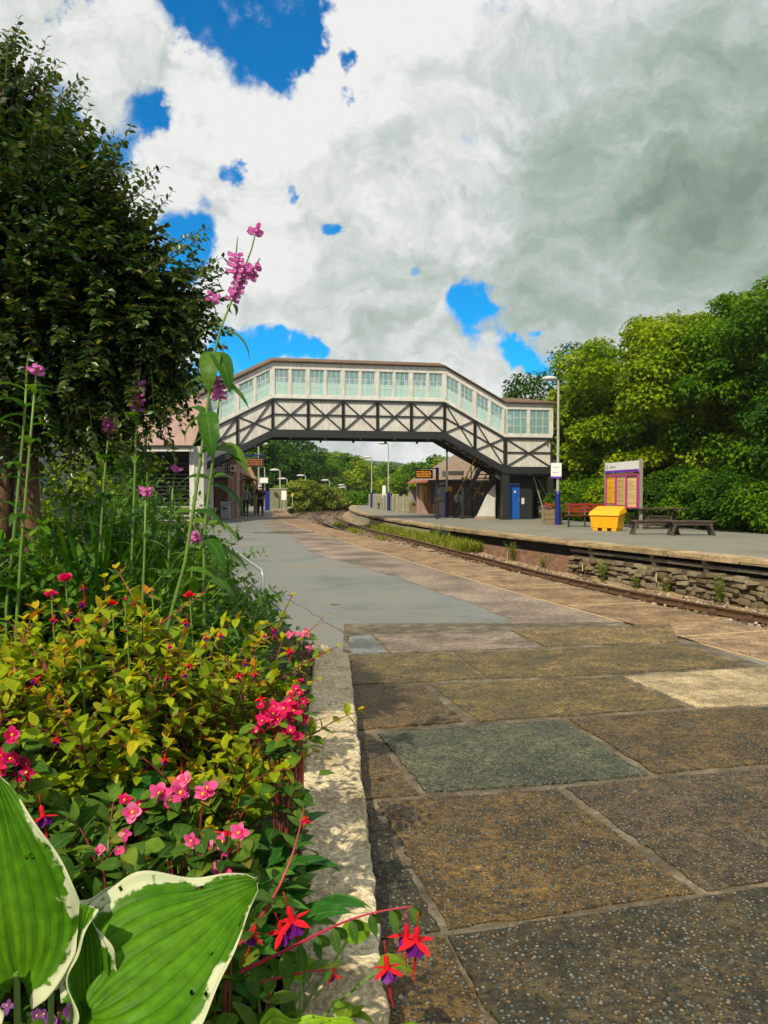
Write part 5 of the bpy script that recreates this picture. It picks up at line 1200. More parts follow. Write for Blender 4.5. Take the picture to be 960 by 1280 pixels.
p = G(690, 657); planter('square timber planter of red and pink flowers behind the tall lamp post', p.x+.32, p.y+1.55, .74, .62, ((m_fl_red, 9), (m_fl_pink, 7)), 5, R(-12))
p = G(516, 641); planter('dark planter with red flowers in front of the grey shelter', p.x+.05, p.y+.4, .48, .48, ((m_fl_red, 4),), 6)
p = G(473, 634.5); planter('small planter with yellowish plants beside the far bench', p.x-.1, p.y+1.6, .6, .4, ((leafmat('yellow petal', [(0, (.6, .5, .02)), (1, (.7, .6, .1))], patch=False), 4),), 7)
platform_bench('far dark bench between the two tall lamp posts', (GX(477, 62).x, 62.5, 0), R(-80), 1.4, m_blackp)
mb = MB()
t_ = thing('standing_sign', 'narrow white upright sign between the far lamp posts', 'sign', tuple(GX(480, 60.5))); mb.tube([(0, 0, 0), (0, 0, 1.0)], .03); mb.build('post', m_galv, t_); mb = MB(); mb.box((0, -.04, 1.4), (.26, .03, .95)); mb.build('board', m_sign, t_)
# climbing flowers and baskets at the left building porch
t_ = thing('hanging_basket', 'hanging basket of yellowish foliage under the left porch', 'hanging basket', tuple(GX(311, 45.5, 2.02)))
mb = MB(); mb.lathe([(0, -.22), (.16, -.16), (.22, 0), (.20, .0)], n=14); mb.build('basket', plain('brown basket', (.12, .07, .03)), t_); mb = MB(); mb.tube([(-.2, 0, 0), (0, 0, .5), (.2, 0, 0)], .008); mb.build('chain', m_blackp, t_)
L_ = Leaves()
for k in range(420): v = rv(.22); L_.add((v.x*1.35, v.y, v.z*.8+.02), rv(), rv(), .09, .06, .3)
L_.build('foliage', leafmat('golden basket leaf', [(0, (.16, .16, .02)), (.6, (.36, .27, .05)), (1, (.5, .3, .1))]), t_, rows=3)
F = Leaves()
for k in range(30): F.add(Vector((-.62, .0, .55))+rv(.06), rv(), rv(), .09, .08, .2)
F.build('flower', m_fl_red, t_, rows=3)
t_ = thing('potted_shrub', 'bright green potted shrub standing by the left departure board post', 'potted plant', tuple(GX(299.5, 44)))
mb = MB(); mb.lathe([(.0, 0), (.16, 0), (.22, .35), (.2, .35), (.19, .3), (0, .3)], n=14); mb.build('pot', plain('dark pot', (.05, .05, .06)), t_); L_ = Leaves()
for k in range(320): v = rv(.17); L_.add((v.x, v.y, v.z*1.5+.75), rv(), rv()+Vector((0, 0, .5)), .12, .045, .3)
L_.build('foliage', m_lf_weed, t_, rows=3)
# trees behind the left buildings
tree('light green layered tree above the pinkish stair roof', -11.6, 46, 0, 8.6, 2.8, m_lf_mid, 131, 60, 260, .85, .17, czf=.6)
tree('dark tree behind the palisade fence', -8.2, 20, 0, 4.4, 1.9, m_lf_dark, 132, 40, 300, .7, .11, czf=.5)
tree('leafy tree filling the view behind the palisade fence', -11.5, 25, 0, 6.4, 3.0, m_lf_mid, 133, 60, 300, .95, .14, czf=.5)
bush('yellow green bush behind the near palisade fence', -4.8, 9.2, 0, 1.2, 2.3, m_lf_lime, 134, 40, 220, .07, csize=.42)
bush('bright bush pushing against the palisade fence', -5.6, 12.6, 0, 1.4, 2.4, m_lf_weed, 135, 40, 220, .08, csize=.45)
bush('dark bush behind the near fence pales', -4.3, 6.6, 0, 1.0, 2.2, m_lf_dark, 136, 36, 220, .06, csize=.38)
# ------------------------------------------------------------------ palisade fence
A_ = Vector((-1.04-.317*1.5, 1.5, 0)); B_ = Vector((-1.04-.317*17.5, 17.5, 0)); A_.x -= .25; B_.x -= .0
dd = B_-A_; Lf = dd.length; an = math.atan2(dd.y, dd.x)
t_ = thing('palisade_fence', 'galvanised palisade fence with pointed pales behind the flower bed', 'fence', tuple(A_), an)
m_pal = mat('dull galvanised steel', (.26, .29, .31), (.19, .21, .23), scale=3, rough=.5, metal=.5, stretch=(1, 1, .3))
mb = MB(); x = .05
while x < Lf:
    mb.add([(x-.034, 0, .05), (x-.012, -.022, .05), (x+.012, -.022, .05), (x+.034, 0, .05), (x-.034, 0, 1.86), (x-.012, -.022, 1.95), (x+.012, -.022, 1.95), (x+.034, 0, 1.86), (x, -.01, 2.02)],
           [(0, 1, 5, 4), (1, 2, 6, 5), (2, 3, 7, 6), (4, 5, 8), (5, 6, 8), (6, 7, 8)]); x += .155
mb.build('pales', m_pal, t_)
for z in (.45, 1.55): mb = MB(); mb.b2(0, Lf, .003, .05, z, z+.06); mb.build('rail', m_pal, t_)
for k in range(7): mb = MB(); x = Lf*k/6; mb.b2(x-.04, x+.04, .052, .14, 0, 1.9); mb.build('post', m_pal, t_)
# ------------------------------------------------------------------ the big small-leaved tree leaning in from the left
def crop_tree():
    t_ = thing('small_leaved_tree', 'dark small-leaved tree with long shoots over the flower bed at the left', 'tree', (-1.62, 3.15, .1))
    o0 = Vector((-1.62, 3.15, .1)); L_ = Leaves(); tw = MB(); r_ = random.Random(3)
    B = [((-90, 330), 3.3, .92, 340), ((60, 375), 3.1, .44, 300), ((140, 390), 3.0, .30, 200), ((200, 395), 3.0, .14, 80), ((0, 225), 3.1, .36, 230), ((-20, 130), 3.1, .16, 70), ((75, 275), 3.1, .22, 150), ((125, 325), 3.0, .17, 120), ((105, 460), 3.0, .25, 130), ((30, 440), 3.0, .34, 170), ((175, 450), 3.0, .16, 80), ((-150, 450), 3.2, .6, 160), ((50, 300), 2.9, .36, 180)]
    for (pp, d_, rad, n) in B:
        c = P(pp[0], pp[1], d_)
        for k in range(int(n*1.25)):
            v = Vector((r_.gauss(0, 1), r_.gauss(0, 1), r_.gauss(0, 1))).normalized()
            if rad > .9 and v.x < -.5: continue
            st_ = c+v*rad*r_.uniform(.45, .9); up = .55 if pp[1] < 330 else (.05 if pp[1] < 400 else -.55)
            dr = (v*.9+Vector((.35, -.05, up))+Vector((r_.gauss(0, .35),)*1+(r_.gauss(0, .35), r_.gauss(0, .35)))).normalized()
            ln_ = r_.uniform(.09, .22); pts = []
            sag = r_.uniform(-.02, .12) if pp[1] > 300 else r_.uniform(-.06, .04)
            m_ = 14
            sd_ = dr.cross(Vector((0, 0, 1))).normalized()
            for j in range(m_+1):
                t = j/m_; pts.append(st_+dr*ln_*t+Vector((0, 0, -sag*t*t)))
            tw.tube([p-o0 for p in (pts[0], pts[m_//2], pts[m_])], [.0032, .0022, .0008], n=3, cap=False)
            for j in range(1, m_+1):
                for s in (-1, 1):
                    if r_.random() < .15: continue
                    p = pts[j]; tip = (pts[min(j+1, m_)]-pts[j-1]).normalized()
                    ld = tip*.55+(sd_*s)+Vector((r_.gauss(0, .35), r_.gauss(0, .35), r_.gauss(0, .35)))
                    L_.add(p-o0, ld, Vector((0, 0, 1))+Vector((r_.gauss(0, .5), r_.gauss(0, .5), r_.gauss(0, .4))), r_.uniform(.021, .036), r_.uniform(.014, .021), .15, min(1, max(0, r_.gauss(.45, .2)+(.25 if j > m_-3 else 0))))
    # dense inner foliage
    for (pp, d_, rad, n) in B:
        c = P(pp[0], pp[1], d_)
        for k in range(int(n*7)):
            v = Vector((r_.gauss(0, 1), r_.gauss(0, 1), r_.gauss(0, 1))).normalized()*rad*r_.uniform(.1, .82)
            L_.add(c+v-o0, rv(), Vector((0, 0, 1))+rv(.7), r_.uniform(.028, .044), r_.uniform(.018, .026), .15, min(1, max(0, r_.gauss(.3, .15))))
    # long shoots that stand out against the sky
    for (a, b) in (((5, 150), (24, 24)), ((15, 160), (58, 48)), ((25, 180), (74, 76)), ((45, 200), (108, 100)), ((0, 130), (4, 60)), ((60, 240), (126, 152)), ((80, 260), (142, 170)), ((110, 300), (204, 208)), ((125, 320), (216, 240)), ((10, 160), (40, 90)), ((30, 200), (85, 130)), ((-10, 140), (12, 40)), ((170, 340), (258, 285)), ((180, 360), (268, 330)), ((190, 380), (280, 322)), ((190, 400), (262, 375)), ((180, 420), (250, 420)), ((150, 430), (215, 470)), ((160, 440), (240, 455)), ((120, 470), (190, 520)), ((100, 470), (150, 528)), ((60, 460), (100, 520)), ((170, 410), (246, 395)), ((100, 280), (165, 205)), ((70, 230), (112, 132)), ((35, 190), (98, 98)), ((90, 490), (188, 545))):
        for rep in range(3):
            A_ = P(a[0]+r_.gauss(0, 7), a[1]+r_.gauss(0, 7), 3.0+r_.gauss(0, .12)); B_ = P(b[0]+r_.gauss(0, 5 if rep else 1)-rep*6, b[1]+r_.gauss(0, 5 if rep else 1)+rep*7, 3.0+r_.gauss(0, .12)); m_ = 16
            md = (A_+B_)/2+Vector((r_.gauss(0, .02), 0, r_.gauss(.0, .03))); sd_ = (B_-A_).cross(Vector((0, 1, 0))).normalized()
            pts = [A_.lerp(md, 2*t) if t < .5 else md.lerp(B_, 2*t-1) for t in [j/m_ for j in range(m_+1)]]
            tw.tube([p-o0 for p in pts[::4]], [.004, .003, .0024, .0017, .0008], n=4, cap=False)
            for j in range(2, m_+1):
                for s in (-1, 1):
                    if r_.random() < .22: continue
                    tip = (pts[j]-pts[j-1]).normalized(); L_.add(pts[j]-o0, tip*.6+sd_*s+Vector((r_.gauss(0, .25), r_.gauss(0, .4), r_.gauss(0, .25))), Vector((0, -.5, .8))+Vector((r_.gauss(0, .5), r_.gauss(0, .5), r_.gauss(0, .5))), r_.uniform(.018, .030), r_.uniform(.012, .017), .1, min(1, max(0, r_.gauss(.6, .2))))
    L_.build('crown', m_small, t_, rows=4, prof=(.85, .8), fold=.35); tw.build('branch', m_twig, t_)
    tr = MB(); 
    for (xa, xb, r0) in ((-40, 10, .045), (30, 34, .036)):
        a = P(xa+8, 770, 3.05); a.z = .1; b = P(xb, 500, 3.05); c = P(xb-30, 330, 3.2)
        tr.tube([a-o0, a.lerp(b, .5)-o0+Vector((.01, 0, 0)), b-o0, b.lerp(c, .5)-o0+Vector((.03, 0, 0)), c-o0], [r0*1.2, r0*1.05, r0, r0*.8, r0*.5], n=12)
    for k in range(14):
        a = P(r_.uniform(-30, 30), r_.uniform(330, 480), 3.15); B_ = B[r_.randrange(len(B))]; e = P(B_[0][0], B_[0][1], B_[1]); tr.tube([a-o0, (a.lerp(e, .5))-o0+Vector((0, 0, .05)), e-o0], [.018, .012, .006], n=6)
    tr.build('trunk', mat('reddish bark', (.17, .085, .042), (.075, .04, .024), scale=16, rough=.85, stretch=(1, 1, .25), bump=1.0, fine=70, famp=.5), t_, smooth=True)
    return t_
m_small = leafmat('small glossy leaf', [(0, (.010, .028, .008)), (.5, (.030, .070, .012)), (.85, (.075, .125, .014)), (1, (.16, .15, .02))], rough=.34, trans=.25, patch=False, spec=.45)
m_twig = plain('dark twig', (.07, .05, .03), rough=.9)
crop_tree()

# ------------------------------------------------------------------ moist summer air
mv, t, ns, ln = nt('moist air'); out = ns.new('ShaderNodeOutputMaterial'); pv_ = ns.new('ShaderNodeVolumePrincipled'); pv_.inputs['Color'].default_value = (.80, .88, 1, 1); pv_.inputs['Density'].default_value = .00018; ln.new(pv_.outputs[0], out.inputs['Volume'])
mb = MB(); mb.b2(-820, 820, -60, 1020, -2.0, 60); hz = mb.build('haze', mv); hz['kind'] = 'stuff'; hz['label'] = 'thin summer haze over the valley'
# ------------------------------------------------------------------ kerb of the flower bed
m_kerb = mat('weathered pale stone', (.60, .49, .31), (.36, .28, .165), scale=5, world=True, fine=55, famp=.45, rough=.95, bump=1.0, c3=(.70, .60, .40), bumpscale=38, spec=.12)
def kerbblock(a0, a1, b0, b1, z, seed):
    """rough block: a = left edge, b = right edge (near -> far)"""
    r_ = np.random.default_rng(seed); nu, nv = 46, 14; vs = []; a0, a1, b0, b1 = map(Vector, (a0, a1, b0, b1))
    prof = [(0, 0), (0, .5), (0.0, .92), (.03, 1)]+[(t, 1) for t in np.linspace(.1, .9, 8)]+[(.97, 1), (1, .92), (1, .5), (1, 0)]
    for i in range(nu+1):
        t = i/nu; L_ = a0.lerp(a1, t); R_ = b0.lerp(b1, t); wob = .003*math.sin(t*19+seed)+r_.normal(0, .0015)
        for (u, h) in prof:
            p = L_.lerp(R_, u); edge = .003 if .05 < u < .95 else .003
            vs.append((p.x+r_.normal(0, edge)+wob*(1 if u > .5 else -1), p.y+r_.normal(0, .003), z*h+(r_.normal(0, .0035) if h > .8 else 0)+.004*math.sin(t*31+u*5)))
    n = len(prof); fs = [(i*n+k, i*n+k+1, (i+1)*n+k+1, (i+1)*n+k) for i in range(nu) for k in range(n-1)]+[tuple(range(n)), tuple(nu*n+k for k in range(n))]
    return vs, fs
KZ = .13
def gk(px, py): v = G(px, py, KZ); return (v.x, v.y, 0)
r_far, r_near = Vector(gk(436, 815)), Vector(gk(489, 1300)); dirn = (r_near-r_far).normalized(); per = Vector((dirn.y, -dirn.x, 0)); per = per if per.x < 0 else -per
r_n2 = r_far+dirn*5.6
mb = MB(); cuts = [0, 1.55, 3.25, 5.6]
for i in range(3):
    a, b = r_far+dirn*(cuts[i]+.008), r_far+dirn*(cuts[i+1]-.008); v, f = kerbblock(b+per*.25, a+per*.25, b, a, KZ, i+1); mb.add(v, f)
c0 = r_far; c1 = Vector(gk(386, 798)); dd = (c1-c0)
v, f = kerbblock(c0+Vector((0, -.22, 0))+dd*.04+per*.02, c1+Vector((-.03, -.22, 0)), c0+dd*.02+Vector((.0, .015, 0)), c1, KZ*.9, 9); mb.add(v, f)
kb = mb.build('kerb', m_kerb, smooth=True); tag(kb, kind='structure')
def kx(y):                              # inner edge of the kerb
    t = (y-r_far.y)/(r_near.y-r_far.y); return (r_far.x+(r_near.x-r_far.x)*t)-.25
def zs(x, y):
    k = kx(min(y, 5.9)); m = max(0, min(1, (k-.06-x)/.32)); m = m*m*(3-2*m); return .085+.27*m*max(0, min(1, (7.5-y)/2.5))
m_soil = mat('dark bed soil', (.05, .034, .02), (.025, .018, .012), scale=9, world=True, fine=60, rough=.98, bump=1)
mb = MB(); pl = []
near = r_n2+per*.22; pl = [(near.x, near.y), (r_far.x+per.x*.24, r_far.y-.05), (c1.x, c1.y-.1), (-1.25, 7.6), (-1.9, 10), (-3.2, 14), (-4.4, 15), (-5.5, 14.5), (-1.6, 1.0), (-1.4, -.5)]
mb.slab(pl, -.02, .085)
vs = []; fs = []; NX, NY = 30, 70
for j in range(NY+1):
    y = .2+7.6*j/NY; xr = kx(min(y, 5.9))+.02 if y < 5.75 else kx(5.75)-(y-5.75)*.42; xl = -1.25-.317*y
    for i in range(NX+1): x = xl+(xr-xl)*i/NX; vs.append((x, y, zs(x, y)+.002+(random.uniform(-.012, .012) if 0 < i < NX else 0)))
mb.add(vs, [(j*(NX+1)+i, j*(NX+1)+i+1, (j+1)*(NX+1)+i+1, (j+1)*(NX+1)+i) for j in range(NY) for i in range(NX)])
tag(mb.build('soil', m_soil), kind='structure')
# ------------------------------------------------------------------ generic leafy shrub with paired leaves
m_gold = leafmat('golden fuchsia leaf', [(0, (.04, .11, .010)), (.35, (.10, .20, .010)), (.58, (.22, .32, .010)), (.82, (.38, .42, .012)), (.95, (.48, .36, .015)), (1, (.46, .17, .02))], rough=.42, trans=.35, vein=(.30, .20, .03))
m_green = leafmat('green fuchsia leaf', [(0, (.03, .085, .015)), (.5, (.065, .15, .018)), (.85, (.13, .22, .02)), (1, (.24, .17, .03))], rough=.4, trans=.32, vein=(.14, .20, .06))
m_deep = leafmat('deep green broad leaf', [(0, (.020, .10, .016)), (.6, (.045, .17, .024)), (1, (.10, .24, .03))], rough=.32, trans=.28, vein=(.10, .2, .06))
m_mint = leafmat('bed leaf', [(0, (.035, .11, .010)), (.5, (.085, .20, .014)), (1, (.19, .30, .03))], rough=.45, trans=.32, vein=(.14, .22, .06))
m_varg = leafmat('pale edged bed leaf', [(0, (.035, .11, .015)), (.5, (.07, .17, .02)), (1, (.15, .26, .04))], rough=.45, trans=.3, vein=(.22, .30, .12))
m_lime = leafmat('lime leaf', [(0, (.12, .24, .01)), (1, (.26, .36, .015))], rough=.5, trans=.35, vein=(.3, .4, .08))
m_rstem = plain('red brown stem', (.22, .04, .03)); m_gstem = plain('green plant stem', (.14, .24, .04))
def arc(b, d, L, sag, n=10):
    d = Vector(d).normalized(); pts = []
    for j in range(n+1):
        t = j/n; pts.append(Vector(b)+d*L*t+Vector((0, 0, -sag*L*t*t)))
    return pts
def shrub(name, label, x, y, h, spread, nst, LL, LW, mt, sm, seed, node=.045, droop=.25, group='shrubs in the flower bed', z0=.085, lean=(0, 0), cat='shrub', goldtop=True, branch=3, prof=(.8, .85), sag=.22, extra=None):
    z0 = zs(x, y) if y < 8 else z0
    r_ = random.Random(seed); t_ = thing(name, label, cat, (x, y, z0), 0, group); L_ = Leaves(); sb_ = MB(); tips = []
    def twig(b, d, L, th, lvl):
        n = max(4, int(L/node)); pts = arc(b, d, L, sag, n); sb_.tube(pts[::max(1, n//4)]+[pts[-1]], [th*(1-.7*i/ (len(pts[::max(1, n//4)]))) for i in range(len(pts[::max(1, n//4)])+1)], n=5, cap=False)
        ph = r_.uniform(0, 3.14)
        for j in range(1 if lvl else n//3, n+1):
            tip = (pts[min(j+1, n)]-pts[j-1]).normalized(); a = Vector((0, 0, 1)).cross(tip); a = a.normalized() if a.length > .05 else Vector((1, 0, 0)); b2 = tip.cross(a)
            an_ = ph+j*1.57*(.8 if lvl else 1)
            for s in (0, math.pi):
                if r_.random() < .12: continue
                o_ = a*math.cos(an_+s)+b2*math.sin(an_+s); ld = tip*.55+o_+Vector((0, 0, .12)); t = j/n
                zt = (pts[j].z)/h
                cr_ = (.30+.40*max(0, min(1.2, zt))**1.5*(.5+.6*t)+r_.gauss(0, .09)+(.22 if j >= n-1 and r_.random() < .6 else 0)) if goldtop else r_.gauss(.45, .2)
                sc = (1.1-.5*t)*r_.uniform(.75, 1.15)
                L_.add(pts[j], ld, Vector((0, 0, 1))+o_*-.15+Vector((r_.gauss(0, .2), r_.gauss(0, .2), 0)), LL*sc, LW*sc, droop*r_.uniform(.5, 1.5), min(1, max(0, cr_)))
        for k in range(3): L_.add(pts[-1], (pts[-1]-pts[-2]).normalized()+Vector((r_.gauss(0, .5), r_.gauss(0, .5), .2)), Vector((0, 0, 1)), LL*.45, LW*.4, .1, r_.uniform(.78, 1) if goldtop else .7)
        tips.append(pts[-1])
        if lvl < 1:
            for k in range(branch):
                j = r_.randint(n//4, n-1); a = r_.uniform(0, 6.28); dd_ = (pts[j]-pts[j-1]).normalized()+Vector((math.cos(a), math.sin(a), .35))*.9; twig(pts[j], dd_, L*r_.uniform(.3, .5), th*.6, 1)
    for k in range(nst):
        a = 2*math.pi*(k+r_.random()*.8)/nst; sp_ = spread*r_.uniform(.25, 1.1); d = Vector((math.cos(a)*sp_+lean[0], math.sin(a)*sp_+lean[1], h*r_.uniform(.85, 1.15))); twig((r_.uniform(-.05, .05), r_.uniform(-.05, .05), 0), d, d.length*1.05, .0045, 0)
    L_.build('foliage', mt, t_, rows=5, prof=prof, fold=.22); sb_.build('stem', sm, t_)
    return t_, tips
gs = [('golden leaved fuchsia at the far left of the yellow green row', -.98, 2.12, .60), ('golden leaved fuchsia left of the middle of the bed, full of orange tips', -.72, 2.2, .62), ('golden leaved fuchsia in the middle of the bed', -.52, 2.25, .62), ('golden leaved fuchsia reaching right over the pale kerb corner', -.47, 2.40, .54),
      ('golden leaved fuchsia in front of the reddish tree trunks', -1.0, 1.85, .56), ('yellow green fuchsia low in the middle left of the bed', -.74, 1.92, .46), ('yellow green fuchsia just above the dark broad leaves', -.52, 2.0, .40), ('small golden fuchsia beside the magenta begonia', -.47, 2.12, .34)]
for i, (lb, x, y, h) in enumerate(gs): shrub('golden_fuchsia', lb, x, y, h, .15 if i in (3, 7) else .20, 15, .064, .037, m_gold, m_rstem, 300+i, group='golden fuchsias in the bed', lean=(.02 if i == 3 else 0, -.03))
# a few long shoots that reach over the kerb
def shoot(parent_t, pts_, LL, LW, mt, sm, seed, node=.04, gold=True, pre='shoot', thick=.003, hang=False):
    r_ = random.Random(seed); L_ = Leaves(); mb = MB(); o = Vector(parent_t.location); P0 = [Vector(p)-o for p in pts_]
    # resample
    seg = [(P0[i+1]-P0[i]).length for i in range(len(P0)-1)]; tot = sum(seg); n = max(4, int(tot/node)); pts = []
    for j in range(n+1):
        s = tot*j/n; i = 0
        while i < len(seg)-1 and s > seg[i]: s -= seg[i]; i += 1
        pts.append(P0[i].lerp(P0[i+1], min(1, s/seg[i])))
    for _ in range(2): pts = [pts[0]]+[(pts[i-1]+pts[i]*2+pts[i+1])/4 for i in range(1, n)]+[pts[-1]]
    mb.tube(pts, [thick*(1.2-.8*i/n) for i in range(n+1)], n=6, cap=False)
    for j in range(1, n+1):
        tip = (pts[min(j+1, n)]-pts[j-1]).normalized(); a = Vector((0, 0, 1)).cross(tip).normalized(); t = j/n
        for s in (-1, 1):
            if r_.random() < .1: continue
            sc = (1.05-.45*t)*r_.uniform(.8, 1.15); ld = tip*.5+a*s*(.5 if hang else 1)+Vector((0, 0, -1.0 if hang else .15)); L_.add(pts[j], ld, Vector((0, 0, 1)) if not hang else Vector((0, -1, .3)), LL*sc, LW*sc, .25, min(1, max(0, (.35+.5*t if gold else .4)+r_.gauss(0, .1))))
    return L_, mb, pts
gt = [o for o in bpy.data.objects if o.name.startswith('golden_fuchsia') and o.type == 'EMPTY']
for i, (pts_, k) in enumerate(((((360, 830, 2.3), (370, 800, 2.3), (395, 785, 2.3), (405, 770, 2.32)), 3), (((340, 800, 2.3), (352, 770, 2.3), (365, 745, 2.3)), 3), (((350, 850, 2.3), (385, 825, 2.3), (422, 808, 2.3)), 3), (((200, 780, 2.15), (235, 755, 2.15), (262, 735, 2.15)), 2), (((90, 800, 2.05), (80, 760, 2.05), (60, 740, 2.05)), 0), (((130, 790, 2.05), (135, 750, 2.05), (130, 722, 2.05)), 1), (((60, 840, 1.85), (30, 800, 1.85), (10, 775, 1.85)), 4), (((350, 880, 2.3), (372, 860, 2.3), (398, 850, 2.3)), 3))):
    L_, mb, _ = shoot(gt[k], [P(*p) for p in pts_], .052, .028, m_gold, m_rstem, 400+i, node=.035); fo = L_.build('foliage', m_gold, gt[k], fold=.22); mb.build('twig', m_rstem, fo)
# green fuchsias in front
for i, (lb, x, y, h) in enumerate((('green leaved fuchsia with red stems behind the big variegated hosta', -.62, 1.42, .34), ('green leaved fuchsia left of the light pink begonia', -.78, 1.62, .36), ('green leaved fuchsia between hosta and dark broad leaves', -.42, 1.48, .22), ('green leaved fuchsia by the kerb near the hanging red flowers', -.27, 1.32, .28), ('green leaved fuchsia at the left picture border', -.74, 1.28, .36))):
    shrub('green_fuchsia', lb, x, y, h, .17, 10, .082, .044, m_green, m_rstem, 330+i, group='green fuchsias in the bed', goldtop=False, branch=3, sag=.3)
# dark broad leaf plants
def rosette(name, label, x, y, n, L, W, mt, seed, up=.7, stem=.12, group='broad leaved plants in the bed', z0=.085, rows=7, prof=(.75, .8), sm=None, cat='plant', droop=.55):
    z0 = zs(x, y)
    r_ = random.Random(seed); t_ = thing(name, label, cat, (x, y, z0), 0, group); L_ = Leaves(); mb = MB()
    for k in range(n):
        a = k*2.4+r_.uniform(-.2, .2); el = up*(1-.6*k/n)+r_.uniform(-.1, .1); d = Vector((math.cos(a), math.sin(a), el+.5)); st_ = d.normalized()*stem*r_.uniform(.6, 1.3); l_ = L*r_.uniform(.7, 1.15)
        mb.tube([(0, 0, 0), st_*.5+Vector((0, 0, .02)), st_], .003, n=5, cap=False); L_.add(st_, Vector((d.x, d.y, el)), Vector((-d.x*.3, -d.y*.3, 1))+Vector((r_.gauss(0, .15), r_.gauss(0, .15), 0)), l_, W*l_/L, droop*r_.uniform(.6, 1.3))
    L_.build('foliage', mt, t_, rows=rows, prof=prof, fold=.3); mb.build('stem', sm or m_gstem, t_); return t_
for i, (lb, x, y) in enumerate((('dark glossy broad-leaved plant in the centre of the lower bed', -.42, 1.86), ('dark glossy plant whose leaves reach onto the kerb', -.33, 1.84), ('dark glossy plant below the magenta begonia', -.38, 2.1), ('dark broad-leaved plant left of the bed centre', -.58, 2.5), ('dark glossy plant nearest the pink begonia cluster', -.42, 1.66), ('dark glossy plant behind the green fuchsias', -.66, 1.68))):
    rosette('glossy_plant', lb, x, y, 26, .15, .062, m_deep, 500+i, up=1.1, stem=.19)
for i, (lb, x, y, z_) in enumerate((('lime green coarse leaf plant hanging over the kerb middle', -.24, 1.55, .26), ('small lime leaf plant right above the hanging fuchsia', -.15, 1.4, .22))):
    rosette('lime_plant', lb, x, y, 12, .10, .075, m_lime, 520+i, up=.5, stem=z_, group='lime leaf plants', prof=(.7, .5))
# fill in the middle and rear of the bed
midp = [(-1.35, 3.2, .62), (-1.05, 3.2, .55), (-.78, 3.0, .52), (-1.4, 4.2, .72), (-1.0, 4.3, .5), (-1.75, 4.6, .95), (-1.42, 5.1, .75), (-1.05, 5.3, .35), (-1.95, 5.8, 1.0), (-1.5, 6.2, .65), (-.75, 4.4, .28), (-2.3, 6.8, 1.0), (-1.6, 7.4, .6), (-2.5, 8.2, .9), (-1.85, 3.9, .8), (-.62, 3.3, .36), (-1.1, 6.2, .30)]
ml = ['leafy plant right behind the left golden fuchsia', 'leafy plant behind the second golden fuchsia', 'leafy plant behind the middle golden fuchsia', 'taller leafy plant below the strap-leaved clump', 'leafy plant beneath the tall pink obedient plant', 'tall leafy plant next to the palisade fence', 'leafy plant in the middle rear of the bed', 'low leafy plant before the tarmac at the bed middle', 'tall leafy plant half way along the palisade fence', 'leafy plant left of the low tubular rail',
      'low leafy plant behind the kerb end', 'tall plant close to the fence at the bed rear', 'plant beside the far end of the low rail', 'last tall plant by the fence before the stair', 'leafy plant behind the reddish trunks', 'low plant just behind the right golden fuchsia', 'low plant at the foot of the tubular rail']
for i, (x, y, h) in enumerate(midp):
    mt_ = (m_mint, m_varg, m_green)[i % 3]; s_ = 1+.1*(y-3.4); shrub('bed_plant', ml[i], x, y, h, .26, 9, .075*s_**.5, .034*s_**.5, mt_, m_gstem, 600+i, group='leafy plants in the rear of the bed', goldtop=False, branch=3, node=.06)
for i, (lb, x, y, h) in enumerate((('bushy green plant between the trunks and the strap leaves', -1.30, 2.75, .74), ('bushy green plant under the round lilac flower head', -1.08, 2.72, .66), ('bushy green plant under the full lilac flower head', -.86, 2.75, .62), ('bushy green plant at the foot of the tallest obedient plant', -.68, 2.78, .56), ('green plant filling the left border below the trunks', -1.45, 2.6, .80), ('tall green plant behind the strap leaves', -1.30, 3.5, .98), ('tall green plant half hidden behind the lilac heads', -1.02, 3.55, .84))):
    shrub('bed_plant', lb, x, y, h, .20, 14, .085, .036, (m_mint, m_green)[i % 2], m_gstem, 660+i, group='leafy plants in the rear of the bed', goldtop=False, branch=3, node=.05)
# low cover over the soil
sp = []; K = 5200; ps = []
for i in range(K):
    y = random.uniform(.9, 8.0); xr = kx(min(y, 5.9))-.03 if y < 6.0 else -1.1; xl = -1.04-.317*y; xx = random.uniform(xl, xr); ps.append((xx, y, zs(xx, y)+.01+random.random()*.14*(1 if y > 2 else .5)))
d_ = rng.normal(size=(K, 3)); d_[:, 2] = np.abs(d_[:, 2])*.5; n_ = rng.normal(size=(K, 3))*.4+np.array((0, 0, 1)); L = rng.uniform(.04, .09, K)
tag(leafmesh('undergrowth', np.array(ps), d_, n_, L, L*.5, rng.uniform(.1, .5, K), rng.random(K), m_green, rows=4), 'low green ground cover between the bed plants', 'undergrowth', None, 'stuff')
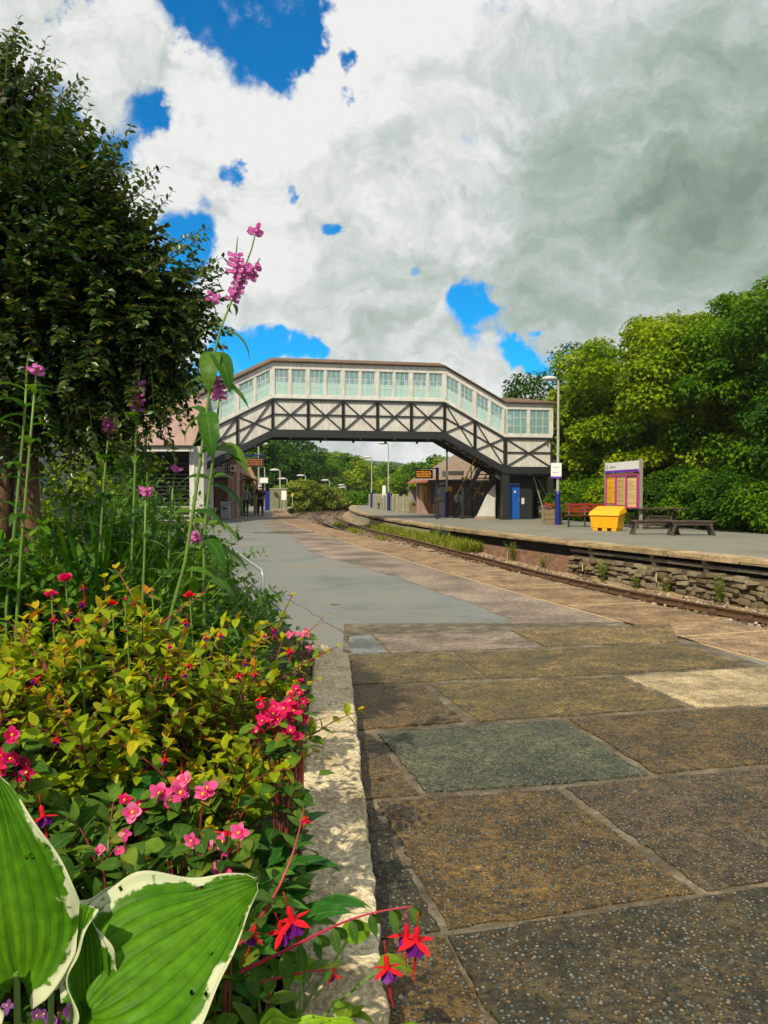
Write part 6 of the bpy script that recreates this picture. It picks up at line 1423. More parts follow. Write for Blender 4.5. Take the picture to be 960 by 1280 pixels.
# strap leaves
def strap(label, x, y, n, h, seed, z0=.085):
    t_ = thing('strap_leaf_clump', label, 'plant', (x, y, z0), 0, 'strap leaved clumps'); L_ = Leaves(); r_ = random.Random(seed)
    for k in range(n):
        a = r_.uniform(0, 6.28); sp_ = r_.uniform(.03, .33); L_.add((r_.gauss(0, .07), r_.gauss(0, .07), 0), (math.cos(a)*sp_, math.sin(a)*sp_, 1), (-math.cos(a), -math.sin(a), .2+sp_), h*r_.uniform(.65, 1.1), r_.uniform(.018, .032), r_.uniform(.05, .45), r_.random())
    L_.build('foliage', m_strap, t_, rows=9, prof=(.75, .45), fold=.4); return t_
m_strap = leafmat('strap leaf', [(0, (.035, .11, .012)), (.6, (.07, .18, .016)), (1, (.16, .26, .03))], rough=.42, trans=.38, patch=False)
strap('tall strap-leaved clump left of the pink flower spikes', -1.16, 3.05, 95, 1.0, 1, .3); strap('strap-leaved clump leaning right below the pink flower spikes', -.95, 3.2, 70, .78, 2, .3); strap('strap-leaved clump behind the reddish tree trunks', -1.42, 3.2, 60, .95, 3, .3)
# ------------------------------------------------------------------ blossoms
m_mag = leafmat('magenta begonia petal', [(0, (.46, .005, .05)), (.6, (.66, .012, .12)), (1, (.80, .05, .25))], rough=.5, trans=.3, patch=False); m_pnk = leafmat('pink begonia petal', [(0, (.60, .03, .18)), (.6, (.74, .10, .30)), (1, (.84, .26, .45))], rough=.5, trans=.3, patch=False)
m_red = leafmat('crimson petal', [(0, (.50, .005, .015)), (1, (.72, .02, .03))], rough=.4, trans=.25, patch=False); m_yc = plain('yellow stamens', (.75, .45, .03)); m_pur = leafmat('violet petal', [(0, (.10, .008, .15)), (1, (.20, .02, .28))], rough=.45, trans=.2, patch=False)
m_lil = leafmat('lilac pink floret', [(0, (.55, .12, .42)), (1, (.78, .30, .62))], rough=.5, trans=.35, patch=False); m_cal = leafmat('green calyx', [(0, (.05, .09, .02)), (1, (.16, .18, .06))], rough=.5, trans=.2, patch=False)
def beg_proto(mt, var=0):
    r_ = random.Random(var*31+7); L_ = Leaves()
    for k in range((4, 5, 4, 3)[var]):
        a = k*2*math.pi/(4, 5, 4, 3)[var]+r_.uniform(-.25, .25); e = (.25, .5, .8, 1.3)[var]+r_.uniform(-.15, .3); l_ = r_.uniform(.013, .019)
        L_.add((0, 0, 0), (math.cos(a), math.sin(a), e), (-math.cos(a)*.6, -math.sin(a)*.6, 1), l_, l_*r_.uniform(.62, .95), r_.uniform(-.1, .5), r_.random())
    if var in (1, 2):
        for k in range(3): a = r_.uniform(0, 6.28); L_.add((0, 0, 0), (math.cos(a), math.sin(a), 1.2), (-math.cos(a), -math.sin(a), .5), .011, .008, .1, r_.random())
    o = L_.build('flower', mt, None, rows=7, prof=(1.0, .6), fold=.22, wave=.018); c = MB(); c.lathe([(0, .006), (.0024, .0045), (.0028, .001), (0, 0)], n=7); cc = c.build('stamens', m_yc, o, smooth=True); return o
protos = {}
def begonia(label, px, py, d, n, spread, mt, seed, sc=1.0, zbase=.085, leafn=85):
    r_ = random.Random(seed); c = P(px, py, d); t_ = thing('begonia', label, 'begonia', (c.x, c.y, zbase), 0, 'begonias in the bed'); pts = []
    for k in range(n):
        v = Vector((r_.gauss(0, 1), r_.gauss(0, .6), r_.gauss(0, .9)))*spread*.55; v.y -= .02
        key = (mt.name, (0, 1, 2, 1, 2, 3)[r_.randrange(6)])
        if key not in protos: f = beg_proto(mt, key[1]); protos[key] = f
        else: f = copy_tree(protos[key])
        f.parent = t_; f.location = Vector((0, 0, c.z-zbase))+v; s = sc*1.4*r_.uniform(.65, 1.15); f.scale = (s*r_.uniform(.8, 1.1), s, s)
        f.rotation_euler = Vector((r_.gauss(-.1, .5), r_.gauss(-.9, .4), r_.gauss(.75, .4))).to_track_quat('Z', 'Y').to_euler(); pts.append(f.location.copy())
    mb = MB(); L_ = Leaves()
    for q in pts[::2]: mb.tube([(0, 0, 0), Vector((q.x*.4, q.y*.4+.02, q.z*.6)), q], .002, n=5, cap=False)
    for k in range(int(leafn*.6)): q = pts[k % len(pts)]+Vector((r_.gauss(0, .018), r_.gauss(.012, .01), -abs(r_.gauss(.02, .015)))); L_.add(q, Vector((r_.gauss(0, 1), r_.gauss(-.3, 1), .1)), Vector((r_.gauss(0, .3), r_.gauss(-.2, .3), 1)), .042, .028, .3)
    for k in range(leafn):
        t = r_.random(); q = Vector((r_.gauss(0, spread*.7), r_.gauss(-.01, .05), (c.z-zbase)*t*.95)); L_.add(q, Vector((r_.gauss(0, 1), r_.gauss(-.3, 1), .1)), Vector((r_.gauss(0, .3), r_.gauss(0, .3), 1)), .05, .036, .3)
    mb.build('stem', m_rstem, t_); L_.build('foliage', m_green, t_, prof=(.7, .6)); return t_
begonia('magenta begonia hanging over the inner kerb edge', 352, 898, 2.0, 30, .055, m_mag, 1, 1.15)
begonia('light pink begonia in the middle of the lower bed', 222, 992, 1.5, 12, .045, m_pnk, 2, 1.0)
begonia('pink begonia behind the big hosta leaf, right of the light pink one', 276, 1052, 1.35, 8, .04, m_pnk, 3, .95)
begonia('small pink begonia left of the light pink cluster', 178, 1010, 1.5, 7, .04, m_mag, 4, .8)
begonia('deep pink begonia at the left picture border', 14, 950, 1.5, 18, .04, m_mag, 5, .95)
begonia('small magenta begonia among the golden leaves by the kerb corner', 372, 855, 2.2, 6, .04, m_mag, 6, .8, leafn=8)
begonia('pink begonia under the pale leaves near the rail', 375, 790, 2.35, 5, .04, m_pnk, 7, .8, leafn=8)
begonia('small rosy begonia in the lower left foliage', 150, 1056, 1.3, 4, .03, m_pnk, 8, .75, leafn=10)
# scattered red fuchsia blossoms in the golden shrubs
def bell_proto():
    L_ = Leaves()
    for k in range(4): a = k*math.pi/2+.4; L_.add((0, 0, -.012), (math.cos(a), math.sin(a), -.35), (math.cos(a)*.3, math.sin(a)*.3, 1), .034, .0125, -.15, .8)
    o = L_.build('flower', m_red, None, rows=6, prof=(.8, .9), fold=.3); t = MB(); t.tube([(0, 0, .03), (0, 0, .008)], .0008, n=5); t.lathe([(0, .010), (.0045, .004), (.004, -.005), (.0055, -.014)], n=10); t.build('tube', m_red, o, smooth=True)
    c = Leaves()
    for k in range(5): a = k*1.257; c.add((math.cos(a)*.003, math.sin(a)*.003, -.012), (math.cos(a)*.4, math.sin(a)*.4, -1), (math.cos(a), math.sin(a), .3), .022, .020, -.1)
    c.build('corolla', m_pur, o, rows=5, prof=(1.1, .5), fold=.1); s = MB()
    for k in range(5): a = k*1.3; s.tube([(0, 0, -.015), (math.cos(a)*.002, math.sin(a)*.002, -.05-.006*k)], .0006, n=4)
    s.build('stamens', m_red, o); return o
BELL = bell_proto(); first = [True]
def bell(parent, wpos, sc=1, rz=0, tilt=(0, 0)):
    f = BELL if first[0] else copy_tree(BELL); first[0] = False; f.parent = parent; f.location = Vector(wpos)-Vector(parent.location); f.scale = (sc,)*3; f.rotation_euler = (tilt[0], tilt[1], rz); return f
r_ = random.Random(9)
for (px_, py_, d, k, n, s_) in ((245, 800, 2.1, 2, 7, 60), (300, 830, 2.1, 2, 9, 45), (330, 790, 2.2, 3, 7, 40), (370, 815, 2.25, 3, 5, 30), (120, 770, 2.1, 1, 5, 40), (225, 850, 1.95, 5, 5, 30), (320, 880, 2.05, 7, 5, 22), (60, 860, 1.75, 4, 4, 60), (200, 930, 1.75, 5, 4, 40), (95, 765, 2.1, 0, 5, 30)):
    for j in range(int(n*.5)): bell(gt[k], P(px_+r_.gauss(0, s_*.6), py_+r_.gauss(0, s_*.4), d-.1), r_.uniform(.38, .62), r_.uniform(0, 6), (r_.gauss(0, .3), r_.gauss(0, .3)))
# rose-like flowers above the golden row
def rose(label, px, py, d, s, n, mt):
    c = P(px, py, d); t_ = thing('rose', label, 'rose', (c.x, c.y+.02, .085), 0, 'roses in the bed'); F = Leaves(); h = c.z-.085; r_ = random.Random(px)
    for k in range(n): a = k*2.4; e = .15+.85*k/n; F.add((0, -.02, h-.01), (math.cos(a)*e, math.sin(a)*e-.35, 1.25-e), (-math.cos(a), -math.sin(a), e), s*(.6+.5*e), s*.9, -.35+.5*e)
    F.build('flower', mt, t_, rows=6, prof=(1.15, .4), fold=.1); mb = MB(); mb.tube([(0, 0, 0), (.02, 0, h*.5), (0, -.02, h-.01)], .003, n=5); mb.build('stem', m_gstem, t_); L_ = Leaves()
    for k in range(14): L_.add((r_.gauss(0, .02), 0, h*r_.uniform(.3, .95)), rv(), rv(.3)+Vector((0, 0, 1)), .05, .03, .3)
    L_.build('foliage', m_green, t_)
rose('largest crimson pink rose above the golden leaves at the left', 82, 722, 2.35, .030, 16, m_mag); rose('smaller magenta rose just below the large rose', 64, 741, 2.3, .024, 12, m_mag); rose('tiny magenta bud under the two roses', 97, 773, 2.0, .014, 8, m_mag); rose('tiny rosy bud right of the two roses', 156, 746, 2.2, .012, 7, m_mag)
rose('red blossom behind the golden leaves left of the middle', 140, 752, 2.3, .02, 9, m_red); rose('red blossom at the top middle of the golden leaves', 237, 742, 2.5, .022, 10, m_red); rose('small pink bud under the tall flower spike', 190, 735, 2.4, .012, 7, m_pnk)
# hanging fuchsia branch over the kerb
hf = thing('hanging_fuchsia', 'fuchsia branch with crimson and violet bells hanging over the kerb', 'fuchsia', tuple(P(300, 1275, 1.3)), 0)
hf.location = (-.26, 1.32, .085)
for i, pts_ in enumerate((((300, 1215, 1.32), (370, 1182, 1.27), (430, 1150, 1.24), (480, 1136, 1.22), (515, 1133, 1.21)), ((320, 1230, 1.3), (360, 1218, 1.27), (395, 1212, 1.25), (410, 1212, 1.24)), ((300, 1180, 1.35), (340, 1130, 1.33), (370, 1062, 1.38), (380, 1010, 1.4)))):
    L_, mb, pp = shoot(hf, [P(*p) for p in pts_], .058, .024, m_green, m_rstem, 700+i, node=.034, gold=False, hang=(i == 0)); mb.build('twig', plain('crimson twig', (.40, .03, .06)), hf); L_.build('foliage', m_green, hf, fold=.2)
for (px_, py_, d, s, rz) in ((521, 1165, 1.20, 1.12, .2), (508, 1160, 1.22, .95, 1.1), (483, 1200, 1.21, 1.0, 2), (415, 1214, 1.24, .55, 1), (362, 1140, 1.30, 1.25, .5), (350, 1158, 1.31, 1.0, 2.4), (318, 1162, 1.33, .8, 2.2), (284, 1036, 1.5, 1.0, .8), (300, 1050, 1.5, .9, 2), (382, 1022, 1.42, .5, 1), (52, 1012, 1.45, 1.0, 1)):
    bell(hf, P(px_, py_, d), s, rz, (random.uniform(-.35, .35), random.uniform(-.35, .35)))
# ------------------------------------------------------------------ hostas
def hostamat(name, c1, c2, edge, thr=.30):
    m = leafmat(name, [(0, c1), (1, c2)], rough=.42, trans=.38, margin=(edge, thr) if edge else None, patch=True, ribs=True)
    return m
m_hos = hostamat('variegated hosta leaf', (.045, .165, .006), (.11, .27, .010), (.60, .62, .42), .745); m_hos2 = hostamat('yellow green hosta leaf', (.18, .36, .012), (.26, .42, .02), None)
def big_leaf(t_, base, tip, nrm, W, mt, seed, cup=.18, bend=.35, petiole=None, name='leaf', twist=0, asym=0):
    o = Vector(t_.location); base = Vector(base); tip = Vector(tip); d = tip-base; L = d.length; d.normalize(); nrm = Vector(nrm); sd = d.cross(nrm).normalized(); n = sd.cross(d).normalized()
    NU, NV = 60, 45; r_ = random.Random(seed); vs = []; at = []; ph = r_.uniform(0, 6)
    for i in range(NU):
        u = i/(NU-1); w = (math.sin(math.pi*min(1, max(0, u))**.62)**.72)*(1-.25*u)*W/2
        if u < .12: w = W/2*(.25+.62*(u/.12)**.6)*.9
        if u > .97: w = max(.0008, w*(1-u)/.03*.6)
        for j in range(NV):
            v = -1+2*j/(NV-1); a = abs(v); back = -.05*L*max(0, 1-u*5)*a*a*2
            z = cup*W*a**1.5*.6 - bend*L*(u**2)*.5 + .0090*abs(math.sin(a*17+u*1.2))*(1-a*.3)*min(1, u*8) + .010*math.sin(u*9+ph+v*2)*a**2 + .006*math.sin(u*17+ph*2)*a**4
            p = base+d*(L*u+back)+sd*(v*w+asym*w*(1-u))+n*(z-.012*W*0+(-.004*max(0, 1-a*12)))
            vs.append(p-o); at.append((r_.random()*.1+.45+.35*math.sin(u*3+a*4+ph)*.5, a, u, 1))
    q = [(i*NV+j, i*NV+j+1, (i+1)*NV+j+1, (i+1)*NV+j) for i in range(NU-1) for j in range(NV-1)]
    # a few slug holes
    holes_ = [(r_.uniform(.3, .9), r_.choice((-1, 1))*r_.uniform(.35, .95), r_.uniform(.008, .017)) for _ in range(7)]
    keep = []
    for k, f in enumerate(q):
        i, j = divmod(k, NV-1); u = (i+.5)/(NU-1); v = -1+2*(j+.5)/(NV-1)
        if any(((u-hu)*1.0)**2+((v-hv)*.42)**2 < hr*hr for hu, hv, hr in holes_): continue
        keep.append(f)
    ob = linkmesh(name, np.array(vs), np.array(keep), mt, t_, attr=np.array(at), smooth=True)
    so_ = ob.modifiers.new('thick', 'SOLIDIFY'); so_.thickness = .0007
    if petiole is not None:
        mb = MB(); b0 = Vector(petiole)-o; mb.tube([b0, b0.lerp(base-o, .55)+Vector((0, 0, .03)), base-o+d*.01], [.006, .005, .0042], n=8); mb.build('stalk', m_gstem, ob)
    return ob
hx = thing('hosta', 'large variegated hosta with white leaf margins in the near left corner', 'hosta', (-.42, .92, .085))
C0 = Vector((-.40, .93, .085))
big_leaf(hx, P(22, 1225, .98), P(-12, 962, 1.02), (.15, -1, .35), .205, m_hos, 1, petiole=C0+Vector((-.05, 0, 0)), bend=.10, cup=.22)
big_leaf(hx, P(112, 1262, .95), P(322, 1098, 1.07), (-.12, -.55, .95), .27, m_hos, 2, petiole=C0+Vector((.03, 0, 0)), bend=.16, cup=.10)
big_leaf(hx, P(85, 1200, 1.06), P(185, 1098, 1.16), (0, -.5, .85), .12, m_hos, 3, petiole=C0+Vector((0, .03, 0)), bend=.3)
big_leaf(hx, P(98, 1290, .96), P(100, 1130, .98), (.9, -.5, .1), .075, m_hos, 4, petiole=C0+Vector((.01, .0, 0)), bend=.05, cup=.5)
big_leaf(hx, P(60, 1190, 1.08), P(110, 1230, 1.0), (.0, -.3, .9), .10, m_hos, 5, petiole=C0+Vector((-.02, .02, 0)), bend=.3)
big_leaf(hx, P(-70, 1290, .9), P(-30, 1190, .9), (.2, -.8, .5), .14, m_hos, 6, petiole=C0+Vector((-.1, -.02, 0)))
hy = thing('hosta', 'yellow green ribbed hosta leaf rising at the bottom of the bed', 'hosta', (-.14, .98, .085)); big_leaf(hy, P(330, 1330, 1.05), P(445, 1278, 1.12), (-.2, -.35, 1), .12, m_hos2, 7, petiole=(-.15, .99, .085), bend=.35, cup=.12)
# purple flowered low plant under the hosta
begonia('low violet flowered plant in the shade below the hosta', 60, 1255, 1.25, 8, .05, leafmat('dusky violet petal', [(0, (.18, .05, .22)), (1, (.30, .12, .33))], patch=False), 15, .8, leafn=30)
# ------------------------------------------------------------------ obedient plants (tall stems, opposite drooping leaves, pink spikes)
m_ob = leafmat('obedient plant leaf', [(0, (.03, .10, .014)), (.6, (.06, .16, .018)), (1, (.13, .22, .03))], rough=.38, trans=.35, vein=(.12, .22, .06))
def floret_spike(t_, pts, r0, bl, seed, fl=.019):
    """spike along pts; bl = list of (from, to) fractions in bloom; calyces elsewhere"""
    o = Vector(t_.location); r_ = random.Random(seed); C_ = Leaves(); mb = MB(); F = Leaves(); n = max(8, int(sum((pts[i+1]-pts[i]).length for i in range(len(pts)-1))/.0085))
    pp = []
    for j in range(n+1):
        t = j/n*(len(pts)-1); i = min(len(pts)-2, int(t)); pp.append(pts[i].lerp(pts[i+1], t-i)-o)
    mb.tube(pp[::4]+[pp[-1]], [.0022]*(len(pp[::4]))+[.0006], n=6)
    for j in range(n):
        d = (pp[min(j+1, n)]-pp[max(0, j-1)]).normalized(); a = d.cross(Vector((0, 1, 0))).normalized(); b = d.cross(a); t = j/n; inb = any(x0 <= t <= x1 for x0, x1 in bl)
        for k in range(2):
            an_ = (j % 2)*math.pi/2+k*math.pi+r_.uniform(-.2, .2); o_ = a*math.cos(an_)+b*math.sin(an_); tap = 1-.6*t
            C_.add(pp[j], o_+d*.7, d, .013*tap, .009*tap, -.1)
            if inb:
                f_ = fl*r_.uniform(.8, 1.2); base = pp[j]+o_*.003; tipd = (o_+d*.35+Vector((r_.gauss(0, .15), r_.gauss(0, .15), r_.gauss(-.05, .1)))).normalized(); e = base+tipd*f_
                sd_ = tipd.cross(d).normalized()
                for (q, nn_, w_) in ((d*.25, d, .012), (sd_*.25, sd_, .011), (-sd_*.25, -sd_, .011), (-d*.25, -d, .012)): F.add(base, tipd+q, nn_, f_*1.3, w_*1.15, .05); F.add(e, tipd*.7+q*4.0, -nn_+tipd*.3, .009, .012, .3)
    C_.build('calyx', m_cal, t_, rows=3, prof=(.8, .8)); mb.build('spike_stem', m_gstem, t_)
    if len(F.p): F.build('blossom', m_lil, t_, rows=4, prof=(.9, .6), fold=.4)
def obedient(label, path, leaves, spikes, seed, th=.0055, auto=None, LL=.11):
    pts = [P(*p) for p in path]; t_ = thing('obedient_plant', label, 'flower', (pts[0].x, pts[0].y, .085), 0, 'obedient plants in the bed'); o = Vector(t_.location); r_ = random.Random(seed); mb = MB()
    full = [Vector((pts[0].x, pts[0].y, .085))]+pts; mb.tube([p-o for p in full], [th*(1.15-.55*i/(len(full)-1)) for i in range(len(full))], n=8); mb.build('stem', m_gstem, t_, smooth=True); L_ = Leaves()
    for (a, b, w) in leaves:
        A_ = P(*a); B_ = P(*b); L_.add(A_-o, (B_-A_)+Vector((0, 0, .45*(B_-A_).length)), Vector((0, -.35, 1)), (B_-A_).length*1.15, w, .75, r_.random())
    if auto:
        for k in range(auto):
            t = (k+.6)/auto*(len(full)-1); i = min(len(full)-2, int(t)); p = full[i].lerp(full[i+1], t-i); an_ = k*1.57+r_.uniform(-.3, .3)
            for s in (0, math.pi): sc = LL*r_.uniform(.7, 1.1); L_.add(p-o, (math.cos(an_+s), math.sin(an_+s)*.8, .75), (0, 0, 1), sc, sc*.24, r_.uniform(.5, .9), r_.random())
    if len(L_.p): L_.build('foliage', m_ob, t_, rows=9, prof=(.7, .75), fold=.35)
    for k, (sp_, bl) in enumerate(spikes): floret_spike(t_, [P(*p) for p in sp_], .01, bl, seed*10+k)
    return t_
D0 = 2.55
obedient('tallest obedient plant with branched pink spikes against the sky', [(205, 800, D0), (232, 700, D0), (247, 600, D0), (258, 520, D0), (266, 450, D0), (276, 410, D0), (290, 375, D0)],
 [((276, 412, D0), (238, 420, D0), 0.028), ((278, 412, D0), (318, 440, D0), 0.028), ((268, 440, D0), (258, 478, D0-.1), 0.070), ((268, 442, D0), (285, 476, D0-.1), 0.063), ((258, 520, D0), (232, 500, D0), 0.042), ((247, 570, D0), (300, 560, D0), 0.059), ((258, 520, D0), (222, 545, D0), 0.042), ((240, 640, D0), (200, 650, D0), 0.042), ((240, 640, D0), (285, 655, D0), 0.042), ((288, 380, D0), (285, 392, D0), 0.028), ((290, 380, D0), (298, 393, D0), 0.028), ((258, 515, D0), (262, 560, D0-.1), 0.070), ((228, 715, D0), (275, 720, D0), 0.042), ((228, 715, D0), (190, 730, D0), 0.042), ((262, 480, D0), (305, 492, D0-.1), 0.031), ((262, 480, D0), (228, 472, D0), 0.031)],
 [([(290, 376, D0), (302, 345, D0), (315, 310, D0), (322, 280, D0)], [(.0, .42), (.82, .95)]), ([(292, 372, D0), (294, 335, D0), (297, 295, D0)], [(.35, .72)]), ([(300, 355, D0), (316, 340, D0), (325, 322, D0)], [(.25, .75)]), ([(276, 412, D0), (270, 392, D0), (264, 362, D0)], [(.72, .9)]), ([(272, 470, D0), (275, 500, D0-.0), (270, 470, D0), (268, 440, D0)], [(0, .3)])], 1, th=.0062)
D1 = 2.65
obedient('obedient plant with arching leaves, second stem right of the tallest', [(318, 690, D1), (255, 680, D1), (258, 640, D1), (268, 560, D1), (273, 510, D1), (276, 470, D1)][1:],
 [((257, 655, D1), (225, 655, D1), 0.049), ((257, 655, D1), (300, 668, D1), 0.049), ((262, 600, D1), (215, 598, D1), 0.042), ((262, 605, D1), (312, 640, D1), 0.042), ((268, 560, D1), (304, 575, D1-.1), 0.070), ((252, 690, D1), (312, 700, D1), 0.049), ((252, 690, D1), (205, 705, D1), 0.049), ((268, 545, D1), (230, 560, D1), 0.042), ((250, 725, D1), (300, 745, D1), 0.049), ((250, 725, D1), (215, 745, D1), 0.049), ((262, 600, D1), (290, 590, D1), 0.042), ((254, 672, D1), (275, 700, D1-.12), 0.056)], [([(275, 480, D1), (277, 455, D1), (280, 425, D1)], [])], 2, th=.0055)
D2 = 2.85
obedient('obedient plant with a full lilac head before the dark tree', [(160, 780, D2), (165, 690, D2), (168, 610, D2), (170, 540, D2), (171, 520, D2)], [], [([(171, 520, D2), (172, 500, D2), (173, 475, D2), (174, 462, D2)], [(.1, .62)])], 3, auto=11, LL=.14)
obedient('shorter obedient plant with a round lilac head left of the full one', [(120, 800, D2), (124, 700, D2), (130, 600, D2), (135, 550, D2)], [], [([(135, 548, D2), (137, 530, D2), (139, 505, D2)], [(.15, .6)])], 4, auto=11, LL=.14)
obedient('obedient plant near the left border with one small pink tip', [(20, 790, 2.4), (27, 680, 2.4), (37, 560, 2.4), (44, 480, 2.4)], [], [([(44, 484, 2.4), (45, 470, 2.4), (46, 452, 2.4)], [(.5, .85)])], 5, auto=10, LL=.13)
obedient('budding obedient plant stem before the reddish trunk', [(8, 760, 2.5), (20, 640, 2.5), (30, 530, 2.5), (33, 480, 2.5)], [], [([(33, 490, 2.5), (33, 465, 2.5), (36, 440, 2.5)], [])], 6, auto=9, LL=.13)
obedient('slim obedient plant with a pink dot before the striped stairs', [(210, 740, 3), (212, 660, 3), (217, 600, 3)], [], [([(217, 600, 3), (220, 585, 3), (215, 560, 3)], [(.35, .5)])], 7, auto=5, LL=.09)
obedient('low obedient plant with lilac florets at the foot of the stairs', [(238, 760, 3.0), (240, 710, 3.0), (242, 680, 3.0)], [], [([(242, 682, 3), (243, 665, 3), (244, 635, 3)], [(.1, .45)])], 8, auto=4, LL=.09)
obedient('obedient plant with one magenta floret among the rear leaves', [(178, 760, 2.7), (181, 680, 2.7), (182, 625, 2.7)], [], [([(182, 628, 2.7), (183, 612, 2.7), (184, 590, 2.7)], [(.2, .5)])], 9, auto=5, LL=.10)
# dried-head plant and the low rail
t_, tips = shrub('aster_plant', 'thin plant with rusty seed heads by the low tubular rail', G(322, 780).x-.12, 5.9, .72, .18, 9, .075, .014, m_mint, m_gstem, 801, group=None, goldtop=False, branch=1, cat='plant', sag=.1)
for q_ in tips[:12]:
    F = Leaves()
    for k in range(12): F.add(q_, rv()+Vector((0, 0, .6)), rv(), .022, .006, .2)
    F.build('flower_head', leafmat('rusty seed head', [(0, (.22, .05, .02)), (1, (.40, .13, .04))], patch=False) if 'rh' not in protos else protos['rh'], t_, rows=3)
    protos['rh'] = bpy.data.materials['rusty seed head']
t_ = thing('low_rail', 'low grey tubular rail curving along the end of the flower bed', 'rail', tuple(G(329, 782)))
o = Vector(t_.location); a = P(329, 712, o.y); pts = [(0, 0, -.02), (0, 0, a.z-.06), (-.015, .03, a.z-.015), (-.05, .08, a.z)]
b = P(300, 690, 9.3); pts += [(b.x-o.x, b.y-o.y, a.z), (b.x-o.x-.5, b.y-o.y+1.6, a.z), (b.x-o.x-.5, b.y-o.y+1.62, 0)]
mb = MB(); mb.tube(pts, .016, n=10); mb.build('rail', m_grey, t_, smooth=True)
shrub('bed_plant', 'rounded bush at the far end of the bed in front of the stairs', -2.2, 9.6, .5, .4, 12, .11, .05, m_varg, m_gstem, 820, group='leafy plants in the rear of the bed', goldtop=False, branch=4, node=.09)
shrub('bed_plant', 'leafy bush left of the striped stairs', -3.25, 10.2, 1.25, .5, 14, .12, .055, m_mint, m_gstem, 821, group='leafy plants in the rear of the bed', goldtop=False, branch=4, node=.09)
shrub('bed_plant', 'pale flowered bush before the covered stairs', -4.25, 12.2, 1.4, .5, 13, .13, .055, m_varg, m_gstem, 822, group='leafy plants in the rear of the bed', goldtop=False, branch=4, node=.10)

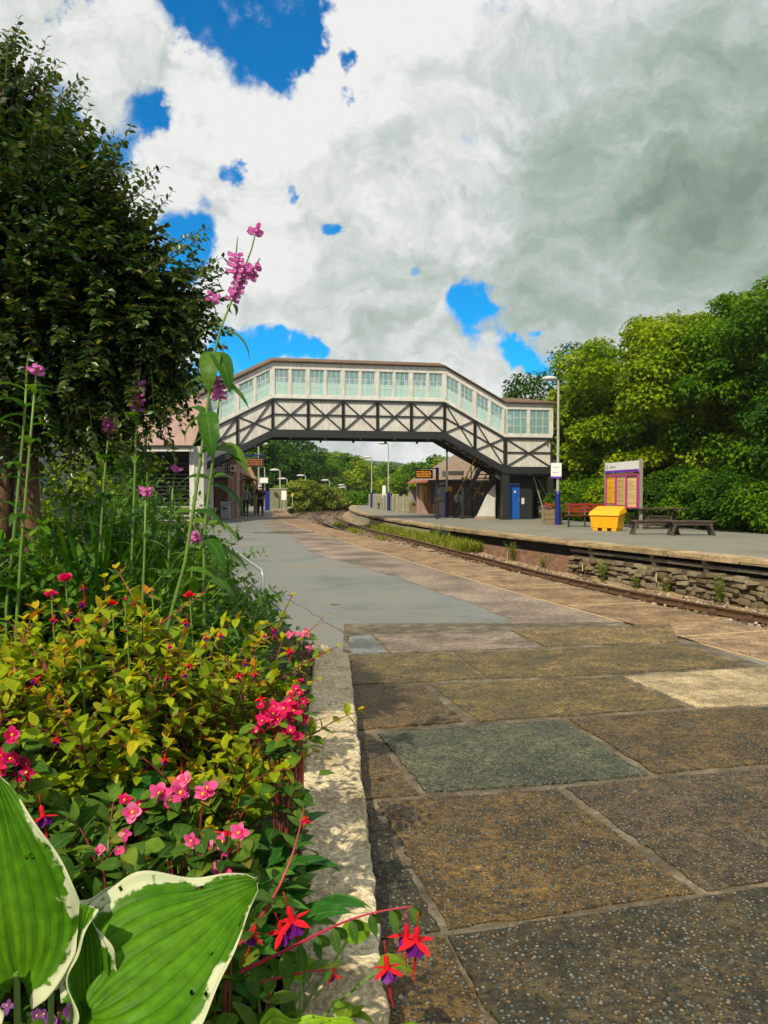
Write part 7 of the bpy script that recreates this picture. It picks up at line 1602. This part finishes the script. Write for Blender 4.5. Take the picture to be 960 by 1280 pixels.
# ------------------------------------------------------------------ people walking away on the left platform
def skinmesh(name, verts, edges, radii, m, parent=None, sub=2, root=0):
    me = bpy.data.meshes.new(name); me.from_pydata([tuple(v) for v in verts], edges, []); me.materials.append(m); o = bpy.data.objects.new(name, me); COL.objects.link(o)
    if parent: o.parent = parent
    sk = o.modifiers.new('skin', 'SKIN'); sk.use_smooth_shade = True
    for i, r in enumerate(radii): me.skin_vertices[0].data[i].radius = (r, r) if not isinstance(r, tuple) else r
    me.skin_vertices[0].data[root].use_root = True; s = o.modifiers.new('sub', 'SUBSURF'); s.levels = sub; s.render_levels = sub; return o
m_skin = plain('skin', (.52, .30, .21), rough=.6); 
def person(label, loc, rz, h, top, legc, hairc, step=1, armbend=0, coat=False, longhair=False, sleeve=True):
    s = h/1.75; t_ = thing('person', label, 'person', loc, rz)
    A, B = (.17, -.15) if step > 0 else (-.15, .17)     # feet fore and aft
    V = [(0, 0, .93), (0, 0, 1.10), (0, .01, 1.30), (0, .01, 1.44), (0, .015, 1.52), (0, .03, 1.60), (0, .03, 1.68), (0, .02, 1.735)]; Rr = [(.145, .10), (.13, .095), (.155, .10), (.13, .08), .05, (.072, .085), (.076, .092), .05]
    E = [(i, i+1) for i in range(7)]
    for sx_, f in ((-1, A), (1, B)):
        b = len(V); V += [(sx_*.09, 0, .88), (sx_*.095, f*.45, .49), (sx_*.10, f-.02, .10), (sx_*.10, f, .045), (sx_*.11, f+.15, .03)]; Rr += [.085, .058, .042, .042, .030]; E += [(0, b), (b, b+1), (b+1, b+2), (b+2, b+3), (b+3, b+4)]
    for sx_, f in ((-1, B), (1, A)):
        b = len(V); bend = armbend if sx_ > 0 else .02
        V += [(sx_*.19, .01, 1.41), (sx_*.235, f*.25, 1.15), (sx_*.25, f*.55+bend, .92), (sx_*.25, f*.62+bend, .86), (sx_*.25, f*.66+bend, .80)]; Rr += [.055, .042, .030, .026, .022]; E += [(3, b), (b, b+1), (b+1, b+2), (b+2, b+3), (b+3, b+4)]
        k = len(V)
        for q, (dy, ln_) in enumerate(((-.027, .055), (-.009, .068), (.009, .064), (.027, .05))): V += [(sx_*.25, f*.66+bend+dy, .775), (sx_*.243, f*.66+bend+dy, .775-ln_*.6), (sx_*.232, f*.66+bend+dy, .775-ln_)]; Rr += [.010, .009, .008]; E += [(b+4, k), (k, k+1), (k+1, k+2)]; k += 3
        V += [(sx_*.245, f*.66+bend+.038, .82), (sx_*.235, f*.66+bend+.052, .785)]; Rr += [.011, .009]; E += [(b+3, k), (k, k+1)]
    V = [Vector(v)*s for v in V]; Rr = [(a[0]*s, a[1]*s) if isinstance(a, tuple) else a*s for a in Rr]
    body = skinmesh('body', V, E, Rr, m_skin, t_)
    fc = MB(); fc.lathe([(0, .02), (.012, 0), (0, -.012)], n=8); nn = fc.build('nose', m_skin, t_, smooth=True); nn.location = Vector((0, .125, 1.635))*s
    e_ = MB()
    for sx_ in (-1, 1): e_.lathe([(0, .03), (.014, .018), (.012, -.012), (0, -.025)], o=Vector((sx_*.083, .03, 1.63))*s, n=8, sc=(.5, 1))
    for sx_ in (-1, 1): pass
    e_.build('ears', m_skin, t_, smooth=True)
    ey = MB()
    for sx_ in (-1, 1): ey.lathe([(0, .008), (.009, 0), (0, -.008)], o=Vector((sx_*.03, .108, 1.66))*s, n=8)
    ey.box(Vector((0, .108, 1.585))*s, (.04, .01, .008)); ey.build('face', m_blackp, t_, smooth=True)
    # clothes
    mt = plain('cloth '+label[:12], top, rough=.9); ml_ = plain('trousers '+label[:12], legc, rough=.9); k = 1.14; lo = .80 if coat else .87
    tv = [V[0]-Vector((0, 0, (.93-lo)*s)), V[1], V[2], V[3]]; tr = [(.165*s, .122*s), (.148*s, .112*s), (.172*s, .115*s), (.145*s, .09*s)]; te = [(0, 1), (1, 2), (2, 3)]
    base_ = 8+10
    for a in (0, 1):
        b = 18+a*19; i0 = len(tv); tv += [V[b], V[b+1]] + ([V[b+2]] if sleeve else [V[b].lerp(V[b+1], .98)+Vector((0, 0, -.02))]); tr += [.068*s, .055*s, .042*s if sleeve else .05*s]; te += [(3, i0), (i0, i0+1), (i0+1, i0+2)]
    skinmesh('jacket' if coat else 'shirt', tv, te, tr, mt, t_)
    lv = [V[0]+Vector((0, 0, .02))]; lr = [(.150*s, .108*s)]; le = []
    for a in (0, 1):
        b = 8+a*5; i0 = len(lv); lv += [V[b], V[b+1], V[b+2]]; lr += [.098*s, .075*s, .062*s]; le += [(0, i0), (i0, i0+1), (i0+1, i0+2)]
    skinmesh('trousers', lv, le, lr, ml_, t_)
    for a in (0, 1):
        b = 8+a*5; mb = MB(); p = V[b+3]; mb.box(p+Vector((0, .06*s, -.005)), (.10*s, .28*s, .085*s)); mb.build('shoe', m_blackp, t_, bevel=.03)
    hm = plain('hair '+label[:12], hairc, rough=.8); hv = [Vector((0, .0, 1.665))*s, Vector((0, -.005, 1.72))*s, Vector((0, -.015, 1.60 if not longhair else 1.54))*s]; hr = [(.092*s, .095*s), (.07*s, .075*s), (.07*s, .055*s) if not longhair else (.095*s, .06*s)]
    skinmesh('hair', hv, [(0, 1), (0, 2)], hr, hm, t_); return t_
p = G(307.5, 645); person('woman in a grey jacket and dark trousers walking away under the bridge', (p.x, p.y, 0), R(4), 1.66, (.27, .28, .26), (.02, .02, .022), (.035, .02, .014), 1, coat=True, longhair=True)
p = G(325.5, 645); person('grey haired man in black shirt and trousers walking away', (p.x, p.y, 0), R(2), 1.80, (.016, .016, .018), (.014, .014, .016), (.55, .52, .48), -1, armbend=.05, sleeve=False)
